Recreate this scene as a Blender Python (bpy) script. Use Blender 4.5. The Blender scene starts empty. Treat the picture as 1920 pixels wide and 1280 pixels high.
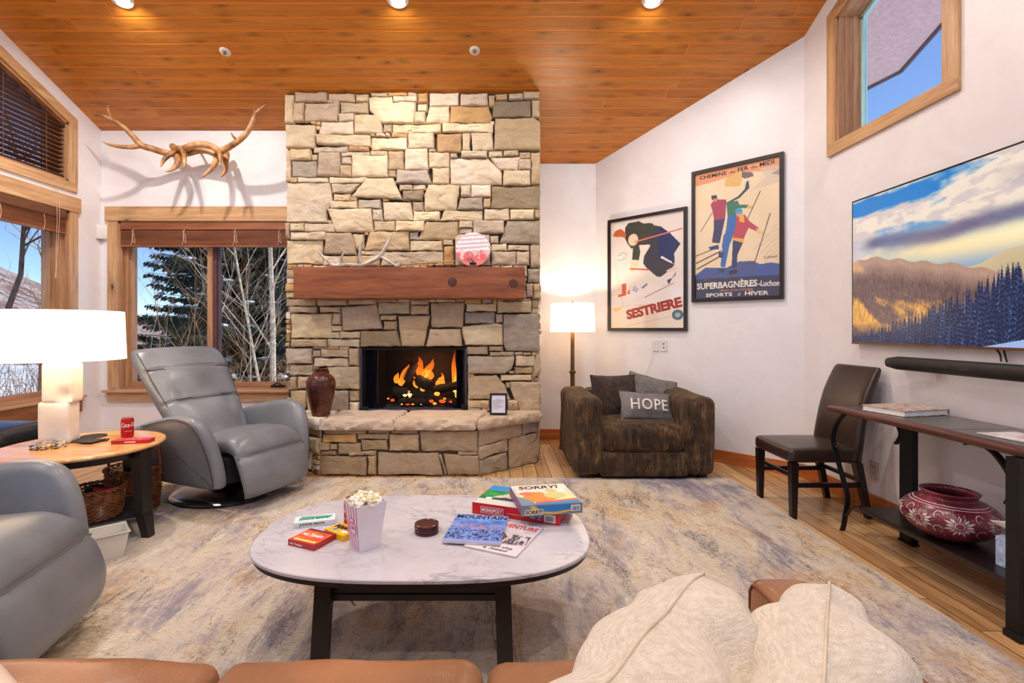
import bpy, bmesh, math, random
import numpy as np
from mathutils import Vector, Matrix, noise
from mathutils.geometry import tessellate_polygon
PI = math.pi
random.seed(7)
C = bpy.context.scene.collection
S = bpy.context.scene

# ------------------------------------------------------------------ camera, world, sun, exposure
F, CX, CY, H = 930.0, 930.0, 617.0, 1.25          # focal length and vanishing point in pixels, eye height
cam = bpy.data.cameras.new('camera'); co = bpy.data.objects.new('camera', cam); C.objects.link(co)
co.location = (0, 0, H); co.rotation_euler = (PI/2, 0, 0)
cam.sensor_width = 36; cam.lens = F/1920*36; cam.clip_start = .05; cam.clip_end = 500
cam.shift_x = (960-CX)/1920; cam.shift_y = (CY-640)/1920
S.camera = co
w = bpy.data.worlds.new('world'); S.world = w; w.use_nodes = True
nt = w.node_tree
sky = nt.nodes.new('ShaderNodeTexSky'); sky.sky_type = 'NISHITA'; sky.sun_disc = False
sky.sun_elevation = math.radians(42); sky.sun_rotation = math.radians(75); sky.altitude = 2200; sky.air_density = .8; sky.dust_density = .05; sky.ozone_density = 2.5
tn = nt.nodes.new('ShaderNodeVectorMath'); tn.operation = 'MULTIPLY'; tn.inputs[1].default_value = (.98, 1.0, 1.06); nt.links.new(sky.outputs[0], tn.inputs[0])
nt.links.new(tn.outputs[0], nt.nodes['Background'].inputs[0]); nt.nodes['Background'].inputs[1].default_value = .175
sl = bpy.data.lights.new('sun', 'SUN'); sl.energy = 3.6; sl.angle = .01; sl.color = (1, .95, .88)
so = bpy.data.objects.new('sun', sl); C.objects.link(so)
so.rotation_euler = Vector((1.0, .22, 1.42)).to_track_quat('Z', 'Y').to_euler()
V = S.view_settings
V.view_transform = 'Standard'; V.look = 'None'; V.gamma = 1; V.use_curve_mapping = False; V.exposure = .05
S.cycles.max_bounces = 10; S.cycles.diffuse_bounces = 5; S.cycles.transparent_max_bounces = 16
S.cycles.sample_clamp_indirect = 4; S.cycles.use_denoising = True

# ------------------------------------------------------------------ coordinates
def K(px): return (px-CX)/F
def Zt(py, y): return H+(CY-py)/F*y
def P(px, py, y): return Vector((K(px)*y, y, Zt(py, y)))
def G(px, py, z=0.0):
    y = (H-z)*F/(py-CY); return Vector((K(px)*y, y, z))
CE = lambda y: 5.386-.4*y                          # ceiling height above depth y
DS = 6.774                                         # diagonal wall: x + y = DS
def D(px, py):
    y = DS/(1+K(px)); return Vector((K(px)*y, y, Zt(py, y)))

# ------------------------------------------------------------------ colours, materials
def lin(c):
    c = [x/255 for x in c]
    return tuple(x/12.92 if x <= .04045 else ((x+.055)/1.055)**2.4 for x in c)
def rgba(c): return (*lin(c), 1)
class M:
    def __init__(s, name, col=(128,128,128), rough=.5, metal=0, spec=.5, **kw):
        s.m = bpy.data.materials.new(name); s.m.use_nodes = True
        s.t = s.m.node_tree; s.b = s.t.nodes['Principled BSDF']
        s.set('Base Color', rgba(col)); s.set('Roughness', rough); s.set('Metallic', metal); s.set('Specular IOR Level', spec)
        for k, v in kw.items(): s.set(k.replace('_', ' '), v)
    def set(s, k, v): s.b.inputs[k].default_value = v
    def n(s, typ, **kw):
        nd = s.t.nodes.new('ShaderNode'+typ)
        for k, v in kw.items():
            if k.startswith('i_'):
                k = k[2:]; k = int(k) if k.isdigit() else k.replace('_', ' ')
                s.put(nd, k, v)
            else: setattr(nd, k, v)
        return nd
    def put(s, nd, k, v):
        if isinstance(v, bpy.types.NodeSocket): s.t.links.new(v, nd.inputs[k])
        elif isinstance(v, bpy.types.Node): s.t.links.new(v.outputs[0], nd.inputs[k])
        else: nd.inputs[k].default_value = v
    def link(s, v, k): s.put(s.b, k, v)
    def co(s, kind='Object', scale=(1,1,1), loc=(0,0,0), rot=(0,0,0)):
        t = s.n('TexCoord'); mp = s.n('Mapping')
        s.t.links.new(t.outputs[kind], mp.inputs[0])
        mp.inputs['Scale'].default_value = scale; mp.inputs['Location'].default_value = loc; mp.inputs['Rotation'].default_value = rot
        return mp.outputs[0]
    def noise(s, v, scale=5, detail=4, rough=.55, dist=0):
        nd = s.n('TexNoise'); s.put(nd, 'Vector', v); nd.inputs['Scale'].default_value = scale
        nd.inputs['Detail'].default_value = detail; nd.inputs['Roughness'].default_value = rough; nd.inputs['Distortion'].default_value = dist
        return nd.outputs[0]
    def ramp(s, f, stops, interp='LINEAR'):
        nd = s.n('ValToRGB'); s.put(nd, 0, f); cr = nd.color_ramp; cr.interpolation = interp
        while len(cr.elements) < len(stops): cr.elements.new(.5)
        for e, (p, c) in zip(cr.elements, stops):
            e.position = p; e.color = rgba(c) if len(c) == 3 else c
        return nd.outputs[0]
    def fr(s, f, a, b, lo=0.0, hi=1.0):            # map range
        nd = s.n('MapRange'); s.put(nd, 0, f)
        for i, v in enumerate((a, b, lo, hi)): nd.inputs[i+1].default_value = v
        return nd.outputs[0]
    def math(s, op, a, b=0.0, c=None):
        nd = s.n('Math', operation=op); s.put(nd, 0, a); s.put(nd, 1, b)
        if c is not None: s.put(nd, 2, c)
        return nd.outputs[0]
    def mix(s, f, a, b, mode='MIX'):
        nd = s.n('Mix', data_type='RGBA', blend_type=mode)
        s.put(nd, 0, f); s.put(nd, 6, rgba(a) if isinstance(a, tuple) else a); s.put(nd, 7, rgba(b) if isinstance(b, tuple) else b)
        return nd.outputs[2]
    def bump(s, h, strength=.3, dist=.01, prev=None):
        nd = s.n('Bump'); s.put(nd, 'Height', h); nd.inputs['Strength'].default_value = strength; nd.inputs['Distance'].default_value = dist
        if prev is not None: s.put(nd, 'Normal', prev)
        s.t.links.new(nd.outputs[0], s.b.inputs['Normal']); return nd.outputs[0]
def simple(name, col, rough=.5, metal=0, var=.12, scale=12, bump=.0, **kw):
    """plain material with a slight procedural mottling"""
    m = M(name, col, rough, metal, **kw)
    v = m.co(); n = m.noise(v, scale, 5)
    d = tuple(max(0, c*(1-var)) for c in col); l = tuple(min(255, c*(1+var)) for c in col)
    m.link(m.ramp(n, [(.3, d), (.7, l)]), 'Base Color')
    if bump: m.bump(m.noise(v, scale*8, 3), bump, .002)
    return m.m
def emit(name, col, strength):
    m = bpy.data.materials.new(name); m.use_nodes = True; t = m.node_tree; t.nodes.clear()
    e = t.nodes.new('ShaderNodeEmission'); o = t.nodes.new('ShaderNodeOutputMaterial')
    e.inputs[0].default_value = rgba(col); e.inputs[1].default_value = strength; t.links.new(e.outputs[0], o.inputs[0]); return m
def wood(name, dark, mid, light, grain=(1, 14, 14), rough=.45, scale=1.6, knots=.5, bump=.15, coat=0.0, kn_scale=3.0):
    """wood whose grain runs along the axis with the small scale number"""
    m = M(name, mid, rough); v = m.co(scale=grain)
    n1 = m.noise(v, scale, 6, .6, .4); n2 = m.noise(v, scale*5, 4, .6)
    f = m.math('ADD', m.math('MULTIPLY', n1, .7), m.math('MULTIPLY', n2, .3))
    c = m.ramp(f, [(.32, dark), (.5, mid), (.68, light)])
    if knots:
        kg = tuple(1.0 if g == min(grain) else 2.4 for g in grain)
        vo = m.n('TexVoronoi'); m.put(vo, 'Vector', m.co(scale=kg)); vo.inputs['Scale'].default_value = kn_scale
        k = m.fr(vo.outputs['Distance'], .04, .13, 1, 0); k2 = m.fr(vo.outputs['Distance'], .1, .3, .35, 0)
        sel = m.math('GREATER_THAN', m.n('SeparateColor', i_0=vo.outputs['Color']).outputs[0], 1-knots)
        c = m.mix(m.math('MULTIPLY', m.math('MAXIMUM', k, k2), sel), c, tuple(x*.42 for x in dark))
    m.link(c, 'Base Color'); m.bump(f, bump, .004)
    if coat: m.set('Coat Weight', coat); m.set('Coat Roughness', .15)
    return m.m
def planks(name, cols, across, along, width, length, rough, groove=.03, gcol=.45, bump=.5, knots=.6, coat=0, kn=(7, 22), gmul=1.0, var=.26):
    """boards: across / along are object axes 0..2"""
    m = M(name, cols[0], rough); t = m.n('TexCoord'); sp = m.n('SeparateXYZ', i_0=t.outputs['Object'])
    a = m.math('DIVIDE', sp.outputs[across], width); row = m.math('FLOOR', a); fa = m.math('SUBTRACT', a, row)
    wn = m.n('TexWhiteNoise', noise_dimensions='1D'); m.put(wn, 'W', row)
    b = m.math('DIVIDE', m.math('ADD', sp.outputs[along], m.math('MULTIPLY', wn.outputs[0], length*3)), length)
    col = m.math('FLOOR', b); fb = m.math('SUBTRACT', b, col)
    idn = m.n('TexWhiteNoise', noise_dimensions='2D'); cv = m.n('CombineXYZ'); m.put(cv, 0, row); m.put(cv, 1, col); m.put(idn, 'Vector', cv)
    rnd = idn.outputs[0]
    gv = m.n('CombineXYZ')
    m.put(gv, 0, m.math('MULTIPLY', sp.outputs[along], 1.0)); m.put(gv, 1, m.math('MULTIPLY', sp.outputs[across], 14.0)); m.put(gv, 2, m.math('MULTIPLY', rnd, 40))
    n1 = m.noise(gv, 1.8, 7, .62, .5); n2 = m.noise(gv, 9, 4, .6)
    f = m.math('ADD', m.math('MULTIPLY', n1, .55), m.math('MULTIPLY', n2, .2))
    f = m.math('ADD', f, m.math('MULTIPLY', rnd, var)); f = m.math('ADD', f, (.26-var)/2)
    c = m.ramp(f, [(.28, cols[0]), (.5, cols[1]), (.74, cols[2])])
    if knots:
        kv = m.n('CombineXYZ'); m.put(kv, 0, m.math('MULTIPLY', sp.outputs[along], kn[0])); m.put(kv, 1, m.math('MULTIPLY', sp.outputs[across], kn[1])); m.put(kv, 2, m.math('MULTIPLY', rnd, 9))
        vo = m.n('TexVoronoi'); m.put(vo, 'Vector', kv); vo.inputs['Scale'].default_value = 1
        sel = m.math('GREATER_THAN', m.n('SeparateColor', i_0=vo.outputs['Color']).outputs[0], 1-knots)
        k = m.math('MAXIMUM', m.fr(vo.outputs['Distance'], .03, .14, .9, 0), m.fr(vo.outputs['Distance'], .1, .42, .4, 0))
        c = m.mix(m.math('MULTIPLY', k, sel), c, tuple(x*.4 for x in cols[0]))
    e1 = m.math('MINIMUM', fa, m.math('SUBTRACT', 1.0, fa)); g1 = m.fr(e1, groove*.4, groove, 1, 0)
    e2 = m.math('MINIMUM', fb, m.math('SUBTRACT', 1.0, fb)); g2 = m.fr(e2, groove*.4*width/length, groove*.7*width/length, 1, 0)
    g = m.math('MAXIMUM', g1, g2)
    c = m.mix(m.math('MULTIPLY', g, gmul), c, tuple(x*gcol for x in cols[0]))
    m.link(c, 'Base Color')
    hgt = m.math('SUBTRACT', m.math('MULTIPLY', f, .15), g)
    m.bump(hgt, bump, .004)
    if coat: m.set('Coat Weight', coat); m.set('Coat Roughness', .12)
    return m.m

# ------------------------------------------------------------------ objects
def tag(o, label=None, cat=None, group=None, kind=None):
    for k, v in (('label', label), ('category', cat), ('group', group), ('kind', kind)):
        if v: o[k] = v
    return o
def thing(name, loc, label, cat, rotz=0, group=None, kind=None):
    o = bpy.data.objects.new(name, None); C.objects.link(o); o.empty_display_size = .1
    o.location = loc; o.rotation_euler = (0, 0, rotz); return tag(o, label, cat, group, kind)
class B:
    """collects geometry for ONE mesh object"""
    def __init__(s): s.v = []; s.f = []; s.c = []; s.mi = []; s.cur = 0
    def add(s, vs, fs, col=None):
        n = len(s.v); s.v += [tuple(v) for v in vs]; s.f += [[i+n for i in f] for f in fs]
        s.mi += [s.cur]*len(fs)
        s.c += [col or (1, 1, 1)]*len(vs); return s
    def box(s, a, b, col=None, mat=None, bev=0):
        x0, y0, z0 = a; x1, y1, z1 = b
        if bev:
            vs = []; r = bev
            bm = bmesh.new(); bmesh.ops.create_cube(bm, size=1)
            for v in bm.verts: v.co = Vector(((x0+x1)/2+v.co.x*(x1-x0), (y0+y1)/2+v.co.y*(y1-y0), (z0+z1)/2+v.co.z*(z1-z0)))
            bmesh.ops.bevel(bm, geom=bm.edges[:]+bm.verts[:], offset=r, segments=2, affect='EDGES', profile=.6)
            vs = [mat @ v.co if mat else v.co.copy() for v in bm.verts]; bm.verts.index_update()
            fs = [[v.index for v in f.verts] for f in bm.faces]; bm.free(); return s.add(vs, fs, col)
        vs = [Vector(p) for p in ((x0,y0,z0),(x1,y0,z0),(x1,y1,z0),(x0,y1,z0),(x0,y0,z1),(x1,y0,z1),(x1,y1,z1),(x0,y1,z1))]
        if mat: vs = [mat @ v for v in vs]
        return s.add(vs, [[3,2,1,0],[4,5,6,7],[0,1,5,4],[1,2,6,5],[2,3,7,6],[3,0,4,7]], col)
    def tube(s, pts, rad, n=8, col=None, smooth=0, caps=True):
        pts = [Vector(p) for p in pts]
        if not hasattr(rad, '__len__'): rad = [rad]*len(pts)
        if smooth: pts, rad = spline(pts, rad, smooth)
        rings = []; t0 = (pts[1]-pts[0]).normalized(); up = Vector((0, 0, 1)) if abs(t0.z) < .9 else Vector((1, 0, 0))
        nrm = t0.cross(up).normalized(); vs = []
        for i, p in enumerate(pts):
            t = (pts[min(i+1, len(pts)-1)]-pts[max(i-1, 0)])
            t = t.normalized() if t.length > 1e-9 else t0
            nrm = (nrm-t*nrm.dot(t)).normalized(); bn = t.cross(nrm)
            for k in range(n):
                a = 2*PI*k/n; vs.append(p+(nrm*math.cos(a)+bn*math.sin(a))*rad[i])
        fs = []
        for i in range(len(pts)-1):
            for k in range(n):
                k2 = (k+1) % n; fs.append([i*n+k, i*n+k2, (i+1)*n+k2, (i+1)*n+k])
        if caps: fs.append(list(range(n))[::-1]); fs.append([(len(pts)-1)*n+k for k in range(n)])
        return s.add(vs, fs, col)
    def lathe(s, prof, n=32, c=(0, 0, 0), col=None, mat=None, colf=None):
        vs = []; fs = []
        for r, z in prof:
            for k in range(n):
                a = 2*PI*k/n; v = Vector((c[0]+r*math.cos(a), c[1]+r*math.sin(a), c[2]+z)); vs.append(mat @ v if mat else v)
        m = len(prof)
        for i in range(m-1):
            for k in range(n):
                k2 = (k+1) % n; fs.append([i*n+k, i*n+k2, (i+1)*n+k2, (i+1)*n+k])
        if prof[0][0] > 1e-5: fs.append(list(range(n))[::-1])
        if prof[-1][0] > 1e-5: fs.append([(m-1)*n+k for k in range(n)])
        return s.add(vs, fs, col)
    def prism(s, poly, z0, z1, mat=None, col=None, bev=0):
        """poly in xy, extruded z0..z1 (bev: shrunken lips)"""
        n = len(poly); cx = sum(p[0] for p in poly)/n; cy = sum(p[1] for p in poly)/n
        L = [(z0, 0), (z1, 0)] if not bev else [(z0, bev), (z0+bev, 0), (z1-bev, 0), (z1, bev)]
        vs = []
        for z, sh in L:
            for x, y in poly:
                d = math.hypot(x-cx, y-cy) or 1; q = 1-sh/d; v = Vector((cx+(x-cx)*q, cy+(y-cy)*q, z)); vs.append(mat @ v if mat else v)
        fs = []
        for i in range(len(L)-1):
            for k in range(n):
                k2 = (k+1) % n; fs.append([i*n+k, i*n+k2, (i+1)*n+k2, (i+1)*n+k])
        fs.append(list(range(n))[::-1]); fs.append([(len(L)-1)*n+k for k in range(n)])
        return s.add(vs, fs, col)
    def plate(s, outline, holes, fn, t):
        """flat plate with holes; fn(u, v, w) -> world; w 0..t"""
        loops = [outline]+holes; flat = [p for l in loops for p in l]
        tris = tessellate_polygon([[Vector((p[0], p[1], 0)) for p in l] for l in loops])
        n = len(flat); vs = [fn(u, v, 0) for u, v in flat]+[fn(u, v, t) for u, v in flat]
        fs = [list(tr) for tr in tris]+[[i+n for i in tr][::-1] for tr in tris]; k = 0
        for l in loops:
            m = len(l)
            for i in range(m): fs.append([k+i, k+(i+1) % m, k+(i+1) % m+n, k+i+n])
            k += m
        return s.add(vs, fs)
    def sph(s, c, r, n=8, m=6, col=None, mat=None, jit=0):
        vs = []; fs = []; r = r if hasattr(r, '__len__') else (r, r, r)
        vs.append(Vector((c[0], c[1], c[2]-r[2])))
        for i in range(1, m):
            a = -PI/2+PI*i/m
            for k in range(n):
                b = 2*PI*k/n; j = 1+random.uniform(-jit, jit); vs.append(Vector((c[0]+r[0]*math.cos(a)*math.cos(b)*j, c[1]+r[1]*math.cos(a)*math.sin(b)*j, c[2]+r[2]*math.sin(a)*j)))
        vs.append(Vector((c[0], c[1], c[2]+r[2])))
        for k in range(n): fs.append([0, 1+(k+1) % n, 1+k]); fs.append([len(vs)-1, 1+(m-2)*n+k, 1+(m-2)*n+(k+1) % n])
        for i in range(m-2):
            for k in range(n): fs.append([1+i*n+k, 1+i*n+(k+1) % n, 1+(i+1)*n+(k+1) % n, 1+(i+1)*n+k])
        if mat: vs = [mat @ v for v in vs]
        return s.add(vs, fs, col)
    def build(s, name, mat, parent=None, smooth=True, loc=None, fix=True, ang=40):
        me = bpy.data.meshes.new(name); me.from_pydata(s.v, [], s.f)
        if fix:
            bm = bmesh.new(); bm.from_mesh(me); bmesh.ops.recalc_face_normals(bm, faces=bm.faces); bm.to_mesh(me); bm.free()
        mats = mat if isinstance(mat, (list, tuple)) else [mat]
        for m in mats: me.materials.append(m)
        if len(mats) > 1: me.polygons.foreach_set('material_index', s.mi)
        if any(c != (1, 1, 1) for c in s.c):
            at = me.color_attributes.new('Col', 'FLOAT_COLOR', 'POINT')
            at.data.foreach_set('color', np.array([(*c, 1) for c in s.c], dtype=np.float32).ravel())
        if smooth:
            me.shade_smooth()
            if ang < 180: me.set_sharp_from_angle(angle=math.radians(ang))
        me.update()
        o = bpy.data.objects.new(name, me); C.objects.link(o)
        if parent: o.parent = parent
        if loc: o.location = loc
        return o
def spline(pts, rad, k):
    out = []; ro = []; n = len(pts)
    for i in range(n-1):
        p0, p1, p2, p3 = pts[max(i-1, 0)], pts[i], pts[i+1], pts[min(i+2, n-1)]
        for j in range(k):
            t = j/k
            out.append(.5*((2*p1)+(-p0+p2)*t+(2*p0-5*p1+4*p2-p3)*t*t+(-p0+3*p1-3*p2+p3)*t**3)); ro.append(rad[i]*(1-t)+rad[i+1]*t)
    out.append(pts[-1]); ro.append(rad[-1]); return out, ro
def struct(b, name, mat, parent=None, smooth=False):
    o = b.build(name, mat, parent, smooth)
    if not parent: o['kind'] = 'structure'
    return o
def rbox(c, size, r, n=10, fn=None, b=None, p=None, col=None):
    """soft box: a cube grid pushed to a rounded box; fn deforms world points"""
    b = b or B(); hs = [x/2 for x in size]; vs = {}; fs = []; V_ = []
    nn = [n]*3 if not hasattr(n, '__len__') else n
    def vert(i, j, k):
        if (i, j, k) in vs: return vs[(i, j, k)]
        q = []
        for a, (ii, N) in enumerate(((i, nn[0]), (j, nn[1]), (k, nn[2]))):
            q.append(hs[a]*(2*ii/N-1))
        # warp grid towards edges so the rounding is well sampled
        inner = [max(-h+r, min(h-r, x)) for x, h in zip(q, hs)]
        d = Vector([x-y for x, y in zip(q, inner)])
        if d.length > 1e-9:
            # normalise excess to radius r
            m = max(abs(x) for x in d)
            d = d.normalized()*m*1.0 if m < r else d.normalized()*r
            if m < r: d = d*1.0
        v = Vector(inner)+d+Vector(c)
        if fn: v = Vector(fn(v))
        vs[(i, j, k)] = len(V_); V_.append(v); return vs[(i, j, k)]
    a, bb, cc = nn
    for i in range(a):
        for j in range(bb):
            fs.append([vert(i, j, 0), vert(i, j+1, 0), vert(i+1, j+1, 0), vert(i+1, j, 0)]); fs.append([vert(i, j, cc), vert(i+1, j, cc), vert(i+1, j+1, cc), vert(i, j+1, cc)])
    for i in range(a):
        for k in range(cc):
            fs.append([vert(i, 0, k), vert(i+1, 0, k), vert(i+1, 0, k+1), vert(i, 0, k+1)]); fs.append([vert(i, bb, k), vert(i, bb, k+1), vert(i+1, bb, k+1), vert(i+1, bb, k)])
    for j in range(bb):
        for k in range(cc):
            fs.append([vert(0, j, k), vert(0, j, k+1), vert(0, j+1, k+1), vert(0, j+1, k)]); fs.append([vert(a, j, k), vert(a, j+1, k), vert(a, j+1, k+1), vert(a, j, k+1)])
    b.add(V_, fs, col); return b
def sweep(path, hw, ht, b=None, n=28, p=3.2, k=6, off=None, cap=True, crown=0):
    """upholstered pad: side path of (f, z), half width hw(s) across local y, half thickness ht(s)"""
    b = b or B(); pts = [Vector((q[0], 0, q[1])) for q in path]
    HW = hw if hasattr(hw, '__len__') else [hw]*len(pts); HT = ht if hasattr(ht, '__len__') else [ht]*len(pts)
    P1, W = spline(pts, HW, k); _, T = spline(pts, HT, k); m = len(P1); st = []
    for i in range(m):
        t = (P1[min(i+1, m-1)]-P1[max(i-1, 0)]).normalized(); st.append((P1[i], t, W[i], T[i]))
    if cap:
        def capp(s0, sg):
            c, t, w_, h_ = s0; o = []
            for a in (25, 50, 70, 84, 89.5):
                a = math.radians(a); o.append((c+t*sg*h_*math.sin(a), t, w_-h_*(1-math.cos(a)), max(h_*math.cos(a), .0005)))
            return o
        st = capp(st[0], -1)[::-1]+st+capp(st[-1], 1)
    vs = []; M_ = len(st); L = 0
    for i, (c, t, w_, h_) in enumerate(st):
        N = Vector((-t.z, 0, t.x)); 
        for q in range(n):
            a = 2*PI*q/n; ca, sa = math.cos(a), math.sin(a)
            u = math.copysign(abs(ca)**(2/p), ca); v = math.copysign(abs(sa)**(2/p), sa)
            z = v*h_*(1+crown*(1-u*u)) if v > 0 else v*h_
            if off: z += off(u, i/(M_-1), v)
            vs.append(c+Vector((0, 1, 0))*u*w_+N*z)
    fs = []
    for i in range(M_-1):
        for q in range(n): fs.append([i*n+q, i*n+(q+1) % n, (i+1)*n+(q+1) % n, (i+1)*n+q])
    fs.append(list(range(n))); fs.append([(M_-1)*n+q for q in range(n)][::-1])
    return b.add(vs, fs)
def seamline(path, hw, ht, s, k, p, crown, us, lift=.0):
    """points on the upper face of a sweep(): s 0..1 along the path, us across"""
    pts = [Vector((q[0], 0, q[1])) for q in path]; HW = hw if hasattr(hw, '__len__') else [hw]*len(pts); HT = ht if hasattr(ht, '__len__') else [ht]*len(pts)
    P1, W = spline(pts, HW, k); _, T = spline(pts, HT, k); m = len(P1); out = []
    for j, u in enumerate(us):
        ss = s[j] if hasattr(s, '__len__') else s; i = max(1, min(m-2, int(round(ss*(m-1))))); t = (P1[i+1]-P1[i-1]).normalized(); N = Vector((-t.z, 0, t.x)); h = T[i]*(1-min(.999, abs(u))**p)**(1/p)
        out.append(P1[i]+Vector((0, 1, 0))*u*W[i]+N*(h*(1+crown*(1-u*u))+lift))
    return out
def slab(outline, t, r, fn, b=None, rings=5, k=4):
    """side outline (f, z) turned into a padded panel of thickness t with rounded rim; fn(f, w, z) -> point"""
    b = b or B(); pts = [Vector((p[0], p[1], 0)) for p in outline]
    if k:
        n0 = len(pts); q = []
        for i in range(n0):
            p0, p1, p2, p3 = pts[i-1], pts[i], pts[(i+1) % n0], pts[(i+2) % n0]
            for j in range(k):
                u = j/k; q.append(.5*((2*p1)+(-p0+p2)*u+(2*p0-5*p1+4*p2-p3)*u*u+(-p0+3*p1-3*p2+p3)*u**3))
        pts = q
    n = len(pts); c = sum(pts, Vector())/n; st = []
    # inward normals
    area = sum(pts[i].x*pts[(i+1) % n].y-pts[(i+1) % n].x*pts[i].y for i in range(n))
    sg = 1 if area > 0 else -1; nr = []
    for i in range(n):
        t_ = (pts[(i+1) % n]-pts[i-1]).normalized(); nr.append(Vector((-t_.y, t_.x, 0))*sg)
    vs = []; prof = []
    for j in range(rings+1):
        a = PI/2*j/rings; prof.append((r*(1-math.sin(a)), -t/2+r*(1-math.cos(a))))
    prof = prof+[(x, -w_) for x, w_ in prof[::-1]]
    for ins, w_ in prof:
        for i in range(n):
            p = pts[i]+nr[i]*ins; vs.append(fn(p.x, w_, p.y))
    # domed centre rings
    m = len(prof); fs = []
    for i in range(m-1):
        for q in range(n): fs.append([i*n+q, i*n+(q+1) % n, (i+1)*n+(q+1) % n, (i+1)*n+q])
    def cap(base, w_, rev):
        prev = base
        for sc in (.7, .4):
            idx = len(vs)
            for i in range(n):
                p = c+(pts[i]+nr[i]*r-c)*sc; vs.append(fn(p.x, w_, p.y))
            for q in range(n): fs.append([prev+q, prev+(q+1) % n, idx+(q+1) % n, idx+q])
            prev = idx
        vs.append(fn(c.x, w_, c.y)); e = len(vs)-1
        for q in range(n): fs.append([prev+q, prev+(q+1) % n, e])
    cap(0, prof[0][1], 0); cap((m-1)*n, prof[-1][1], 1)
    return b.add(vs, fs)
def frame(o, right, up):
    r = Vector(right).normalized(); u = Vector(up).normalized(); nrm = r.cross(u)
    return Matrix(((r.x, u.x, nrm.x, o[0]), (r.y, u.y, nrm.y, o[1]), (r.z, u.z, nrm.z, o[2]), (0, 0, 0, 1)))
_tx = {}
def text(s, mat, fr, x, y, w_, h_, parent=None, name='lettering', bold=0.0, shear=0.0, thick=.0004, rot=0, fn=None, spacing=1.0):
    """raised lettering fitted into the w_ x h_ box whose lower left corner is (x, y) of frame fr"""
    cu = bpy.data.curves.new('t', 'FONT'); cu.body = s; cu.size = 1; cu.offset = bold; cu.shear = shear; cu.extrude = .01; cu.space_character = spacing; cu.resolution_u = 3
    o = bpy.data.objects.new('t', cu); C.objects.link(o)
    dg = bpy.context.evaluated_depsgraph_get(); dg.update()
    me = bpy.data.meshes.new_from_object(o.evaluated_get(dg)); bpy.data.objects.remove(o); bpy.data.curves.remove(cu)
    co_ = np.empty(len(me.vertices)*3, dtype=np.float32); me.vertices.foreach_get('co', co_); co_ = co_.reshape(-1, 3)
    lo = co_.min(0); hi = co_.max(0); vs = []
    cr, sr = math.cos(rot), math.sin(rot)
    for v in co_:
        a = (v[0]-lo[0])/(hi[0]-lo[0])*w_; b_ = (v[1]-lo[1])/(hi[1]-lo[1])*h_; c_ = (v[2]-lo[2])/(hi[2]-lo[2])*thick
        p = (x+a*cr-b_*sr, y+a*sr+b_*cr, c_)
        vs.append(fn(*p) if fn else fr @ Vector(p))
    fs = [list(p.vertices) for p in me.polygons]; bpy.data.meshes.remove(me)
    if isinstance(parent, B): parent.add(vs, fs); return parent
    return B().add(vs, fs).build(name, mat, parent, smooth=False, fix=False)
def inpoly(X, Y, poly):
    r = np.zeros(X.shape, bool); n = len(poly); j = n-1
    for i in range(n):
        xi, yi = poly[i]; xj, yj = poly[j]
        if yi != yj: r ^= ((yi > Y) != (yj > Y)) & (X < (xj-xi)*(Y-yi)/(yj-yi)+xi)
        j = i
    return r
def vnoise(X, Y, sx, sy, seed=0, oct=4, rough=.5):
    """numpy value noise 0..1"""
    rs = np.random.RandomState(seed); tab = rs.rand(256, 256); out = 0; amp = 1; tot = 0
    for o in range(oct):
        x = X*sx*2**o+37*o; y = Y*sy*2**o+11*o; xi = np.floor(x).astype(int); yi = np.floor(y).astype(int); fx = x-xi; fy = y-yi
        fx = fx*fx*(3-2*fx); fy = fy*fy*(3-2*fy); g = lambda a, b_: tab[a % 256, b_ % 256]
        out = out+amp*((g(xi, yi)*(1-fx)+g(xi+1, yi)*fx)*(1-fy)+(g(xi, yi+1)*(1-fx)+g(xi+1, yi+1)*fx)*fy); tot += amp; amp *= rough
    return out/tot
def painted(name, fr, w_, h_, nx, ny, fn, mat, parent=None, bend=None):
    """a printed surface: fn(U, V) -> sRGB 0..255 array; fr places it (origin lower left)"""
    u = np.linspace(0, 1, nx+1); v = np.linspace(0, 1, ny+1); U, Vv = np.meshgrid(u, v)
    col = np.clip(fn(U, Vv)/255, 0, 1); col = np.where(col <= .04045, col/12.92, ((col+.055)/1.055)**2.4)
    m = np.array(fr); zz = bend(U, Vv) if bend is not None else 0*U
    pts = np.stack([U*w_, Vv*h_, zz, np.ones_like(U)], -1) @ m.T
    vs = pts[..., :3].reshape(-1, 3); ii = np.arange((nx+1)*(ny+1)).reshape(ny+1, nx+1)
    fs = np.stack([ii[:-1, :-1], ii[:-1, 1:], ii[1:, 1:], ii[1:, :-1]], -1).reshape(-1, 4)
    me = bpy.data.meshes.new(name); me.from_pydata(vs.tolist(), [], fs.tolist()); me.materials.append(mat)
    at = me.color_attributes.new('Col', 'FLOAT_COLOR', 'POINT')
    c4 = np.concatenate([col.reshape(-1, 3), np.ones((len(vs), 1))], 1).astype(np.float32); at.data.foreach_set('color', c4.ravel())
    o = bpy.data.objects.new(name, me); C.objects.link(o)
    if parent: o.parent = parent
    return o
def colmat(name, rough=.5, coat=0, emis=0, bump=0):
    m = M(name, (128, 128, 128), rough); a = m.n('VertexColor', layer_name='Col')
    if emis:
        m.set('Base Color', (0, 0, 0, 1)); m.link(a, 'Emission Color'); m.set('Emission Strength', emis)
    else: m.link(a, 'Base Color')
    if coat: m.set('Coat Weight', coat); m.set('Coat Roughness', .03)
    if bump: m.bump(m.noise(m.co(), 60, 4), bump, .002)
    return m.m
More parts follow.
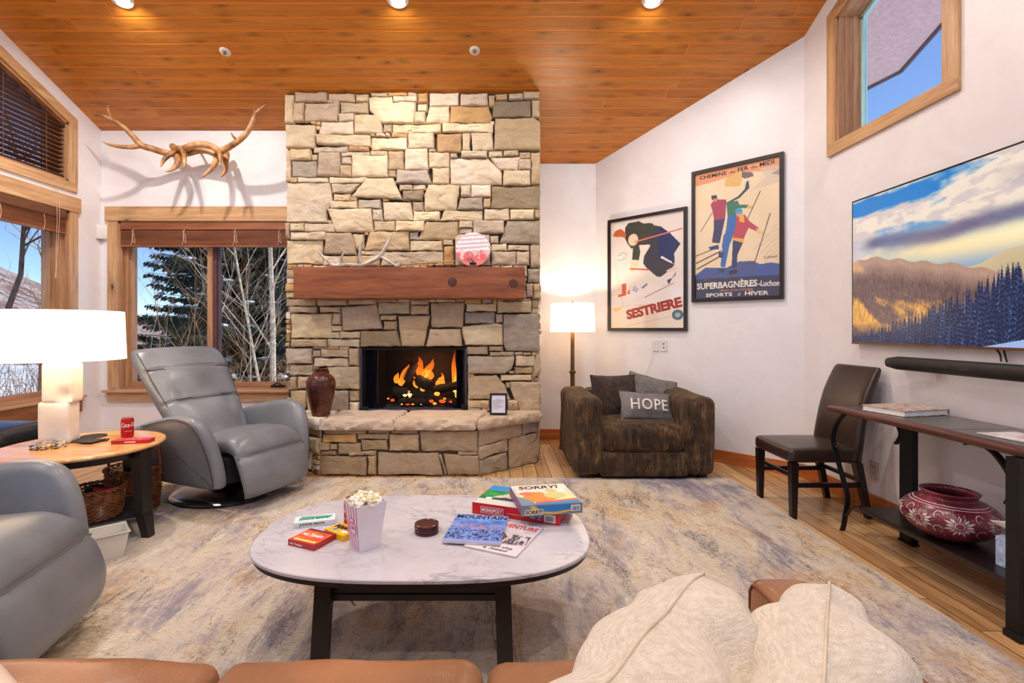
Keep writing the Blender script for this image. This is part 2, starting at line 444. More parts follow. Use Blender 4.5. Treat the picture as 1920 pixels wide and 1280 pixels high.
# ------------------------------------------------------------------ materials of the room
def wallmat():
    m = M('plaster', (236, 230, 231), .40); v = m.co()
    n1 = m.noise(v, 3.2, 5, .6, .6); n2 = m.noise(v, 22, 4, .6)
    m.link(m.ramp(n1, [(.3, (232, 226, 228)), (.7, (240, 235, 236))]), 'Base Color')
    h = m.math('ADD', m.math('MULTIPLY', m.fr(n1, .45, .6), 1.0), m.math('MULTIPLY', n2, .25)); m.bump(h, .22, .004); return m.m
MW = wallmat()
MCEIL = planks('cedar_boards', [(152, 86, 20), (192, 118, 34), (218, 150, 62)], 1, 0, .1087, 5.5, .34, groove=.085, gcol=1.46, knots=.8, bump=.25, kn=(4.2, 12), var=.10)  # pale groove colour paints a bead highlight along the board seams
MFLOOR = planks('oak_boards', [(138, 96, 60), (190, 146, 98), (222, 184, 136)], 0, 1, .118, 1.35, .3, groove=.03, gcol=.4, knots=.25, bump=.3, kn=(5, 22))
TRIM = [(160, 116, 78), (196, 152, 108), (216, 180, 138)]
MTX = wood('trim_wood_x', *TRIM, grain=(1, 14, 14), kn_scale=2.2)
MTY = wood('trim_wood_y', *TRIM, grain=(14, 1, 14), kn_scale=2.2)
MTZ = wood('trim_wood_z', *TRIM, grain=(14, 14, 1), kn_scale=2.2)
DTRIM = [(142, 98, 66), (176, 128, 90), (200, 156, 118)]
MJX = wood('jamb_wood_x', *DTRIM, grain=(1, 16, 16), knots=0); MJZ = wood('jamb_wood_z', *DTRIM, grain=(16, 16, 1), knots=0); MJY = wood('jamb_wood_y', *DTRIM, grain=(16, 1, 16), knots=0)
MBASE = wood('baseboard_wood', (150, 76, 28), (186, 104, 44), (206, 128, 62), grain=(1, 1, 16), knots=0)
def glassmat():
    m = bpy.data.materials.new('glass'); m.use_nodes = True; t = m.node_tree; t.nodes.clear()
    a = t.nodes.new('ShaderNodeBsdfTransparent'); g = t.nodes.new('ShaderNodeBsdfGlossy'); g.inputs['Roughness'].default_value = .02
    fz = t.nodes.new('ShaderNodeFresnel'); fz.inputs[0].default_value = 1.2; mx = t.nodes.new('ShaderNodeMixShader'); o = t.nodes.new('ShaderNodeOutputMaterial')
    ge = t.nodes.new('ShaderNodeNewGeometry'); iv = t.nodes.new('ShaderNodeMath'); iv.operation = 'SUBTRACT'; iv.inputs[0].default_value = 1; t.links.new(ge.outputs['Backfacing'], iv.inputs[1]); mu = t.nodes.new('ShaderNodeMath'); mu.operation = 'MULTIPLY'; t.links.new(fz.outputs[0], mu.inputs[0]); t.links.new(iv.outputs[0], mu.inputs[1]); t.links.new(mu.outputs[0], mx.inputs[0]); t.links.new(a.outputs[0], mx.inputs[1]); t.links.new(g.outputs[0], mx.inputs[2]); t.links.new(mx.outputs[0], o.inputs[0]); return m
MGL = glassmat()
MBLACK = simple('black_metal', (22, 21, 22), .45, .3); MWHITE = simple('white_plastic', (222, 218, 212), .4, var=.02)
MBRONZE = simple('bronze_hardware', (46, 40, 42), .35, .6)

# ------------------------------------------------------------------ the room
YB, XL, XR = 5.17, -4.114, 2.596                   # left back wall depth, left wall, right wall
YR = 5.64                                          # right back wall depth
XF0, XF1, YF = -1.986, .414, 4.70                  # fireplace body
REAR = -3.6
struct(B().box((XL-.4, REAR, -.12), (XR+.4, 6.2, 0)), 'floor', MFLOOR)
b = B()
ce = [(XL-.35, REAR), (XR+1.3, REAR), (XR+1.3, 4.75), (3.70, 4.99), (1.3, 6.6), (XL-.35, 6.3)]
# ceiling over the room
c0 = [(XL-.05, REAR), (XR+.05, REAR), (XR+.05, 4.2), (1.16, 5.66), (1.16, 5.72), (XF0-.1, 5.72), (XF0-.1, 5.24), (XL-.05, 5.24)]
b.prism(c0, 0, .24); b.v = [(x, y, z+CE(y)) for x, y, z in b.v]
struct(b, 'ceiling', MCEIL)
# roof above it, with the overhang seen through the high window
MSOF = simple('soffit_board', (206, 178, 178), .8, var=.06, scale=30)
b = B(); b.prism([(XL-.4, REAR-.3), (3.86, REAR-.3), (3.90, 4.78), (3.66, 5.02), (2.4, 6.3), (XL-.4, 6.1)], .26, .44); b.v = [(x, y, z+CE(y)) for x, y, z in b.v]
o = struct(b, 'roof_overhang', MSOF); tag(o, kind='structure')
b = B(); MFAS = simple('fascia_metal', (86, 74, 84), .6)
for (x0, y0), (x1, y1) in (((3.86, REAR-.3), (3.90, 4.78)), ((3.90, 4.78), (3.66, 5.02)), ((3.66, 5.02), (2.4, 6.3))):
    b.tube([(x0, y0, CE(y0)+.26), (x1, y1, CE(y1)+.26)], .022, 6)
    b.tube([(x0, y0, CE(y0)+.40), (x1, y1, CE(y1)+.40)], .05, 6)
struct(b, 'trim_7', MFAS)

# left wall with two windows
WL0, WL1 = 2.45, 4.77                              # opening in depth
ZU0 = 2.67
top = lambda y: CE(y)-.246
b = B(); b.plate([(REAR, -.02), (YB+.02, -.02), (YB+.02, CE(YB)+.05), (REAR, CE(REAR)+.05)],
    [[(WL0, .60), (WL0, 2.385), (WL1, 2.385), (WL1, .60)], [(WL0, ZU0), (WL0, top(WL0)), (WL1, top(WL1)), (WL1, ZU0)]],
    lambda u, v, w_: Vector((XL-w_, u, v)), .2)
struct(b, 'wall_left', MW)
# left back wall
BX0, BX1 = -3.93, -2.12
b = B(); b.plate([(XL-.2, -.02), (XF0+.05, -.02), (XF0+.05, CE(YB)+.05), (XL-.2, CE(YB)+.05)], [[(BX0, .62), (BX0, 2.373), (BX1, 2.373), (BX1, .62)]],
    lambda u, v, w_: Vector((u, YB+w_, v)), .2)
struct(b, 'wall_back_left', MW)
xd = DS-YR
struct(B().box((XF0-.02, YR, -.02), (xd+.02, YR+.15, CE(YR)+.05)), 'wall_back_right', MW)
# diagonal wall
yc = DS-XR; dl = math.hypot(XR-xd, YR-yc); dv = Vector((XR-xd, yc-YR, 0)).normalized(); dn = Vector((-dv.y, dv.x, 0))*1.0
if dn.y < 0: dn = -dn
b = B(); b.plate([(0, -.02), (dl, -.02), (dl, CE(yc)+.05), (0, CE(YR)+.05)], [], lambda u, v, w_: Vector((xd, YR, 0))+dv*u+dn*w_+Vector((0, 0, v)), .15)
struct(b, 'wall_diagonal', MW)
# right wall with high window
RY0, RY1 = 2.865, 3.773
rt = lambda y: CE(y)-.17-.09
b = B(); b.plate([(REAR, -.02), (yc, -.02), (yc, CE(yc)+.05), (REAR, CE(REAR)+.05)], [[(RY0, 2.675), (RY0, rt(RY0)), (RY1, rt(RY1)), (RY1, 2.675)]],
    lambda u, v, w_: Vector((XR+w_, u, v)), .2)
struct(b, 'wall_right', MW)
# baseboards
def board(name, a, c, h=.115, t=.016):
    a, c = Vector(a), Vector(c); d = (c-a).normalized(); n = Vector((-d.y, d.x, 0)); mid = (a+c)/2
    L = (c-a).length; fr = Matrix(((d.x, n.x, 0, a.x), (d.y, n.y, 0, a.y), (0, 0, 1, 0), (0, 0, 0, 1)))
    return struct(B().box((0, 0, 0), (L, t, h), mat=fr), name, MBASE)
board('baseboard_back', (xd, YR-.001, 0), (XF1+.02, YR-.001, 0)); board('baseboard_diagonal', (XR, yc, 0)+() if 0 else (XR-.001, yc-.001, 0), (xd-.001, YR-.001, 0))
board('baseboard_right', (XR-.001, REAR, 0), (XR-.001, yc, 0)); board('baseboard_left', (XL+.001, YB, 0), (XL+.001, REAR, 0)); board('baseboard_back_left', (XF0, YB-.001, 0), (XL, YB-.001, 0))

# ---- windows: structure empties with casing, jamb, sash, pane, sill
def win(name):
    o = bpy.data.objects.new(name, None); C.objects.link(o); o['kind'] = 'structure'; return o
t = .022
# window 1: back wall, fixed light and casement
w1 = win('window_1')
B().box((-4.058, YB-.03, 2.373), (XF0+.0, YB, 2.523), bev=.003).build('head_casing', MTX, w1, False)
B().box((-4.036, YB-t, .64), (BX0, YB, 2.373), bev=.003).build('side_casing', MTZ, w1, False)
B().box((BX1, YB-t, .64), (XF0, YB, 2.373), bev=.003).build('side_casing', MTZ, w1, False)
B().box((-4.07, YB-.06, .595), (XF0, YB+.02, .622), bev=.006).build('window_sill', MTX, w1, False)
B().box((-4.04, YB-.025, .50), (XF0, YB-.001, .594), bev=.003).build('apron', MTX, w1, False)
b = B(); b.box((BX0, YB, .62), (BX0+.02, YB+.19, 2.373)); b.box((BX1-.02, YB, .62), (BX1, YB+.19, 2.373)); b.build('jamb', MJZ, w1, False)
b = B(); b.box((BX0, YB, 2.353), (BX1, YB+.19, 2.373)); b.box((BX0, YB+.02, .62), (BX1, YB+.19, .64)); b.build('jamb', MJX, w1, False)
MX = (-3.045, -2.99)                               # mullion
b = B()
for x0, x1 in ((BX0+.02, BX0+.055), (BX0+.055, BX0+.085), (MX[0], MX[1])):
    dep = {BX0+.02: .05, BX0+.055: .085}.get(x0, .06); b.box((x0, YB+dep, .64), (x1, YB+.15, 2.353), bev=.003)
b.box((BX1-.06, YB+.06, .64), (BX1-.02, YB+.15, 2.353)); b.build('sash_stile', MJZ, w1, False)
b = B(); b.box((BX0+.02, YB+.07, .64), (BX1-.02, YB+.15, .69), bev=.003); b.box((BX0+.02, YB+.07, 2.28), (BX1-.02, YB+.15, 2.353)); b.build('sash_rail', MJX, w1, False)
b = B(); b.box((MX[1]+.002, YB+.085, .69), (MX[1]+.03, YB+.12, 2.28)); b.box((MX[1]+.04, YB+.1, .69), (MX[1]+.06, YB+.13, 2.28)); b.build('screen_frame', simple('screen_bronze', (92, 62, 66), .5), w1, False)
b = B().box((BX0+.085, YB+.11, .69), (MX[0], YB+.114, 2.28)); b.build('pane', MGL, w1, False)
b = B().box((MX[1]+.06, YB+.11, .69), (BX1-.06, YB+.114, 2.28)); b.build('pane', MGL, w1, False)
b = B(); b.box((-2.36, YB+.015, .64), (-2.22, YB+.06, .665), bev=.008); b.tube([(-2.33, YB+.03, .668), (-2.28, YB+.0, .69), (-2.24, YB+.01, .672)], .008, 6, smooth=3); b.build('crank_handle', MBRONZE, w1)
b = B()
for z in (2.22, .78): b.box((MX[1]-.012, YB+.045, z-.04), (MX[1]+.006, YB+.06, z+.04))
b.build('hinge', MBRONZE, w1, False)
# window 2: left wall, large low window
w2 = win('window_2')
B().box((XL-.002, WL0-.12, 2.385), (XL+.03, 4.886, 2.53), bev=.003).build('head_casing', MTY, w2, False)
B().box((XL-.002, WL1, .60), (XL+t, 4.86, 2.385), bev=.003).build('side_casing', MTZ, w2, False)
B().box((XL-.002, WL0-.09, .60), (XL+t, WL0, 2.385), bev=.003).build('side_casing', MTZ, w2, False)
B().box((XL-.02, WL0-.12, .575), (XL+.045, 4.94, .60), bev=.006).build('window_sill', MTY, w2, False)
B().box((XL-.001, WL0-.1, .44), (XL+.03, 4.90, .574), bev=.003).build('apron', wood('dark_apron', (96, 56, 28), (138, 86, 46), (166, 112, 66), grain=(14, 1, 14)), w2, False)
b = B(); b.box((XL-.19, WL1-.02, .6), (XL, WL1, 2.385))
for i, (a, c) in enumerate(((.05, .03), (.08, .055), (.11, .08))): b.box((XL-.17, WL1-.02-c, .62), (XL-a+.02, WL1-.02, 2.37))
b.box((XL-.19, WL0, .6), (XL, WL0+.08, 2.385)); b.build('jamb', MJZ, w2, False)
b = B(); b.box((XL-.19, WL0, 2.36), (XL, WL1, 2.385)); b.box((XL-.19, WL0, .6), (XL-.005, WL1, .625)); b.box((XL-.17, WL0+.08, 2.30), (XL-.1, WL1-.08, 2.36)); b.box((XL-.17, WL0+.08, .625), (XL-.1, WL1-.08, .67)); b.build('jamb', MJY, w2, False)
B().box((XL-.135, WL0+.08, .67), (XL-.131, WL1-.10, 2.30)).build('pane', MGL, w2, False)
# window 3: left wall, raked upper window
w3 = win('window_3')
def rake(x0, x1, y0, y1, za, zb): # board following the slope, za/zb offsets below ceiling
    return [Vector(p) for p in ((x0, y0, CE(y0)-zb), (x1, y0, CE(y0)-zb), (x1, y1, CE(y1)-zb), (x0, y1, CE(y1)-zb), (x0, y0, CE(y0)-za), (x1, y0, CE(y0)-za), (x1, y1, CE(y1)-za), (x0, y1, CE(y1)-za))]
BF = [[3,2,1,0],[4,5,6,7],[0,1,5,4],[1,2,6,5],[2,3,7,6],[3,0,4,7]]
B().add(rake(XL-.002, XL+t, WL0-.09, 4.855, .15, .246), BF).build('head_casing', MTY, w3, False)
B().box((XL-.002, WL0-.09, ZU0-.09), (XL+t, 4.855, ZU0), bev=.003).build('bottom_casing', MTY, w3, False)
b = B(); y0, y1 = WL1, 4.855
b.add([Vector(p) for p in ((XL, y0, ZU0), (XL+t, y0, ZU0), (XL+t, y1, ZU0), (XL, y1, ZU0), (XL, y0, CE(y0)-.246), (XL+t, y0, CE(y0)-.246), (XL+t, y1, CE(y1)-.246), (XL, y1, CE(y1)-.246))], BF); b.build('side_casing', MTZ, w3, False)
b = B(); b.box((XL-.19, WL1-.02, ZU0), (XL, WL1, top(WL1))); b.box((XL-.17, WL1-.10, ZU0), (XL-.09, WL1-.02, top(WL1))); b.build('jamb', MJZ, w3, False)
b = B(); b.add(rake(XL-.19, XL, WL0, WL1, .246, .27), BF); b.add(rake(XL-.17, XL-.09, WL0, WL1, .27, .33), BF); b.box((XL-.19, WL0, ZU0), (XL, WL1, ZU0+.02)); b.box((XL-.17, WL0, ZU0+.02), (XL-.09, WL1, ZU0+.06)); b.build('jamb', MJY, w3, False)
b = B(); b.plate([(WL0, ZU0+.05), (WL1-.1, ZU0+.05), (WL1-.1, CE(WL1)-.33), (WL0, CE(WL0)-.33)], [], lambda u, v, w_: Vector((XL-.13-w_, u, v)), .004); b.build('pane', MGL, w3, False)
# window 4: right wall, high window
w4 = win('window_4'); cy0, cy1 = 2.7655, 3.863; zb = 2.585
B().add(rake(XR-t, XR+.002, cy0, cy1, .165, .26), BF).build('head_casing', MTY, w4, False)
B().box((XR-t, cy0, zb), (XR+.002, cy1, 2.675), bev=.003).build('bottom_casing', MTY, w4, False)
for a, c in ((cy0, RY0), (RY1, cy1)):
    B().add([Vector(p) for p in ((XR-t, a, 2.675), (XR, a, 2.675), (XR, c, 2.675), (XR-t, c, 2.675), (XR-t, a, CE(a)-.26), (XR, a, CE(a)-.26), (XR, c, CE(c)-.26), (XR-t, c, CE(c)-.26))], BF).build('side_casing', MTZ, w4, False)
b = B(); b.box((XR, RY1-.018, 2.675), (XR+.19, RY1, rt(RY1))); b.box((XR, RY0, 2.675), (XR+.19, RY0+.018, rt(RY0)))
for x0, x1, s_ in ((.045, .10, .028), (.10, .155, .036)): b.box((XR+x0, RY1-.018-s_+.02, 2.675), (XR+x1, RY1-.018, rt(RY1)))
b.build('jamb', MJZ, w4, False)
b = B(); b.add(rake(XR, XR+.19, RY0, RY1, .26, .278), BF); b.box((XR, RY0, 2.66), (XR+.19, RY1, 2.678)); b.build('jamb', MJY, w4, False)
MCL = simple('pale_glazing_clad', (176, 224, 226), .4, var=.03)
b = B(); b.box((XR+.155, RY1-.06, 2.678), (XR+.185, RY1-.018, rt(RY1)-.02)); b.box((XR+.155, RY0+.018, 2.678), (XR+.185, RY0+.05, rt(RY0)-.02)); b.add(rake(XR+.155, XR+.185, RY0, RY1, .278, .31), BF); b.box((XR+.155, RY0, 2.678), (XR+.185, RY1, 2.70)); b.build('glazing_frame', MCL, w4, False)
b = B(); b.plate([(RY0+.05, 2.7), (RY1-.06, 2.7), (RY1-.06, CE(RY1)-.31), (RY0+.05, CE(RY0)-.31)], [], lambda u, v, w_: Vector((XR+.168+w_, u, v)), .004); b.build('pane', MGL, w4, False)

# ---- blinds
MBL = wood('blind_wood', (108, 58, 34), (146, 86, 54), (168, 106, 70), grain=(1, 14, 14), knots=0); MBLY = wood('blind_wood_y', (100, 52, 28), (134, 76, 44), (158, 98, 62), grain=(14, 1, 14), knots=0)
MBLD = wood('blind_wood_dark', (64, 34, 20), (92, 52, 30), (116, 68, 42), grain=(14, 1, 14), knots=0)
MCORD = simple('cord', (206, 176, 150), .7)
def blind(name_label, axis):
    pass
bl = thing('window_blind', (-3.03, YB, 2.3), 'raised wooden blind stacked at the top of the window beside the fireplace', 'blind')
def at(o, p): return tuple(Vector(p)-o.location)
b = B().box((BX0+.021, YB-.018, 2.285), (BX1-.021, YB+.045, 2.352), bev=.003); b.v = [at(bl, v) for v in b.v]; b.build('valance', MBL, bl, False)
b = B()
for i in range(14): z = 2.13+i*.0105; b.box((BX0+.024, YB-.012, z), (BX1-.024, YB+.038, z+.006))
b.box((BX0+.024, YB-.012, 2.108), (BX1-.024, YB+.038, 2.126)); b.v = [at(bl, v) for v in b.v]; b.build('slats', MBL, bl, False)
for x in (-3.78, -3.25, -2.72, -2.26):
    b = B(); b.tube([(x, YB-.02, 2.28), (x+.01, YB-.02, 2.2), (x-.01, YB-.022, 2.12)], .0025, 5, smooth=3); b.tube([(x+.02, YB-.02, 2.29), (x+.0, YB-.022, 2.2), (x+.03, YB-.02, 2.14), (x+.02, YB-.02, 2.25)], .0025, 5, smooth=3)
    b.v = [at(bl, v) for v in b.v]; b.build('ladder_cord', MCORD, bl)
bl = thing('window_blind', (XL, 3.6, 2.3), 'raised wooden blind stacked at the top of the left wall window above the lamp', 'blind')
b = B().box((XL-.04, WL0+.02, 2.30), (XL+.02, WL1-.022, 2.36), bev=.003); b.v = [at(bl, v) for v in b.v]; b.build('valance', MBLD, bl, False)
b = B()
for i in range(13): z = 2.18+i*.0095; b.box((XL-.045, WL0+.025, z), (XL+.008, WL1-.03, z+.0055))
b.box((XL-.045, WL0+.025, 2.158), (XL+.008, WL1-.03, 2.176)); b.v = [at(bl, v) for v in b.v]; b.build('slats', MBLY, bl, False)
for y in (4.5, 4.1): b = B(); b.tube([(XL+.012, y, 2.30), (XL+.014, y+.01, 2.22), (XL+.012, y-.005, 2.15)], .0025, 5, smooth=3); b.v = [at(bl, v) for v in b.v]; b.build('ladder_cord', MCORD, bl)
b = B(); b.tube([(XL+.026, 4.60, 2.62), (XL+.045, 4.60, 2.3), (XL+.02, 4.61, 1.75)], .0022, 5); b.tube([(XL+.026, 4.63, 2.62), (XL+.045, 4.625, 2.3), (XL+.02, 4.615, 1.75)], .0022, 5); b.lathe([(.004, 0), (.009, -.03), (.003, -.05)], 8, (XL+.02, 4.612, 1.77))
b.v = [at(bl, v) for v in b.v]; b.build('pull_cord', MCORD, bl)
bl = thing('window_blind', (XL, 3.6, 3.0), 'lowered dark wooden blind with open slats filling the raked upper left window', 'blind')
b = B(); z = ZU0+.035; n = 0
while z < CE(WL0)-.33:
    ye = min(WL1-.03, (5.386-.30-z)/.4)
    if ye > WL0+.1: b.box((XL-.06, WL0+.01, z), (XL-.012, ye, z+.004), mat=None)
    z += .043; n += 1
for i in range(0, len(b.v)):                       # tilt the slats
    x, y, zz = b.v[i]; b.v[i] = (x, y, zz-(XL-.036-x)*.28)
b.v = [at(bl, v) for v in b.v]; b.build('slats', MBLD, bl, False)
b = B(); b.add(rake(XL-.06, XL-.004, WL0+.005, WL1-.03, .272, .31), BF); b.box((XL-.06, WL0+.01, ZU0+.022), (XL-.012, WL1-.03, ZU0+.034)); b.v = [at(bl, v) for v in b.v]; b.build('head_rail', MBLD, bl, False)
MDC = simple('dark_cord', (90, 60, 44), .7)
for y in (4.55, 4.15, 3.7): b = B(); b.box((XL-.014, y, ZU0+.03), (XL-.011, y+.006, CE(y)-.3)); b.box((XL-.062, y, ZU0+.03), (XL-.059, y+.006, CE(y)-.3)); b.v = [at(bl, v) for v in b.v]; b.build('ladder_cord', MDC, bl, False)
# ------------------------------------------------------------------ fireplace stonework
def stonemat():
    m = M('ledge_stone', (180, 160, 130), .82); a = m.n('VertexColor', layer_name='Col'); v = m.co()
    n1 = m.noise(v, 7, 6, .62, .8); n2 = m.noise(v, 34, 6, .65); n3 = m.noise(m.co(scale=(1, 1, 5)), 4, 5, .6, 1.2)
    c = m.mix(m.fr(n1, .4, .72, 0, .38), a, (214, 176, 128), 'MULTIPLY')
    c = m.mix(m.fr(n3, .52, .72, 0, .5), c, (120, 106, 100))
    c = m.mix(m.fr(n2, .3, .75, 0, .5), c, (236, 224, 206), 'SOFT_LIGHT')
    m.link(c, 'Base Color')
    h = m.math('ADD', m.math('MULTIPLY', n1, 1.0), m.math('MULTIPLY', n2, .55)); vo = m.n('TexVoronoi', feature='F1', distance='CHEBYCHEV'); m.put(vo, 'Vector', m.co(scale=(1, 1, 1.6))); vo.inputs['Scale'].default_value = 13
    h = m.math('ADD', h, m.math('MULTIPLY', vo.outputs['Distance'], .5)); m.bump(h, .7, .014); return m.m
MST = stonemat(); MMORT = simple('dark_mortar', (62, 50, 42), .95, var=.25, scale=40)
A, Q, T, GG, O, DK = (206, 188, 162), (220, 203, 176), (188, 166, 138), (170, 158, 142), (198, 158, 108), (140, 126, 108)
U4 = lambda x, y: (530+x/3.2, 160+y/3.2)
U5 = lambda x, y: (530+x/3.048, 480+y/3.048)
U4S = [(20,60,70,230,A),(75,45,265,100,T),(270,50,432,97,T),(65,103,128,218,T),[(135,113),(338,113),(325,215),(130,218),T],(345,103,512,165,A),(437,52,512,100,A),(332,167,428,213,Q),(530,46,630,70,A),
[(520,78),(655,75),(660,105),(800,108),(785,232),(600,228),(525,150),Q],(665,72,805,103,Q),(812,50,872,105,O),(808,112,868,155,Q),(790,158,855,230,Q),(880,45,1055,122,Q),[(880,128),(1000,128),(1003,228),(858,230),Q],
[(1008,132),(1235,130),(1258,190),(1240,225),(1005,230),O],(1068,55,1230,127,A),(1235,60,1272,130,T),(1278,55,1350,90,T),(1358,55,1440,88,A),(1445,42,1540,85,T),[(1265,95),(1490,92),(1490,190),(1258,190),DK],
(1497,90,1540,195,T),[(1278,200),(1500,197),(1545,225),(1545,392),(1268,392),T],(20,237,198,375,A),[(235,222),(425,220),(427,295),(218,298),A],[(433,180),(583,178),(605,292),(433,292),Q],(608,238,655,290,T),
(660,238,950,285,Q),(958,232,1262,280,Q),[(205,302),(528,302),(528,368),(385,365),(210,350),A],(532,315,745,387,Q),(650,288,750,311,O),(755,290,908,383,A),[(925,290),(1075,287),(1070,400),(925,400),O],
(1080,285,1125,395,A),[(1132,287),(1258,287),(1268,392),(1140,395),Q],(22,385,48,578,T),(50,387,168,447,A),(172,415,210,450,A),(185,372,395,402,A),(400,370,520,396,O),(55,453,208,548,GG),
[(222,405),(345,405),(345,548),(210,545),T],(350,402,520,425,A),(350,428,415,475,A),(345,480,417,550,T),(420,422,630,550,Q),(525,395,628,418,A),(637,398,725,508,T),(637,513,682,553,T),
[(735,380),(870,380),(875,508),(732,505),Q],(878,405,1000,495,A),[(690,513),(868,513),(895,590),(683,590),GG],(900,500,1000,595,Q),[(1008,440),(1235,440),(1315,520),(1315,597),(1005,597),A],
(1072,398,1228,433,A),(1235,395,1320,428,A),(1325,395,1415,423,A),[(1245,435),(1428,430),(1410,510),(1302,508),A],(1420,400,1488,440,T),(1418,445,1488,508,A),(1325,513,1485,600,Q),(1492,400,1543,595,T),
[(22,583),(285,583),(300,710),(260,745),(272,822),(22,822),A],(90,553,272,580,Q),(278,555,505,585,A),[(290,590),(470,590),(408,642),(295,645),A],(303,650,405,692,T),(290,697,448,737,Q),
[(508,558),(665,558),(716,680),(412,668),Q],(453,685,590,738,GG),(700,598,778,630,A),(783,597,860,626,Q),[(722,634),(848,630),(838,693),(718,690),DK],[(872,598),(1065,598),(1040,745),(852,753),(850,660),Q],
(778,697,845,755,T),[(600,700),(770,700),(785,808),(610,810),Q],(1070,600,1128,668,Q),(1132,600,1248,670,Q),[(1070,675),(1200,675),(1200,745),(1046,745),GG],(1205,675,1248,735,T),
[(1255,605),(1543,608),(1543,742),(1252,740),DK],[(268,742),(533,742),(543,880),(322,880),A],(540,745,598,808,A),(547,815,675,873,A),(680,815,850,873,A),(787,758,945,810,Q),[(972,752),(1198,752),(1198,812),(943,812),Q],
(1210,740,1360,808,A),(1365,747,1508,805,Q),(1512,747,1543,803,T),(22,827,45,918,T),(50,830,130,873,Q),(133,830,315,878,A),(50,882,262,925,A),[(862,818),(1055,818),(1053,925),(806,926),T],(1060,815,1140,855,A),
(1058,860,1140,890,A),(1145,812,1328,888,A),[(1348,812),(1543,812),(1543,950),(1300,945),GG],(22,930,240,1072,A),[(262,885),(410,888),(440,945),(440,1018),(250,1010),T],[(522,878),(758,875),(758,990),(492,990),T],
(763,880,812,925,GG),(764,932,962,990,A),(420,890,488,985,A),(450,992,598,1015,Q),(245,1022,352,1080,A),(360,1024,450,1083,T),(455,1020,580,1083,T),[(603,1000),(965,995),(965,1068),(588,1083),A],(970,965,1030,1080,O),
(1035,895,1242,988,A),(1035,993,1245,1080,GG),(1250,952,1345,993,Q),(1350,957,1480,990,A),(1252,998,1400,1080,A),(1403,998,1480,1080,T),(1487,962,1543,1095,T),(1472,1100,1543,1185,GG),(1462,1190,1500,1270,T),(1504,1190,1543,1282,T)]
U5S = [(20,245,188,285,T),(195,250,370,280,T),(375,250,535,275,T),(42,291,192,322,T),(208,290,328,320,T),[(333,290),(535,278),(572,415),(345,426),T],(50,330,283,468,A),(288,327,332,392,T),(283,398,340,428,A),(275,435,328,468,A),
(333,433,443,468,A),(52,475,253,517,T),(258,474,440,518,A),[(542,264),(728,264),(728,328),(550,332),GG],(733,250,835,277,T),(733,283,835,332,T),(562,339,648,364,T),(577,371,650,421,T),
[(447,430),(655,428),(672,514),(448,516),DK],[(657,340),(843,340),(805,516),(677,516),T],[(845,268),(1040,264),(1028,408),(850,406),T],[(845,418),(1016,416),(1025,512),(820,514),T],(1052,272,1222,314,A),(1228,258,1420,322,A),
(1042,321,1213,384,GG),[(1030,402),(1215,382),(1255,390),(1258,508),(1045,510),(1020,420),Q],[(1264,335),(1465,328),(1465,545),(1280,542),(1262,490),GG],(1218,331,1258,378,T),(1055,519,1172,560,T),(1180,516,1260,543,T),
(1183,549,1320,568,T),[(1058,572),(1325,574),(1310,640),(1270,670),(1058,670),GG],(1332,567,1443,628,A),(1325,635,1430,670,T),[(1447,550),(1475,600),(1475,660),(1434,703),(1436,640),T],
[(1058,687),(1220,682),(1270,735),(1300,818),(1058,818),T],(1245,679,1425,710,A),[(1302,720),(1470,717),(1472,885),(1355,885),(1300,760),T],(1058,824,1180,868,T),(1188,824,1280,880,T),(1287,822,1345,880,T),(20,528,168,613,A),(172,537,220,577,GG),(224,533,378,575,T),
(180,584,377,629,A),(383,527,436,625,T),(38,621,176,681,A),[(255,634),(438,630),(438,758),(300,758),A],(42,691,79,765,T),(84,689,182,758,T),[(42,769),(135,769),(138,830),(120,882),(48,882),T],(284,767,376,888,GG),
(382,767,436,828,T),(384,834,436,888,A),(142,765,280,885,T)]
U5H = [(222,1021,415,1067,O),(226,1001,475,1017,T),(482,998,608,1013,T),(420,1019,603,1048,T),[(440,1053),(593,1053),(597,1112),(447,1114),T],(312,1073,440,1135,T),(266,1076,304,1113,T),(606,1023,775,1115,T),(614,998,770,1018,T),
[(780,1004),(1113,1001),(1115,1119),(791,1119),T],(206,1146,475,1255,T),(484,1141,528,1255,T),(372,1120,528,1138,A),[(539,1126),(888,1131),(917,1255),(537,1255),T],[(895,1136),(908,1136),(938,1256),(922,1256),T],
[(916,1136),(1120,1145),(1122,1257),(943,1257),T],(1000,1122,1110,1140,T),(205,1118,300,1140,T),(205,1072,260,1113,T)]
CB = .0135
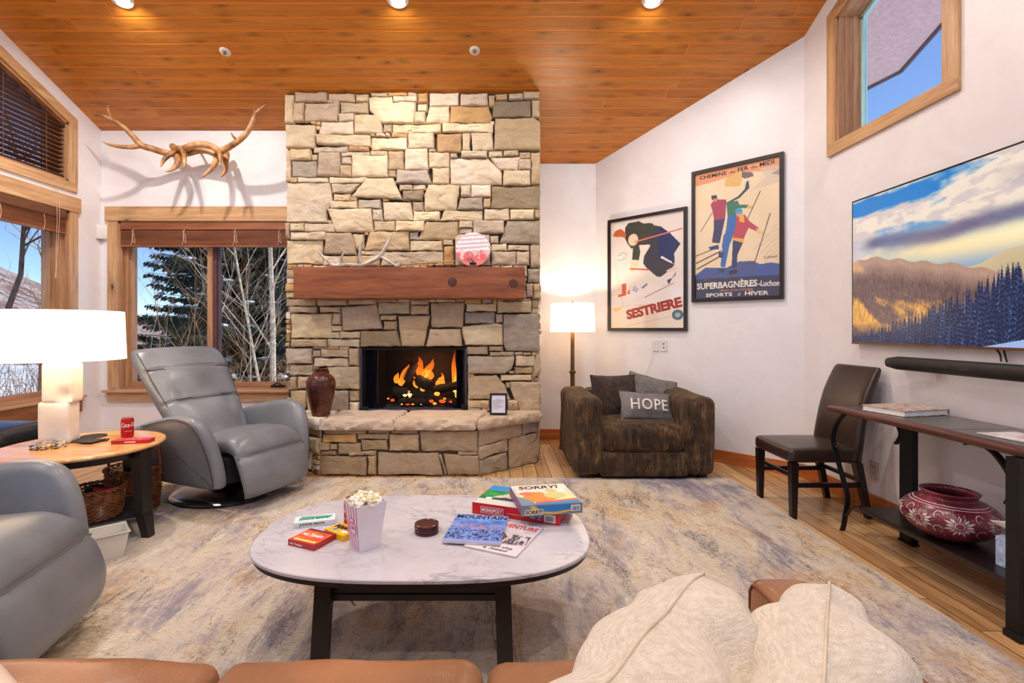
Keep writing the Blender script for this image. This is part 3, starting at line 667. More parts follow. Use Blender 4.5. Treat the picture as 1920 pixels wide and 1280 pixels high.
def facet(b, O_, Ud, N, W, Z0, Z1, polys, holes=(), seed=1, zlow=None, tint=1.0, jut=(.015, .05), palette=(A, Q, T, T, A, GG, O)):
    """stones on a rectangle: origin O_ (z=0), Ud along, N outward; polys in (u, z) metres + colour"""
    rs = random.Random(seed); nx = int(W/CB); nz = int((Z1-Z0)/CB)
    gx, gz = np.meshgrid((np.arange(nx)+.5)*CB, Z0+(np.arange(nz)+.5)*CB, indexing='ij'); occ = np.zeros((nx, nz), bool)
    for h in holes: occ |= (gx > h[0]) & (gx < h[2]) & (gz > h[1]) & (gz < h[3])
    for pl, c in polys:
        cx = sum(p[0] for p in pl)/len(pl); cz = sum(p[1] for p in pl)/len(pl); q = [(p[0]+math.copysign(.004, p[0]-cx), p[1]+math.copysign(.004, p[1]-cz)) for p in pl]; occ |= inpoly(gx, gz, q)
    allp = list(polys)
    for j in range(nz):                             # fill what is left with ledge pieces
        for i in range(nx):
            if occ[i, j]: continue
            mw = rs.randint(6, 24) if not polys else rs.randint(4, 14); mh = rs.choice((3, 4, 5, 7, 9)) if not polys else rs.randint(3, 6); k = 0
            while i+k < nx and k < mw and not occ[i+k, j]: k += 1
            l = 1
            while j+l < nz and l < mh and not occ[i:i+k, j+l].any(): l += 1
            if k < 3 or l < 2: continue
            occ[i:i+k, j:j+l] = True; x0, z0 = i*CB, Z0+j*CB
            x1, z1 = min(W, x0+k*CB), min(Z1, z0+l*CB)
            allp.append(([(x0+.003, z1-.003), (x1-.003, z1-.003), (x1-.003, z0+.003), (x0+.003, z0+.003)], rs.choice(palette)))
    for pl, c in allp:
        if polys: gc = Vector((sum(p[0] for p in pl)/len(pl), sum(p[1] for p in pl)/len(pl))); pl = [(p[0]+math.copysign(.0045, p[0]-gc.x), p[1]+math.copysign(.0035, p[1]-gc.y)) for p in pl]
        P_ = [Vector((p[0], p[1])) for p in pl]; n = len(P_); peri = []
        for i in range(n):
            a, c2 = P_[i], P_[(i+1) % n]; L = (c2-a).length; m = max(1, int(L/.028))
            for q in range(m): peri.append(a+(c2-a)*(q/m))
        ctr = sum(peri, Vector((0, 0)))/len(peri); sz = min(max(p.x for p in P_)-min(p.x for p in P_), max(p.y for p in P_)-min(p.y for p in P_))
        g = .0045; dj = rs.uniform(*jut); so_ = Vector((rs.uniform(0, 99), rs.uniform(0, 99), 0)); m = len(peri); base = len(b.v)
        peri = [p+Vector((noise.noise(Vector((p.x*18, p.y*18, 1))+so_), noise.noise(Vector((p.x*18, p.y*18, 7))+so_)))*.007 for p in peri]
        q_ = tint*(1+rs.uniform(-.09, .07)); hue = rs.uniform(-1, 1)
        cc = lin([min(250, max(20, k*q_)) for k in (c[0]+hue*2, c[1], c[2]-hue*9)])
        tx, tz = rs.uniform(-.05, .05), rs.uniform(-.06, .06); vs = []
        for sc, dd in ((0, -.06), (g, dj-.016), (g+.004, dj-.006), (g+.012, dj), (.28, dj+.002), (.55, dj+.004), (.8, dj+.004)):
            for p in peri:
                d = p-ctr; L = d.length or 1; q = ctr+d*(1-sc) if sc >= .2 else ctr+d*max(.15, 1-sc/L)
                z = dd
                if dd > 0: z += noise.noise(Vector((q.x*9, q.y*9, 3))+so_)*.013+noise.noise(Vector((q.x*26, q.y*30, 3))+so_)*.008+abs(noise.noise(Vector((q.x*5+q.y*7, q.y*5, 9))+so_))*.012+tx*(q.x-ctr.x)+tz*(q.y-ctr.y)
                vs.append(O_+Ud*q.x+N*z+Vector((0, 0, q.y)))
        vs.append(O_+Ud*ctr.x+N*(dj+.005)+Vector((0, 0, ctr.y))); fs = []
        for r_ in range(6):
            for k in range(m): fs.append([r_*m+k, r_*m+(k+1) % m, (r_+1)*m+(k+1) % m, (r_+1)*m+k])
        for k in range(m): fs.append([6*m+k, 6*m+(k+1) % m, len(vs)-1])
        b.add(vs, fs, cc)
def trace(lst, U, y, x0):
    out = []
    for s in lst:
        if isinstance(s, tuple): a, t_, c_, d_, col = s; pts = [(a, t_), (c_, t_), (c_, d_), (a, d_)]
        else: pts, col = s[:-1], s[-1]
        out.append(([((U(*p)[0]-CX)/F*y-x0, Zt(U(*p)[1], y)) for p in pts], col))
    return out
fp = thing('fireplace', (-.786, 4.7, 0), 'floor-to-ceiling tan ledge stone fireplace with open firebox and raised stone hearth', 'fireplace')
LF = lambda b: setattr(b, 'v', [at(fp, v) for v in b.v]) or b
FBX0, FBX1, FBZ1 = (676-CX)/F*4.7, (875-CX)/F*4.7, Zt(650, 4.7)   # firebox opening
HZ = .485
yb_ = 4.73                                         # mortar plane
b = B()
b.plate([(XF0+.01, .0), (FBX0, 0), (FBX0, FBZ1), (FBX1, FBZ1), (FBX1, 0), (XF1-.01, 0), (XF1-.01, CE(4.7)+.02), (XF0+.01, CE(4.7)+.02)], [], lambda u, v, w_: Vector((u, yb_+w_, v)), .05)
b.box((XF0+.01, yb_+.05, 0), (XF0+.05, YB+.02, CE(YB)+.03)); b.box((XF1-.05, yb_+.05, 0), (XF1-.01, YR, CE(YR)+.01))
LF(b).build('mortar', MMORT, fp, False)
b = B(); WF = XF1-XF0; top_z = CE(4.72)
pol = trace(U4S, U4, 4.7, XF0)+trace(U5S, U5, 4.7, XF0)
facet(b, Vector((XF0, yb_-.028, 0)), Vector((1, 0, 0)), Vector((0, -1, 0)), WF, HZ-.02, top_z+.0, pol, holes=[(FBX0-XF0-.004, 0, FBX1-XF0+.004, FBZ1)], seed=3, jut=(.0, .03))
LF(b).build('chimney_stonework', MST, fp, ang=50)
b = B()
facet(b, Vector((XF0+.012, YB, 0)), Vector((0, -1, 0)), Vector((-1, 0, 0)), YB-yb_+.015, .0, CE(YB), [], seed=5, jut=(.0, .02)); LF(b).build('side_stonework', MST, fp, ang=50); b = B()
facet(b, Vector((XF1-.012, yb_-.015, 0)), Vector((0, 1, 0)), Vector((1, 0, 0)), YR-yb_, .0, CE(YR), [], seed=6, jut=(.0, .02))
LF(b).build('side_stonework', MST, fp, ang=50)
# hearth
hx0, hx1, hy = -1.507, -.14, 4.21
hp = [(XF0-.0, 4.70), (XF0+.0, 4.62), (hx0, hy), (hx1, hy), (XF1-.0, 4.62+.03), (XF1+.0, 4.70)]
b = B(); cin = Vector((-.78, 4.6))
hin = [(XF0+.03, 4.75), (XF0+.03, 4.66), (hx0+.02, hy+.03), (hx1-.02, hy+.03), (XF1-.03, 4.66), (XF1-.03, 4.75)]
b.prism(hin, 0, HZ-.06); LF(b).build('hearth_core', MMORT, fp, False)
b = B()
facet(b, Vector((hx0, hy+.025, 0)), Vector((1, 0, 0)), Vector((0, -1, 0)), hx1-hx0, .0, HZ-.075, trace(U5H, U5, 4.2, hx0), seed=8, jut=(.0, .025), tint=.93)
for (p, q, sd) in (((XF0, 4.64), (hx0, hy+.0), 9), ((hx1, hy+.0), (XF1, 4.66), 10)):
    p, q = Vector((*p, 0)), Vector((*q, 0)); d = (q-p).normalized(); nn = Vector((d.y, -d.x, 0)); L = (q-p).length
    tr = [([(.012, .40), (.50, .40), (.50, .275), (.012, .255)], T), ([(.51, .42), (L-.01, .42), (L-.01, .29), (.51, .28)], GG), ([(.012, .245), (.33, .27), (.33, .17), (.012, .145)], T), ([(.012, .13), (.31, .16), (.31, .0), (.012, .0)], GG), ([(.345, .27), (L-.01, .285), (L-.01, .0), (.345, .0)], T)] if sd == 10 else \
         [([(.01, .40), (.26, .42), (.26, .31), (.01, .30)], A), ([(.27, .42), (L-.01, .40), (L-.01, .33), (.27, .33)], T), ([(.01, .29), (.34, .30), (.34, .20), (.01, .2)], Q), ([(.01, .19), (.30, .19), (.30, .02), (.01, .02)], A), ([(.35, .31), (L-.01, .32), (L-.01, .2), (.35, .2)], A), ([(.31, .19), (.5, .19), (.5, .02), (.31, .02)], Q)]
    facet(b, p-nn*.02, d, nn, L, .0, HZ-.075, tr, seed=sd, jut=(.0, .025), tint=.95)
LF(b).build('hearth_stonework', MST, fp, ang=50)
# slab: three rough-edged stones
b = B()
def rough_slab(b, poly, z0, z1, col, sd):
    rs = random.Random(sd); P_ = []; n = len(poly)
    for i in range(n):
        a, c = Vector(poly[i]), Vector(poly[(i+1) % n]); m = max(2, int((c-a).length/.018)); P_ += [a+(c-a)*(q/m) for q in range(m)]
    ctr = sum(P_, Vector((0, 0)))/len(P_); m = len(P_); vs = []
    for ins, z in ((.022, z0), (.004, z0+.012), (.0, z0+.034), (.003, z0+.054), (.009, z1-.018), (.020, z1-.003), (.05, z1), (.3, z1)):
        for p in P_:
            d = (p-ctr); L = d.length; q = ctr+d*max(.1, 1-ins/L*1.2); k = noise.noise(Vector((q.x*14, q.y*14, z*30+sd)))*.022+noise.noise(Vector((q.x*45, q.y*45, z*60+sd)))*.007 if ins < .04 else 0
            q = q+d.normalized()*k; vs.append(Vector((q.x, q.y, z+(noise.noise(Vector((q.x*7, q.y*7, sd)))*.005 if z > z0+.02 else 0))))
    vs.append(Vector((ctr.x, ctr.y, z1))); fs = []
    for r_ in range(7):
        for k in range(m): fs.append([r_*m+k, r_*m+(k+1) % m, (r_+1)*m+(k+1) % m, (r_+1)*m+k])
    for k in range(m): fs.append([7*m+k, 7*m+(k+1) % m, len(vs)-1])
    fs.append(list(range(m))[::-1]); b.add(vs, fs, lin(col))
o_ = .035
rough_slab(b, [(XF0-.0, 4.74), (XF0-.02, 4.6), (hx0-.02, hy-o_+.02), (hx0+.02, hy-o_+.0), (hx0+.02, 4.74)], HZ-.092, HZ, (214, 204, 196), 1)
rough_slab(b, [(hx0+.025, 4.74), (hx0+.025, hy-o_-.005), (-.865, hy-o_-.005), (-.83, 4.74)], HZ-.092, HZ, (196, 178, 164), 2)
rough_slab(b, [(-.825, 4.74), (-.86, hy-o_-.005), (-.17, hy-o_-.005), (-.06, 4.74)], HZ-.092, HZ, (200, 180, 160), 3)
rough_slab(b, [(-.055, 4.74), (-.165, hy-o_), (hx1+.03, hy-o_+.01), (XF1+.02, 4.60), (XF1+.01, 4.74)], HZ-.088, HZ, (194, 172, 150), 4)
LF(b).build('hearth_slab', MST, fp, ang=50)
# firebox
MFB = simple('firebrick', (30, 21, 20), .9, var=.3, scale=9); MSOOT = simple('soot', (12, 10, 10), .95)
b = B(); d0, d1 = 4.72, 5.14; i_ = .14
fb = [(FBX0, d0), (FBX0+i_, d1), (FBX1-i_, d1), (FBX1, d0)]
b.add([(x, y, HZ-.02) for x, y in fb]+[(x, y, FBZ1) for x, y in fb], [[0,1,5,4], [1,2,6,5], [2,3,7,6], [0,3,2,1]])
t_ = .02; b.add([(x+(-t_ if i < 2 else t_), y+t_, HZ-.04) for i, (x, y) in enumerate(fb)]+[(x+(-t_ if i < 2 else t_), y+t_, FBZ1+.02) for i, (x, y) in enumerate(fb)], [[0,1,5,4], [1,2,6,5], [2,3,7,6], [0,3,2,1], [4,5,6,7]])
LF(b).build('firebox', MFB, fp, False, fix=False)
b = B(); b.box((FBX0-.01, d0-.01, FBZ1-.012), (FBX1+.01, d1, FBZ1+.006)); b.box((FBX0+.03, d0-.03, FBZ1-.03), (FBX1-.03, d0-.02, FBZ1-.015)); LF(b).build('firebox_hood', MSOOT, fp, False)
MSTEEL = simple('blued_steel', (86, 92, 116), .35, .8)
b = B()
for x0, x1 in ((FBX0, FBX0+.012), (FBX1-.012, FBX1)): b.box((x0, 4.70, HZ), (x1, 4.78, FBZ1-.012))
b.box((FBX0, 4.70, HZ-.005), (FBX1, 4.745, HZ+.012)); LF(b).build('firebox_trim', MSTEEL, fp, False)
MMESH = simple('mesh_curtain', (30, 30, 44), .5, .5)
for x0, x1 in ((FBX0+.045, FBX0+.165), (FBX1-.10, FBX1-.03)):
    b = B(); n = 26; vs = []
    for r_ in range(9):
        for k in range(n):
            x = x0+(x1-x0)*k/(n-1); vs.append((x*(1+0*r_), 4.725+.013*math.sin(k*1.6)+.004*math.sin(r_*.8+k), HZ+.014+(FBZ1-HZ-.03)*r_/8))
    for k in range(len(vs)): vs.append((vs[k][0], vs[k][1]+.003, vs[k][2]))
    fs = [[r_*n+k, r_*n+k+1, (r_+1)*n+k+1, (r_+1)*n+k] for r_ in range(8) for k in range(n-1)]; fs += [[i+9*n for i in f][::-1] for f in fs]
    b.add(vs, fs); LF(b).build('mesh_curtain', MMESH, fp)
b = B(); b.box((FBX0-.005, 4.67, HZ+.002), (FBX0+.075, 4.72, HZ+.028), bev=.006); LF(b).build('damper_foot', MSOOT, fp); b = B(); b.box((FBX1-.05, 4.68, HZ+.002), (FBX1+.0, 4.72, HZ+.05), bev=.01); LF(b).build('damper_foot', MSOOT, fp)
# grate, ash, logs, embers, flames
b = B(); nn_ = 40
vs = []; fs = []
for i in range(nn_+1):
    for j in range(12):
        u, v = i/nn_, j/11; x = FBX0+.19+(FBX1-FBX0-.32)*u; y = 4.76+.3*v; vs.append((x, y, HZ+.004+.02*noise.noise(Vector((x*30, y*30, 0)))+.02*math.sin(PI*u)*math.sin(PI*v)))
for i in range(nn_):
    for j in range(11): fs.append([i*12+j, (i+1)*12+j, (i+1)*12+j+1, i*12+j+1])
b.add(vs, fs); ashes = LF(b).build('ash_bed', simple('ash', (74, 66, 72), .95, var=.5, scale=90), fp)
b = B()
for k in range(7): x = -1.02+k*.085; b.tube([(x, 4.77, HZ+.13), (x, 4.78, HZ+.06), (x, 4.95, HZ+.055), (x, 5.05, HZ+.06)], .009, 6)
b.tube([(-1.06, 4.80, HZ+.055), (-.46, 4.80, HZ+.055)], .009, 6); b.tube([(-1.06, 5.0, HZ+.055), (-.46, 5.0, HZ+.055)], .009, 6); LF(b).build('grate', MSOOT, fp)
def log(p0, p1, r, lab, grp='burning logs in the fireplace'):
    m = M('charred_log', (30, 20, 16), .95); v = m.co(scale=(6, 6, 6)); n = m.noise(v, 3, 6, .7); m.link(m.ramp(n, [(.35, (8, 6, 6)), (.6, (44, 28, 20)), (.75, (92, 56, 32))]), 'Base Color'); m.bump(n, 1, .02)
    p0, p1 = Vector(p0), Vector(p1); b = B(); pts = [p0+(p1-p0)*k/8 for k in range(9)]
    b.tube(pts, [r*.8]+[r*(1+.12*noise.noise(Vector((k, p0.x*9, 0)))) for k in range(1, 8)]+[r*.85], 14)
    b.v = [tuple(Vector(v)+Vector((noise.noise(Vector(v)*22), noise.noise(Vector(v)*22+Vector((5, 0, 0))), noise.noise(Vector(v)*22+Vector((9, 0, 0)))))*r*.18) for v in b.v]
    c = (p0+p1)/2; b.v = [tuple(Vector(v)-c) for v in b.v]
    o = b.build('firewood_log', m.m, None, ang=60, loc=c); return tag(o, lab, 'log', grp)
FP = lambda px, py, y: P(px, py, y)
log(FP(737, 733, 4.88), FP(765, 738, 4.86), .052, 'dark charred log lying at the left end of the fire')
log(FP(762, 715, 4.88), FP(776, 680, 4.93), .05, 'charred log propped upright in the middle of the fire')
log(FP(782, 712, 4.92), FP(806, 724, 4.80), .058, 'thick round-ended charred log lying in front of the tallest flames')
log(FP(770, 735, 4.84), FP(862, 758, 4.82), .038, 'long charred log sloping down to the right across the grate')
log(FP(812, 730, 4.95), FP(862, 722, 4.95), .042, 'charred log at the right back of the fire')
log(FP(748, 752, 4.79), FP(812, 752, 4.80), .036, 'low black log along the front of the fire above the ash')
EM = [emit('ember_red', (255, 70, 26), 2.2), emit('ember_orange', (255, 130, 40), 3.0), emit('ember_yellow', (255, 206, 120), 4.0)]
b = B()
for px, py, s, mi in [(736, 750, .022, 0), (754, 757, .013, 2), (765, 757, .02, 0), (774, 757, .016, 1), (789, 756, .018, 2), (808, 752, .028, 0), (815, 756, .02, 1), (829, 752, .028, 0), (833, 747, .016, 1), (845, 753, .016, 0), (820, 738, .03, 1), (728, 747, .012, 1), (759, 741, .02, 2), (768, 740, .024, 2)]:
    b.cur = mi; b.sph(FP(px, py, 4.775), (s, s*.6, s*.55), 7, 5, jit=.3)
tag(b.build('embers', EM, None), 'red and yellow glowing embers scattered in the ash under the logs', 'embers', kind='stuff')
def flamemat():
    m = bpy.data.materials.new('flame'); m.use_nodes = True; t = m.node_tree; t.nodes.clear()
    o = t.nodes.new('ShaderNodeOutputMaterial'); e = t.nodes.new('ShaderNodeEmission'); tr = t.nodes.new('ShaderNodeBsdfTransparent'); mx = t.nodes.new('ShaderNodeAddShader')
    tc = t.nodes.new('ShaderNodeTexCoord'); sp = t.nodes.new('ShaderNodeSeparateXYZ'); t.links.new(tc.outputs['Generated'], sp.inputs[0])
    cr = t.nodes.new('ShaderNodeValToRGB'); el = cr.color_ramp.elements; el[0].color = rgba((255, 210, 110)); el[1].color = rgba((120, 40, 8)); el[1].position = .95
    x = el.new(.35); x.color = rgba((255, 150, 40)); x = el.new(.7); x.color = rgba((226, 96, 20)); t.links.new(sp.outputs[2], cr.inputs[0]); t.links.new(cr.outputs[0], e.inputs[0]); e.inputs[1].default_value = .55
    t.links.new(e.outputs[0], mx.inputs[0]); t.links.new(tr.outputs[0], mx.inputs[1]); t.links.new(mx.outputs[0], o.inputs[0]); return m
MFL = flamemat()
FB = B()
for i, (px, py, tx_, ty_, r) in enumerate([(750, 722, 766, 682, .032), (743, 718, 745, 698, .028), (788, 705, 786, 668, .04), (795, 706, 815, 672, .036), (806, 712, 800, 692, .05), (822, 724, 830, 706, .045), (853, 735, 851, 655, .028), (856, 745, 855, 690, .02), (785, 726, 776, 706, .035), (832, 712, 828, 698, .012), (795, 733, 790, 718, .03), (766, 746, 764, 728, .03)]):
    y = 4.97 if i in (2, 3, 4, 5, 6, 7) else 4.87; a, c = FP(px, py, y), FP(tx_, ty_, y); b = B()
    m_ = 9; pts = [a+(c-a)*(k/m_)+Vector((math.sin(k*.9+i)*r*.35*k/m_, 0, 0)) for k in range(m_+1)]; rr = [r*(math.sin(PI*min(1, (k+1.2)/(m_+1.2))**.75)+.02) for k in range(m_+1)]
    b.tube([p-a for p in pts], rr, 12); FB.add([(x+a.x, y_*.55+a.y, z+a.z) for x, y_, z in b.v], b.f)
tag(FB.build('flames', MFL, None, ang=180), 'orange and yellow flames licking up between the charred logs', 'flames', kind='stuff')
pl = bpy.data.lights.new('fire_glow', 'POINT'); pl.energy = 4; pl.color = (1, .42, .12); pl.shadow_soft_size = .1
lo_ = bpy.data.objects.new('fire_glow', pl); lo_.location = (-.66, 4.9, .85); C.objects.link(lo_)
# mantel
MM = wood('mantel_wood', (96, 46, 20), (134, 72, 36), (160, 94, 52), grain=(1, 10, 10), knots=.25, rough=.5, bump=.3, kn_scale=1.5)
mt = thing('mantel_beam', (-.78, 4.45, 1.53), 'thick reddish-brown timber mantel beam with round pegs across the stone chimney', 'mantel')
b = rbox((0, .135, .14), (2.085, .27, .285), .012, n=(60, 8, 8), fn=lambda v: v+Vector((0, noise.noise(v*5)*.006, noise.noise(v*4+Vector((3, 3, 3)))*.005))); b.build('beam', MM, mt, ang=60)
for px, py in ((848, 528), (962, 531)):
    q = P(px, py, 4.452); b = B().lathe([(0, -.004), (.036, -.004), (.040, .0), (.036, .008), (0, .010)], 20, mat=Matrix.Rotation(PI/2, 4, 'X')); b.v = [tuple(Vector(v)+q-mt.location) for v in b.v]; b.build('peg', simple('peg', (74, 38, 26), .5), mt)
# ------------------------------------------------------------------ lamps in the ceiling
slope = math.atan(.4)
def can(x, y, power, lab, seen=True):
    z = CE(y); t = thing('recessed_light', (x, y, z), lab, 'ceiling light', group='recessed ceiling lights'); 
    R_ = Matrix.Rotation(-slope, 4, 'X')
    B().lathe([(.060, -.002), (.062, -.006), (.088, -.004), (.090, .0)], 28, mat=R_).build('trim_ring', MWHITE, t)
    B().lathe([(0, -.0035), (.061, -.0035), (.061, .0)], 28, mat=R_).build('lens', MLENS, t)
    l = bpy.data.lights.new('can_light', 'AREA'); l.shape = 'DISK'; l.size = .11; l.energy = power; l.color = (1, .94, .87); l.spread = math.radians(165)
    o = bpy.data.objects.new('can_light', l); o.location = (x, y, z-.015); o.rotation_euler = (-slope*0, 0, 0); C.objects.link(o)
MLENS = emit('lamp_lens', (255, 226, 176), 14)
PW = 27
can(-2.93, 3.87, PW*1.75, 'round recessed ceiling light above the grey recliner by the left wall')
can(-.77, 3.87, PW, 'round recessed ceiling light centred above the fireplace')
can(1.23, 3.87, PW, 'round recessed ceiling light above the framed posters')
for y in (1.9, -.2, -2.4):  # unseen rows of cans, added as interior fill light
    for x in (-2.93, -.77, 1.23): can(x, y, PW*1.1, 'unseen recessed ceiling light added as fill for the room, out of view overhead')
# eyeball sprinkler heads
for px, py, lb in ((422, 97, 'small chrome sprinkler head in the boards above the antlers'), (890, 95, 'small chrome sprinkler head in the boards above the right side of the chimney')):
    k = (CY-py)/F; y = 4.136/(.4+k); t = thing('sprinkler_head', (K(px)*y, y, CE(y)), lb, 'sprinkler', group='ceiling sprinkler heads'); R_ = Matrix.Rotation(-slope, 4, 'X')
    B().lathe([(.012, -.004), (.03, -.01), (.044, -.004), (.046, .0)], 24, mat=R_).build('escutcheon', MWHITE, t)
    B().lathe([(0, -.03), (.012, -.028), (.013, -.004), (.02, -.0)], 14, mat=R_).build('nozzle', simple('chrome', (150, 150, 152), .2, .9), t)

# ------------------------------------------------------------------ rug
def rugmat():
    m = M('distressed_rug', (200, 190, 176), .95, spec=.1)
    n = lambda sc, loc, scale, det=5, ro=.65, di=.4: m.noise(m.co(scale=sc, loc=loc), scale, det, ro, di)
    big = n((1.0, .6, 1), (0, 0, 0), 1.5, 4, .6, .6); med = n((3.6, 1, 1), (3, 1, 0), 2.6, 7, .72, .6); fine = n((6, 1.2, 1), (0, 5, 0), 15, 6, .75, .2); spk = n((1.6, 1, 1), (0, 0, 0), 85, 3, .7, 0); weave = n((30, 130, 1), (0, 0, 0), 3, 3, .6, 0)
    wft = n((2.2, 9, 1), (4, 0, 0), 11, 5, .75, .1)
    f = m.math('ADD', m.math('MULTIPLY', big, .42), m.math('ADD', m.math('MULTIPLY', med, .28), m.math('ADD', m.math('MULTIPLY', fine, .15), m.math('MULTIPLY', wft, .15))))
    c = m.ramp(f, [(.38, (118, 118, 134)), (.435, (160, 152, 158)), (.475, (200, 188, 178)), (.53, (214, 200, 180)), (.57, (206, 182, 146)), (.62, (176, 166, 166))])
    tan = m.math('MULTIPLY', m.fr(n((1.0, .7, 1), (5, 9, 0), 1.9, 6, .7, .5), .52, .60, 0, .8), m.fr(fine, .40, .56)); c = m.mix(tan, c, (184, 142, 92))
    lav = m.math('MULTIPLY', m.fr(n((1.4, .8, 1), (11, 2, 0), 2.0, 6, .7, .5), .54, .62, 0, .7), m.fr(fine, .38, .55)); c = m.mix(lav, c, (138, 128, 148))
    drk = m.math('MULTIPLY', m.fr(n((2.2, .8, 1), (2, 1, 0), 1.7, 8, .76, .7), .53, .61), m.fr(m.math('ADD', m.math('MULTIPLY', fine, .5), m.math('MULTIPLY', spk, .5)), .46, .54, 0, .85)); c = m.mix(drk, c, (74, 76, 88))
    blk = m.math('MULTIPLY', m.fr(n((3.5, 1.0, 1), (7, 3, 0), 2.4, 8, .78, .8), .58, .64), m.fr(spk, .46, .56, 0, .8)); c = m.mix(blk, c, (52, 48, 52))
    rst = m.math('MULTIPLY', m.fr(n((1, 1, 1), (1, 4, 0), 3.1, 5, .65, .4), .66, .71), m.fr(spk, .44, .54, 0, .8)); c = m.mix(rst, c, (190, 112, 72))
    wht = m.math('MULTIPLY', m.fr(n((2.6, .9, 1), (9, 6, 0), 2.2, 8, .76, .5), .54, .62), m.fr(fine, .44, .54, 0, .7)); c = m.mix(wht, c, (232, 224, 212))
    c = m.mix(m.fr(wft, .53, .60, 0, .42), c, (96, 92, 98)); c = m.mix(m.fr(weave, .35, .65, 0, .22), c, (70, 64, 62), 'MULTIPLY'); c = m.mix(m.fr(spk, .35, .7, 0, .4), c, (235, 225, 215), 'SOFT_LIGHT')
    m.link(c, 'Base Color'); m.bump(m.math('ADD', spk, weave), .5, .006); return m.m
RX0, RX1, RY0_, RY1_ = -2.78, 1.945, .6, 4.135
b = B(); b.box((RX0, RY0_, .001), (RX1, RY1_, .013), bev=.003)
tag(b.build('area_rug', rugmat(), None, False), 'large distressed grey and cream area rug under the coffee table', 'rug')

# ------------------------------------------------------------------ leather
def leather(name, col, rough=.42, dark=.86, wr=.25):
    m = M(name, col, rough); v = m.co(); n1 = m.noise(v, 3, 4, .5); n2 = m.noise(v, 140, 3, .6); n3 = m.noise(v, 11, 4, .6, .8)
    m.link(m.ramp(n1, [(.3, tuple(c*dark for c in col)), (.7, tuple(min(255, c*1.07) for c in col))]), 'Base Color')
    m.bump(m.math('ADD', m.math('MULTIPLY', n2, .25), m.math('MULTIPLY', n3, .8)), wr, .006); return m.m
MGREY = leather('grey_leather', (121, 124, 130), .33); MSEAM = simple('seam_thread', (62, 60, 60), .7)
MCHROME = simple('polished_steel', (150, 152, 156), .18, .95, var=.03)
def recliner(C_, th, label):
    r = thing('recliner', (C_[0], C_[1], 0), label, 'armchair', rotz=-th, group='grey leather recliners')
    # backrest: lumbar, upper and head pads in one leather panel with two seam grooves
    path = [(-.16, .40), (-.24, .52), (-.35, .68), (-.46, .84), (-.565, .985), (-.625, 1.05)][::-1]
    gro = lambda u, s, v: (-.014*sum(math.exp(-((s-c)/.012)**2) for c in (.33, .60))+.008*math.sin(s*20)*(1-u*u)+(.014*noise.noise(Vector((u*5, s*6, 1))) if s > .3 else 0)) if v > 0 else 0
    HWb, HTb = [.265, .290, .325, .350, .362, .352][::-1], [.085, .085, .075, .07, .068, .05][::-1]
    bk_ = sweep(path, HWb, HTb, k=16, off=gro, crown=.25, n=40).build('backrest', MGREY, r, ang=180)
    us = [k/12-1 for k in range(1, 24)]
    for s0 in (.30, .58): B().tube(seamline(path, HWb, HTb, [s0+.03*(1-u*u) for u in us], 16, 3.2, .25, us, -.003), .0035, 6).build('seam', MSEAM, bk_)
    for u0 in (-.93, .93): B().tube(seamline(path, HWb, HTb, [k/30 for k in range(1, 23)], 16, 3.2, .25, [u0]*22, -.001), .0035, 6).build('seam', MSEAM, bk_)
    # seat pad and front leg-rest panel
    fold = lambda u, s, v: .006*noise.noise(Vector((u*4, s*7, 4))) if v > 0 else 0
    sweep([(-.24, .36), (-.05, .39), (.15, .425), (.30, .435), (.39, .405), (.425, .365)], .29, [.06, .075, .075, .07, .055, .035], k=10, off=fold, crown=.3, n=40).build('seat_cushion', MGREY, r, ang=180); sc1 = bpy.context.scene.collection.objects[-1]
    sweep([(.405, .385), (.45, .32), (.485, .22), (.485, .14), (.455, .10)], [.292, .297, .292, .275, .25], [.03, .042, .045, .036, .02], k=8, crown=.2, n=40).build('leg_rest', MGREY, r, ang=180)
    b = B()
    for s0 in (-1, 1):
        pts = []
    pts = [(.443, .295*u, .372-.006*(u*u)) for u in [k/8-1 for k in range(17)]]
    b.tube(pts, .004, 6); b.build('seam', MSEAM, sc1)
    # arms: side outline
    for s_ in (-1, 1):
        out = [(-.46, .52), (-.30, .585), (-.05, .645), (.14, .665), (.26, .63), (.33, .53), (.375, .38), (.39, .22), (.33, .175), (.0, .165), (-.30, .175), (-.40, .25), (-.45, .38)]
        fn = lambda f, w_, z, s_=s_: Vector((f, s_*(.365+w_+.075*((z-.16)/.5)**1.5-(.03 if z > .6 else 0)*0), z))
        a = slab(out, .105, .045, fn).build('armrest', MGREY, r, ang=180)
        b = B(); pts = [fn(f*1.0, s_*0-.0+.052 if 1 else 0, z)+Vector((.0, 0, .0)) for f, z in out[1:9]]
        pts, _ = spline([Vector(p) for p in pts], [0]*len(pts), 5); c = Vector((-.05, 0, .4))
        b.tube([Vector((p.x-(.0 if p.x < 0 else .022), p.y, p.z-.022)) for p in pts], .004, 6); b.build('piping', MSEAM, a)
    # shell under the seat, pedestal and disc base
    rbox((-.02, 0, .27), (.70, .58, .22), .05, n=8).build('seat_frame', simple('dark_frame', (38, 38, 42), .6), r)
    b = B(); b.lathe([(.0, .05), (.16, .05), (.12, .07), (.05, .10), (.045, .18)], 28); b.box((-.16, -.12, .15), (.18, .12, .18)); b.build('pedestal', MBLACK, r)
    b = B()
    b.tube([(.30, .16, .25), (.38, .16, .15), (.42, .16, .17)], .012, 6); b.build('hinge_arm', MBLACK, r); b = B(); b.tube([(.30, -.16, .25), (.38, -.16, .15), (.42, -.16, .17)], .012, 6); b.build('hinge_arm', MBLACK, r)
    B().lathe([(0, .014), (.36, .014), (.385, .020), (.40, .030), (.385, .043), (.33, .05), (.1, .055), (0, .056)], 56).build('base_disc', MCHROME, r)
    return r
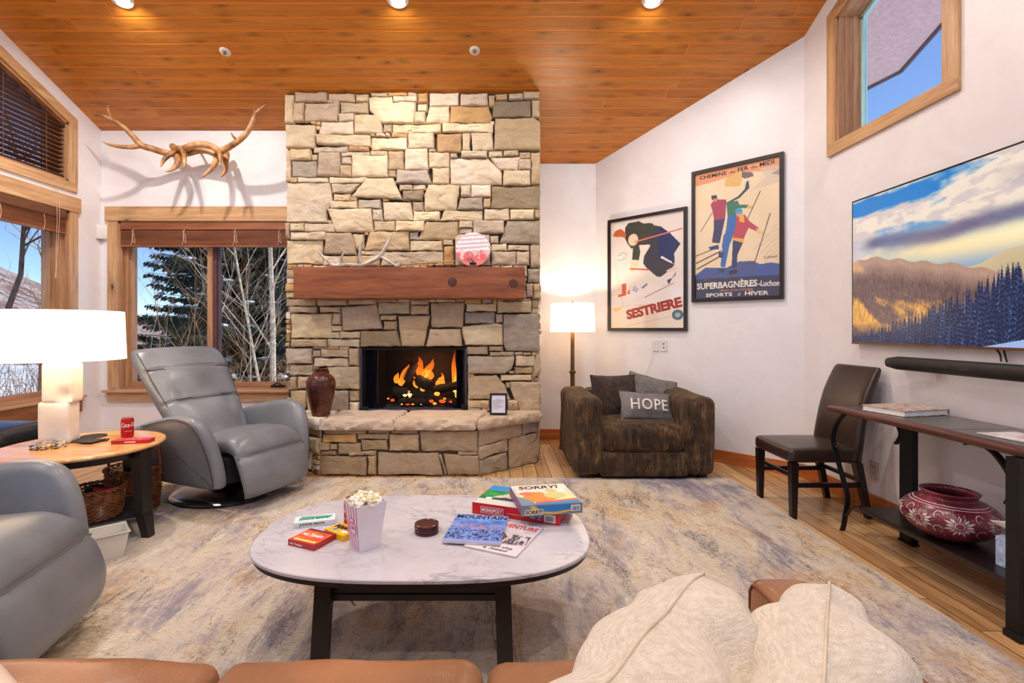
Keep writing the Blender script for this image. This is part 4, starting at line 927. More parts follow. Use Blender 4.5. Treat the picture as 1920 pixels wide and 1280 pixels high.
recliner((-2.03, 3.80), math.radians(24), 'grey leather swivel recliner with a round metal base in front of the window')
recliner((-2.12, 1.76), math.radians(-12), 'grey leather recliner cut off at the left edge, nearest the camera')

# ------------------------------------------------------------------ round side table
MOAK = wood('honey_oak', (188, 126, 70), (222, 164, 100), (240, 194, 132), grain=(1, 10, 10), rough=.22, coat=.5, knots=0, scale=2.2); MEBON = simple('ebony_paint', (26, 22, 22), .35)
sc_, ss_ = (-2.49, 2.99), .56
st = thing('side_table', (sc_[0], sc_[1], 0), 'round honey oak side table with tapered black legs between the recliners', 'table')
b = B().lathe([(0, .532), (.39, .532), (.412, .538), (.42, .548), (.415, .557), (.405, .560), (.385, .560), (.382, .5585), (.379, .560), (0, .560)], 72); b.build('tabletop', MOAK, st, ang=25)
b = B().lathe([(.33, .49), (.33, .532), (.35, .532), (.35, .49), (.33, .49)], 48); b.build('apron', MEBON, st)
for k in range(4):
    a = k*PI/2-.06; m = Matrix.Rotation(a, 4, 'Z'); b = B()
    vs = []
    for z, x0, hw, hd in ((0, .435, .022, .022), (.13, .41, .036, .026), (.16, .402, .037, .027), (.53, .385, .046, .03)):
        for sx, sy in ((-1, -1), (1, -1), (1, 1), (-1, 1)): vs.append(m @ Vector((x0+sx*hd-.02, sy*hw, z)))
    b.add(vs, [[i*4+j, i*4+(j+1) % 4, i*4+4+(j+1) % 4, i*4+4+j] for i in range(3) for j in range(4)]+[[3,2,1,0], [12,13,14,15]]); b.build('leg', MEBON, st, False)
m = Matrix.Rotation(-.06, 4, 'Z'); B().prism([tuple((m @ Vector((.40*math.cos(q), .40*math.sin(q), 0))).to_2d()) for q in (0, PI/2, PI, 1.5*PI)], .115, .137, bev=.003).build('shelf', simple('dark_shelf', (40, 42, 50), .3), st, False)

# table lamp on it
lx, ly = -2.655, 3.03
MCER = simple('white_ceramic', (236, 230, 222), .55, var=.02, bump=.1)
lp = thing('table_lamp', (lx, ly, .561), 'white ceramic block lamp with a wide glowing drum shade on the round side table', 'lamp', rotz=.12)
b = rbox((-.012, 0, .125), (.175, .10, .25), .014, n=(12, 8, 12)); rbox((.008, .0, .365), (.175, .10, .24), .014, n=(12, 8, 12), b=b)
b.v = [tuple(Vector(v)-Vector((0, (.030*math.exp(-((v[0]-.05)/.035)**2-((v[2]-.29)/.035)**2)-.018*math.exp(-((v[0]-.02)/.09)**2-((v[2]-.17)/.10)**2)) if v[1] < 0 else 0, 0))*-1) for v in b.v]
b.build('base', MCER, lp, ang=60)
b = B().lathe([(.006, .485), (.006, .80), (.011, .80), (.011, .81), (0, .815)], 10); b.build('stem', simple('brass', (190, 150, 90), .3, .8), lp)
def shademat(name, col, e):
    m = bpy.data.materials.new(name); m.use_nodes = True; t = m.node_tree; t.nodes.clear(); o = t.nodes.new('ShaderNodeOutputMaterial')
    d = t.nodes.new('ShaderNodeBsdfDiffuse'); d.inputs[0].default_value = rgba((240, 232, 220)); tl = t.nodes.new('ShaderNodeBsdfTranslucent'); tl.inputs[0].default_value = rgba((250, 240, 222)); mx = t.nodes.new('ShaderNodeMixShader'); mx.inputs[0].default_value = .5
    em = t.nodes.new('ShaderNodeEmission'); em.inputs[0].default_value = rgba(col); em.inputs[1].default_value = e; ad = t.nodes.new('ShaderNodeAddShader')
    t.links.new(d.outputs[0], mx.inputs[1]); t.links.new(tl.outputs[0], mx.inputs[2]); t.links.new(mx.outputs[0], ad.inputs[0]); t.links.new(em.outputs[0], ad.inputs[1]); t.links.new(ad.outputs[0], o.inputs[0]); return m
def shade(par, r0, r1, z0, z1, mat):
    B().lathe([(r0, z0), (r1, z1), (r1-.003, z1), (r0-.003, z0), (r0, z0)], 56).build('lamp_shade', mat, par); sh_ = C.objects[-1]
    b = B()
    for k in range(3): a = k*2*PI/3+.3; b.tube([(0, 0, z1-.02), (math.cos(a)*(r1-.003), math.sin(a)*(r1-.003), z1-.012)], .002, 5)
    b.build('spider', MWHITE, sh_)
def bulb(x, y, z, p, col=(1, .84, .64), r=.04):
    l = bpy.data.lights.new('lamp_bulb', 'POINT'); l.energy = p; l.color = col; l.shadow_soft_size = r; o = bpy.data.objects.new('lamp_bulb', l); o.location = (x, y, z); C.objects.link(o)
shade(lp, .322, .312, .502, .800, shademat('warm_shade', (255, 246, 232), .9)); bulb(lx, ly, .561+.65, 30, (1, .90, .78))

# floor lamp
fx, fy = K(1073.5)*5.22, 5.22
fl = thing('floor_lamp', (fx, fy, 0), 'floor lamp with a glowing white drum shade in the corner behind the brown armchair', 'lamp')
MPOLE = simple('aged_brass', (118, 90, 58), .35, .7)
B().lathe([(0, 0), (.14, 0), (.145, .012), (.13, .022), (.02, .03), (0, .03)], 32).build('base', MPOLE, fl)
B().lathe([(.024, .03), (.024, .785), (.034, .79), (.036, .80), (.034, .81), (.022, .815), (.019, 1.28), (.012, 1.30), (.012, 1.52), (.01, 1.53), (0, 1.55)], 20).build('pole', MPOLE, fl)
shade(fl, .235, .225, Zt(622, fy), Zt(569, fy), shademat('soft_shade', (255, 244, 226), .8)); bulb(fx, fy, 1.38, 34, (1, .84, .64))

# objects on the side table
tz = .5605
def ctop(px, py): return G(px, py, tz)
MCARD = colmat('printed_card', .45)
q = G(92, 838, tz)
for i in range(4):
    b = B(); n = 44; pl = []
    for k in range(n): a = 2*PI*k/n; rr = .078*(1+.10*math.cos(8*a)); pl.append((rr*math.cos(a), rr*math.sin(a)))
    b.prism(pl, 0, .0055, mat=Matrix.Rotation(i*.3, 4, 'Z')); b.v = [(x+random.uniform(0, .0), y, z) for x, y, z in b.v]
    m = M('coaster_tile_%d' % i, (190, 170, 150), .35); vv = m.co(); vo = m.n('TexVoronoi'); m.put(vo, 'Vector', vv); vo.inputs['Scale'].default_value = 70
    m.link(m.ramp(m.n('SeparateColor', i_0=vo.outputs['Color']).outputs[0], [(.2, (70, 60, 54)), (.4, (222, 186, 110)), (.6, (220, 216, 210)), (.8, (150, 150, 156))], 'CONSTANT'), 'Base Color')
    o = b.build('patterned_coaster', m.m, None, False, loc=(q.x+.004*math.sin(i*2), q.y, tz+i*.0058)); tag(o, ['mosaic-patterned scalloped coaster at the bottom of the stack on the side table', 'mosaic-patterned scalloped coaster second from the bottom of its stack', 'mosaic-patterned scalloped coaster second from the top of its stack', 'mosaic-patterned scalloped coaster on top of the stack beside the ceramic lamp'][i], 'coaster', 'scalloped mosaic coasters')
MSLATE = simple('slate_black', (44, 42, 46), .6)
for i, (px, py, rz, sz, lb) in enumerate([(163, 822, .3, .0, 'round black coaster lying flat at the back of the group on the side table'), (152, 826, .2, .105, 'square black coaster nearest the lamp, partly under another'), (170, 829, -.1, .105, 'square black coaster on top in the middle of the side table'), (190, 826, .5, .07, 'small square black coaster at the right of the group')]):
    q = G(px, py, tz); b = B()
    if i == 0: q = G(176, 818, tz); b.lathe([(0, 0), (.068, 0), (.07, .003), (.068, .006), (0, .006)], 32)
    else: b.box((-sz/2, -sz/2, 0), (sz/2, sz/2, .006), bev=.001)
    z = tz+(.0065 if i in (2,) else 0)
    o = b.build('black_coaster', MSLATE, None, False, loc=(q.x, q.y, z)); o.rotation_euler.z = rz; tag(o, lb, 'coaster', 'black slate coasters')
MRED = simple('cola_red', (186, 24, 30), .25, .3, var=.04); MALU = simple('aluminium', (200, 202, 206), .25, .9, var=.03); MWT = emit and simple('white_ink', (240, 236, 232), .4, var=.01)
def can_(x, y, z, lab, rz=0, s=1.0):
    t = thing('soda_can', (x, y, z), lab, 'can', rotz=rz, group='red soda cans')
    bd = B().lathe([(.026*s, .002*s), (.033*s, .010*s), (.033*s, .108*s), (.027*s, .120*s)], 32).build('body', MRED, t)
    B().lathe([(0, .004*s), (.024*s, .004*s), (.0262*s, .0), (.0262*s, .002*s)], 32).build('bottom_rim', MALU, t)
    B().lathe([(.0275*s, .1185*s), (.0275*s, .1225*s), (.025*s, .1225*s), (.024*s, .1195*s), (0, .1195*s)], 32).build('lid', MALU, t)
    cyl = lambda yo: (lambda px_, py_, pz_: Vector(((.0333*s+pz_)*math.sin((px_)/(.033*s)), -(.0333*s+pz_)*math.cos((px_)/(.033*s)), yo+py_)))
    text('Coca-Cola', MWT, None, -.042*s, 0, .088*s, .026*s, bd, 'lettering', bold=.01, shear=.35, fn=cyl(.066*s), rot=.06)
    text('original taste', MWT, None, -.024*s, 0, .036*s, .006*s, bd, 'lettering', fn=cyl(.040*s))
    return t
q = G(239, 820, tz); can_(q.x, q.y, tz, 'red soda can standing on the oak side table', rz=.35+.6, s=1.05)
# red candy box on the side table
def cbox(name, lab, cat, center, size, rz, z, mat, tilt=0, group=None):
    t = thing(name, (center[0], center[1], z), lab, cat, rotz=rz, group=group); t.rotation_euler.y = tilt
    b = B().box((-size[0]/2, -size[1]/2, 0), (size[0]/2, size[1]/2, size[2]), bev=.0012); return b.build('box', mat, t, False)
q = G(250, 829, tz); t = cbox('candy_box', 'long red candy box lying beside the can on the side table', 'candy box', (q.x, q.y), (.205, .075, .02), .18, tz, simple('crimson_card', (178, 26, 44), .35))
B().box((-.03, -.0378, .007), (.03, -.0374, .013)).build('printed_band', MWT, t, False)
painted('top_print', frame((-.09, -.03, .0204), (1, 0, 0), (0, 1, 0)), .18, .06, 60, 20, lambda U, V_: np.stack([170+60*vnoise(U, V_, 9, 3, 3), 30+90*(vnoise(U, V_, 12, 4, 5) > .6), 50+60*(vnoise(U, V_, 12, 4, 5) > .6)], -1), MCARD, t)

# baskets and tub near the side table
def wicker(name='wicker'):
    m = M(name, (142, 84, 46), .6); v = m.co(scale=(1, 1, 1)); n = m.noise(v, 30, 4, .6); wv = m.n('TexWave'); m.put(wv, 'Vector', v); wv.bands_direction = 'Z'; wv.inputs['Scale'].default_value = 26; wv.inputs['Distortion'].default_value = 2
    m.link(m.ramp(n, [(.3, (92, 50, 26)), (.55, (150, 92, 52)), (.75, (184, 126, 78))]), 'Base Color'); m.bump(wv.outputs[1], .8, .004); return m.m
MWK = wicker()
def basket(x, y, z, r, h, handle, lab, rz=0):
    t = thing('wicker_basket', (x, y, z), lab, 'basket', rotz=rz, group='wicker baskets'); b = B()
    N = 36; rows = int(h/.011)
    for k in range(rows):                           # woven strands weaving in and out of the stakes
        zz = .004+k*(h-.01)/rows; rr = r*(.82+.18*(zz/h)**.7)
        pts = [Vector(((rr+.0035*(1 if (i+k) % 2 else -1))*math.cos(2*PI*i/N), (rr+.0035*(1 if (i+k) % 2 else -1))*math.sin(2*PI*i/N), zz)) for i in range(N+1)]; b.tube(pts, .0048, 5, caps=False)
    b.build('woven_wall', MWK, t)
    b = B().lathe([(0, .003), (r*.82, .003), (r*.82, .010), (0, .010)], 24); b.build('basket_floor', MWK, t)
    b = B()
    for s_ in range(2):
        pts = []; 
        for i in range(73): a = 2*PI*i/72; pts.append(Vector(((r+.007*math.sin(a*14+s_*PI))*math.cos(a), (r+.007*math.sin(a*14+s_*PI))*math.sin(a), h+.007*math.cos(a*14+s_*PI))))
        b.tube(pts, .006, 6, caps=False)
    b.build('rim', MWK, t)
    if handle:
        b = B(); pts = [Vector((-r, 0, h*.6)), Vector((-r*1.0, 0, h+.08)), Vector((-r*.92, 0, h+handle*.85)), Vector((-r*.6, 0, h+handle)), Vector((r*.6, 0, h+handle)), Vector((r*.92, 0, h+handle*.85)), Vector((r*1.0, 0, h+.08)), Vector((r, 0, h*.6))]
        b.tube(pts, .009, 8, smooth=6); b.build('handle', MWK, t)
    return t
basket(-2.37, 2.95, .139, .135, .17, .0, 'brown wicker basket on the lower shelf of the side table')
basket(-2.50, 3.40+.03, 0, .165, .30, .22, 'taller handled wicker basket on the floor behind the side table leg', rz=.1)
o = B().lathe([(0, 0), (.018, .002), (.02, .05), (.012, .06), (.012, .10), (.0, .102)], 14, mat=Matrix.Rotation(1.35, 4, 'Y')).build('flashlight', MBLACK, None, loc=(-2.42, 2.93, .305)); tag(o, 'small black flashlight lying in the wicker basket on the shelf', 'flashlight')
o = rbox((0, 0, 0), (.13, .09, .03), .01, n=5).build('red_pouch', simple('red_cloth', (176, 30, 40), .7), None, loc=(-2.31, 2.95, .295)); o.rotation_euler = (0, .3, .3); tag(o, 'red and white pouch lying on top of the shelf basket', 'pouch')
o = rbox((0, 0, 0), (.20, .20, .13), .03, n=5).build('folded_cloth', simple('grey_cloth', (150, 140, 132), .9), None, loc=(-2.37, 2.95, .215)); tag(o, 'folded pale cloth filling the basket on the lower shelf', 'cloth')
b = B(); q = G(222, 1032, 0)
def tub(b, w_, d_, h_, t_=.004):
    for s_, z0, z1, f0, f1 in ((0, 0, h_, .82, 1.0),):
        vs = [(sx*w_/2*f0, sy*d_/2*f0, z0) for sx, sy in ((-1,-1),(1,-1),(1,1),(-1,1))]+[(sx*w_/2, sy*d_/2, z1) for sx, sy in ((-1,-1),(1,-1),(1,1),(-1,1))]
        vs += [(x*.96, y*.95, z+t_) if i < 4 else (x*.97, y*.96, z) for i, (x, y, z) in enumerate(vs)]
        b.add(vs, [[0,3,2,1], [0,1,5,4], [1,2,6,5], [2,3,7,6], [3,0,4,7], [8,9,10,11], [8,12,13,9], [9,13,14,10], [10,14,15,11], [11,15,12,8], [4,5,13,12], [5,6,14,13], [6,7,15,14], [7,4,12,15]])
    b.tube([(sx*(w_/2+.003), sy*(d_/2+.003), h_) for sx, sy in ((-1,-1),(1,-1),(1,1),(-1,1),(-1,-1),(1,-1))], .005, 6)
tub(b, .30, .17, .135); o = b.build('plastic_tub', MWHITE, None, False, loc=(-2.17, 2.67, 0.014)); o.rotation_euler.z = .75; tag(o, 'low white plastic tub on the rug under the side table shelf', 'tub')

# black leather stool at the left wall
sm = thing('leather_stool', (-3.46, 3.30, 0), 'glossy black leather stool beside the left wall, behind the lamp', 'stool')
rbox((0, 0, .52), (.74, .5, .16), .07, n=(16, 12, 8), fn=lambda v: v+Vector((0, 0, .025*(1-(v.x/.37)**2)*(1-(v.y/.25)**2)*(v.z > .5)))).build('seat', leather('black_leather', (30, 32, 38), .22), sm, ang=180)
for sx in (-1, 1):
    for sy in (-1, 1): B().box((sx*.32-.022, sy*.2-.022, 0), (sx*.32+.022, sy*.2+.022, .46)).build('leg', MEBON, sm, False)
# ------------------------------------------------------------------ coffee table
def marble():
    m = M('white_marble', (238, 234, 234), .16); v = m.co(); n0 = m.noise(v, 2.2, 5, .6)
    c = m.ramp(n0, [(.3, (192, 188, 197)), (.6, (212, 208, 214))])
    for sc, seed, wd, st_ in ((1.5, 3.0, .012, .75), (3.2, 9.0, .010, .5), (6.5, 5.0, .014, .3)):
        nn = m.noise(m.co(loc=(seed, seed*.7, 0), rot=(0, 0, .5), scale=(1, 1.7, 1)), sc, 6, .55, 1.2)
        d = m.math('ABSOLUTE', m.math('SUBTRACT', nn, .5)); vein = m.math('MULTIPLY', m.fr(d, 0, wd, 1, 0), m.fr(m.noise(v, sc*.9, 2), .42, .58, 0, st_)); c = m.mix(vein, c, (92, 90, 104))
        c = m.mix(m.math('MULTIPLY', m.fr(d, 0, wd*6, .3, 0), m.fr(m.noise(v, sc*.9, 2), .42, .6)), c, (176, 176, 186))
    m.link(c, 'Base Color'); m.set('Coat Weight', .3); return m.m
MMAR = marble(); MLEG = simple('espresso_wood', (30, 22, 22), .38)
tcx, tcy, TZ = -.292, 2.062, .42
ct = thing('coffee_table', (tcx, tcy, 0), 'white marble-topped coffee table with black splayed legs in the middle of the rug', 'table')
out = []
for k in range(120):
    a = 2*PI*k/120; e = 2/2.7; ca, sa = math.cos(a), math.sin(a)
    out.append((math.copysign(abs(ca)**e, ca)*.668, math.copysign(abs(sa)**e, sa)*.424))
B().prism(out, TZ-.015, TZ, bev=.003).build('tabletop', MMAR, ct, ang=35)
B().prism([(x*.985, y*.98) for x, y in out], TZ-.034, TZ-.0155).build('under_top', MLEG, ct, False)
for sx in (-1, 1):
    for sy in (-1, 1):
        b = B(); vs = []
        for z, dx, dy in ((.013, .045, .07), (TZ-.034, 0, 0)):
            for a, c in ((-1, -1), (1, -1), (1, 1), (-1, 1)): vs.append(((.315+.0*dx)*sx+dx*.25*sx+a*.028, (.30+dy*.45)*sy+c*.022, z))
        b.add(vs, [[0,1,2,3], [4,5,6,7], [0,1,5,4], [1,2,6,5], [2,3,7,6], [3,0,4,7]]); b.build('leg', MLEG, ct, False)
b = B(); b.box((-.29, -.285, TZ-.115), (.29, -.265, TZ-.034)); b.box((-.29, .265, TZ-.115), (.29, .285, TZ-.034)); b.box((-.325, -.27, TZ-.10), (-.305, .27, TZ-.034)); b.box((.305, -.27, TZ-.10), (.325, .27, TZ-.034)); b.build('apron', MLEG, ct, False)
b = B(); b.box((-.30, -.25, TZ-.135), (.30, .25, TZ-.12)); b.box((-.30, -.29, TZ-.14), (.30, -.262, TZ-.118)); b.build('drawer_tray', MLEG, ct, False)
b = B(); b.tube([(-.27, -.2, TZ-.13), (-.265, -.17, TZ-.20), (-.258, -.13, TZ-.245)], .004, 6); b.build('hinge_strut', MALU, ct)

def T_(px, py, z=TZ): return G(px, py, z)
MC = MCARD; Z4 = TZ+.0006
def stackc(*a): return np.stack(np.broadcast_arrays(*a), -1).astype(float)
def paintbase(U, col): return np.ones(U.shape+(3,))*np.array(col, float)
def poly(img, U, V_, pts, col, a=1.0):
    m = inpoly(U, V_, pts); img[m] = img[m]*(1-a)+np.array(col, float)*a; return img
def ell(img, U, V_, cx, cy, rx, ry, col, a=1.0, rot=0):
    c, s = math.cos(rot), math.sin(rot); x = (U-cx)*c+(V_-cy)*s; y = -(U-cx)*s+(V_-cy)*c; m = (x/rx)**2+(y/ry)**2 < 1; img[m] = img[m]*(1-a)+np.array(col, float)*a; return img
def line(img, U, V_, p, q, w_, col, asp=1.0):
    dx, dy = (q[0]-p[0]), (q[1]-p[1])*asp; L2 = dx*dx+dy*dy; t_ = np.clip(((U-p[0])*dx+(V_-p[1])*asp*dy)/L2, 0, 1); d = np.hypot(U-p[0]-t_*dx, (V_-p[1])*asp-t_*dy); m = d < w_; img[m] = col; return img
MINK = simple('dark_ink', (24, 22, 28), .5, var=.02); MNAVY = simple('navy_ink', (10, 18, 62), .5, var=.02); MREDI = simple('red_ink', (196, 30, 34), .5, var=.02); MMAG = simple('magenta_ink', (206, 30, 130), .5, var=.02)

# board games
mon = thing('board_game', (.127, 2.287, Z4), 'large red-sided property trading board game box, under the other game on the coffee table', 'board game', rotz=-.367)
w_, d_, h_ = .402, .262, .05
B().box((-w_/2, -d_/2, 0), (w_/2, d_/2, h_), bev=.002).build('box', simple('red_box', (206, 26, 38), .35, var=.03), mon, False)
def f_mon(U, V_):
    im = paintbase(U, (40, 150, 70)); n = vnoise(U, V_, 9, 7, 2, 3); im += (n[..., None]-.5)*np.array([70, 110, 60]); im[V_ > .72] = (40, 140, 205); m = (V_ < .25); im[m] = (206, 214, 206)
    poly(im, U, V_, [(0, .25), (1, .25), (1, .33), (0, .36)], (30, 110, 60)); poly(im, U, V_, [(.14, .36), (.30, .62), (.50, .40)], (222, 206, 190)); poly(im, U, V_, [(.1, .26), (.3, .42), (.5, .26)], (60, 54, 84))
    ell(im, U, V_, .70, .5, .13, .2, (160, 190, 220)); poly(im, U, V_, [(.55, .08), (.95, .08), (.9, .2), (.6, .22)], (150, 60, 60)); ell(im, U, V_, .12, .3, .04, .05, (250, 250, 250)); return im
painted('top_print', frame((-w_/2+.003, -d_/2+.003, h_+.0004), (1, 0, 0), (0, 1, 0)), w_-.006, d_-.006, 130, 90, f_mon, MC, mon)
B().box((-.10, .062, h_+.0005), (.02+.0, .108, h_+.001)).build('logo_panel', MREDI, mon, False); text('MONOPOLY', MWT, frame((-.095, .068, h_+.0011), (1, 0, 0), (0, 1, 0)), 0, 0, .11, .032, mon, bold=.02)
fr = frame((-w_/2, -d_/2-.0005, 0), (1, 0, 0), (0, 0, 1))
b = B(); b.box((.044, -.0006, .010), (.154, .0, .013)); b.v = []; b.f = []; b.mi = []; b.c = []
def panel(fr_, x0, y0, x1, y1, z, mat, par, name='printed_panel'):
    return B().add([fr_ @ Vector(p) for p in ((x0, y0, z), (x1, y0, z), (x1, y1, z), (x0, y1, z), (x0, y0, z-.0003), (x1, y0, z-.0003), (x1, y1, z-.0003), (x0, y1, z-.0003))], [[0,1,2,3], [7,6,5,4], [0,4,5,1], [1,5,6,2], [2,6,7,3], [3,7,4,0]]).build(name, mat, par, False)
panel(fr, .042, .010, .150, .038, .0005, MWT, mon); panel(fr, .044, .012, .148, .036, .0007, MREDI, mon); text('MONOPOLY', MWT, fr, .048, .016, .096, .016, mon, bold=.03, thick=.0014)
text('the fast-dealing property trading game', MWT, fr, .165, .018, .075, .005, mon, thick=.0008)
panel(fr, .335, .008, .385, .040, .0005, MWT, mon, 'barcode_panel')
b = B()
for k in range(16): b.box((.341+k*.0024, .012, .0009), (.341+k*.0024+random.uniform(.0006, .0016), .034, .0011))
b.v = [fr @ Vector(v) for v in b.v]; b.build('barcode', MINK, mon, False)
panel(fr, .272, .014, .296, .034, .0005, simple('pale_green', (120, 190, 160), .5), mon); panel(fr, .302, .024, .326, .034, .0005, simple('pale_blue', (110, 160, 220), .5), mon); panel(fr, .306, .010, .320, .020, .0005, simple('pale_blue2', (110, 160, 220), .5), mon)
sor = thing('board_game', (.215, 2.212, Z4+.0512), 'pale square board game box with a blue and orange stripe, resting on the red-sided game', 'board game', rotz=.17)
w_, d_, h_ = .262, .262, .044
B().box((-w_/2, -d_/2, 0), (w_/2, d_/2, h_), bev=.002).build('box', simple('slate_box', (120, 134, 150), .35, var=.03), sor, False)
def f_sor(U, V_):
    im = paintbase(U, (244, 226, 214)); n = vnoise(U, V_, 5, 5, 4, 3); im += (n[..., None]-.5)*20; m = V_ < .5; im[m] = np.stack([250+0*U[m], 226+0*U[m], 150+60*V_[m]], -1)
    poly(im, U, V_, [(.05, .3), (.2, .6), (.45, .62), (.6, .4), (.75, .28), (.5, .12), (.2, .12)], (240, 140, 60)); ell(im, U, V_, .2, .55, .14, .09, (238, 120, 80)); ell(im, U, V_, .68, .42, .2, .16, (206, 196, 130)); ell(im, U, V_, .66, .66, .11, .09, (200, 192, 130))
    poly(im, U, V_, [(0, 0), (.25, .0), (.2, .2), (.05, .4), (0, .42)], (120, 140, 160)); poly(im, U, V_, [(.2, .06), (1, .14), (1, 0), (.2, 0)], (30, 120, 190)); poly(im, U, V_, [(.25, .12), (1, .22), (1, .14), (.25, .06)], (226, 90, 40))
    for k in range(5): poly(im, U, V_, [(.9, .3+.09*k), (.99, .32+.09*k), (.99, .35+.09*k), (.9, .33+.09*k)], (110, 190, 130))
    for k in range(5): poly(im, U, V_, [(0, .45+.09*k), (.05, .45+.09*k), (.05, .48+.09*k), (0, .48+.09*k)], (236, 50, 120))
    return im
painted('top_print', frame((-w_/2+.003, -d_/2+.003, h_+.0004), (1, 0, 0), (0, 1, 0)), w_-.006, d_-.006, 110, 110, f_sor, MC, sor)
MBRN = simple('brown_ink', (70, 40, 28), .5); text('SORRY!', MBRN, frame((-.10, .07, h_+.0006), (1, .0, 0), (0, 1, 0)), 0, 0, .19, .044, sor, bold=.035, shear=.2)
fr = frame((-w_/2, -d_/2-.0005, 0), (1, 0, 0), (0, 0, 1))
def f_side(U, V_):
    im = paintbase(U, (120, 134, 150)); poly(im, U, V_, [(.2, .95), (.82, .95), (.82, .45), (.5, .3), (.3, .5)], (36, 130, 200)); poly(im, U, V_, [(.3, .38), (.55, .2), (.82, .42), (.82, .28), (.55, .05), (.32, .2)], (236, 190, 60)); poly(im, U, V_, [(.12, .95), (.2, .95), (.3, .5), (.2, .3)], (240, 190, 80)); return im
painted('side_print', Matrix.Translation((0, 0, 0)) @ fr, w_, h_, 80, 20, f_side, MC, sor); panel(fr, .012, .004, .092, .026, .0006, simple('cream_ink', (246, 226, 190), .5), sor); text('SORRY!', MINK, fr, .015, .007, .074, .016, sor, bold=.03, thick=.0009)
panel(fr, .212, .010, .252, .036, .0006, MWT, sor, 'barcode_panel'); b = B()
for k in range(13): b.box((.217+k*.0024, .013, .0009), (.217+k*.0024+random.uniform(.0006, .0016), .031, .0011))
b.v = [fr @ Vector(v) for v in b.v]; b.build('barcode', MINK, sor, False)
frl = frame((-w_/2-.0005, d_/2, 0), (0, -1, 0), (0, 0, 1)); b = B()
for k in range(20): b.add([frl @ Vector(p) for p in ((.01+k*.012, .004, 0), (.014+k*.012, .004, 0), (.014+k*.012, .04, 0), (.01+k*.012, .04, 0))], [[0,1,2,3]])
b.build('side_stripes', MMAG, sor, False)

# magazines
def mag(name_lab, cx, cy, rz, z, w_, h_, t_, fn, lift=0):
    t = thing('magazine', (cx, cy, z), name_lab, 'magazine', rotz=rz, group='magazines on the coffee table'); t.rotation_euler.x = 0
    b = B(); b.box((-w_/2, -h_/2, 0), (w_/2, h_/2, t_)); b.build('pages', simple('paper_pages', (214, 210, 206), .7), t, False)
    painted('cover', frame((-w_/2-.0005, -h_/2-.0005, t_+.0004), (1, 0, 0), (0, 1, 0)), w_+.001, h_+.001, 120, 150, fn, colmat('glossy_cover', .25), t); return t
def f_adv(U, V_):
    im = paintbase(U, (206, 196, 206)); n = vnoise(U, V_, 6, 8, 6, 5, .6); im += (n[..., None]-.5)*np.array([60, 60, 60]); poly(im, U, V_, [(.0, .62), (.3, .72), (.55, .5), (.5, .3), (.2, .3), (0, .36)], (108, 78, 66)); m = inpoly(U, V_, [(.55, .25), (.98, .35), (.98, .62), (.6, .6)]); k = (vnoise(U, V_, 40, 10, 8, 3) > .46) & m; im[k] = (92, 82, 88)
    m = (V_ < .28); im[m] = (226, 216, 224); return np.clip(im, 0, 255)
M2 = mag('pale magazine with red title letters, half under the blue magazine', .037, 1.972, -.445, Z4, .214, .288, .006, f_adv)
fr = frame((-.107, -.144, .0068), (1, 0, 0), (0, 1, 0)); text('ADVENTURE', MREDI, fr, .006, .232, .20, .036, M2, bold=.015)
text('Run on the', MINK, fr, .03, .040, .15, .018, M2, shear=.3); text('a Steed', MINK, fr, .07, .016, .10, .018, M2, shear=.3)
def f_mtn(U, V_):
    im = paintbase(U, (70, 110, 200)); im = im*(1-V_[..., None]*.0)+0; n = vnoise(U, V_, 5, 14, 11, 5, .6); n2 = vnoise(U, V_, 30, 34, 12, 4, .7)
    sky_ = V_ > .80; im[sky_] = (118, 160, 224); m = (V_ <= .80) & (V_ > .55); im[m] = (np.array([40, 80, 180])+n[..., None]*np.array([120, 120, 70]))[m]; m = V_ <= .55; im[m] = (np.array([30, 60, 150])+n2[..., None]*np.array([150, 150, 110]))[m]
    k = (n2 > .58) & (abs(V_-.56-.04*np.sin(U*7)) < .08); im[k] = (206, 130, 130); k = (n2 < .42) & (V_ < .45); im[k] = (20, 34, 92); m = V_ < .10; im[m] = (150, 160, 220); return im
M1 = mag('blue magazine with a snowy mountain village on its cover and dark title letters', -.077, 2.035, -.14, Z4+.0075, .226, .283, .007, f_mtn)
fr = frame((-.113, -.1415, .0078), (1, 0, 0), (0, 1, 0)); text('MOUNTAIN', MNAVY, fr, .006, .236, .216, .040, M1, bold=.02)

# round coasters stack
q = G(800, 997.5, TZ); MCO = simple('mahogany_lacquer', (70, 30, 30), .25, var=.2, scale=6)
for i in range(4):
    b = B().lathe([(0, 0), (.046, 0), (.049, .002), (.049, .008), (.046, .0098), (.042, .0090), (.040, .0072), (0, .0072)], 40)
    o = b.build('round_coaster', MCO, None, loc=(q.x+.0012*math.sin(i*2.3), q.y+.001*math.cos(i*3), Z4+i*.0099)); tag(o, ['dark round wooden coaster resting on the marble at the bottom of its stack', 'dark round wooden coaster second from the bottom of its stack', 'dark round wooden coaster second from the top of its stack', 'dark round wooden coaster on top of its stack'][i], 'coaster', 'dark round coasters on the coffee table')
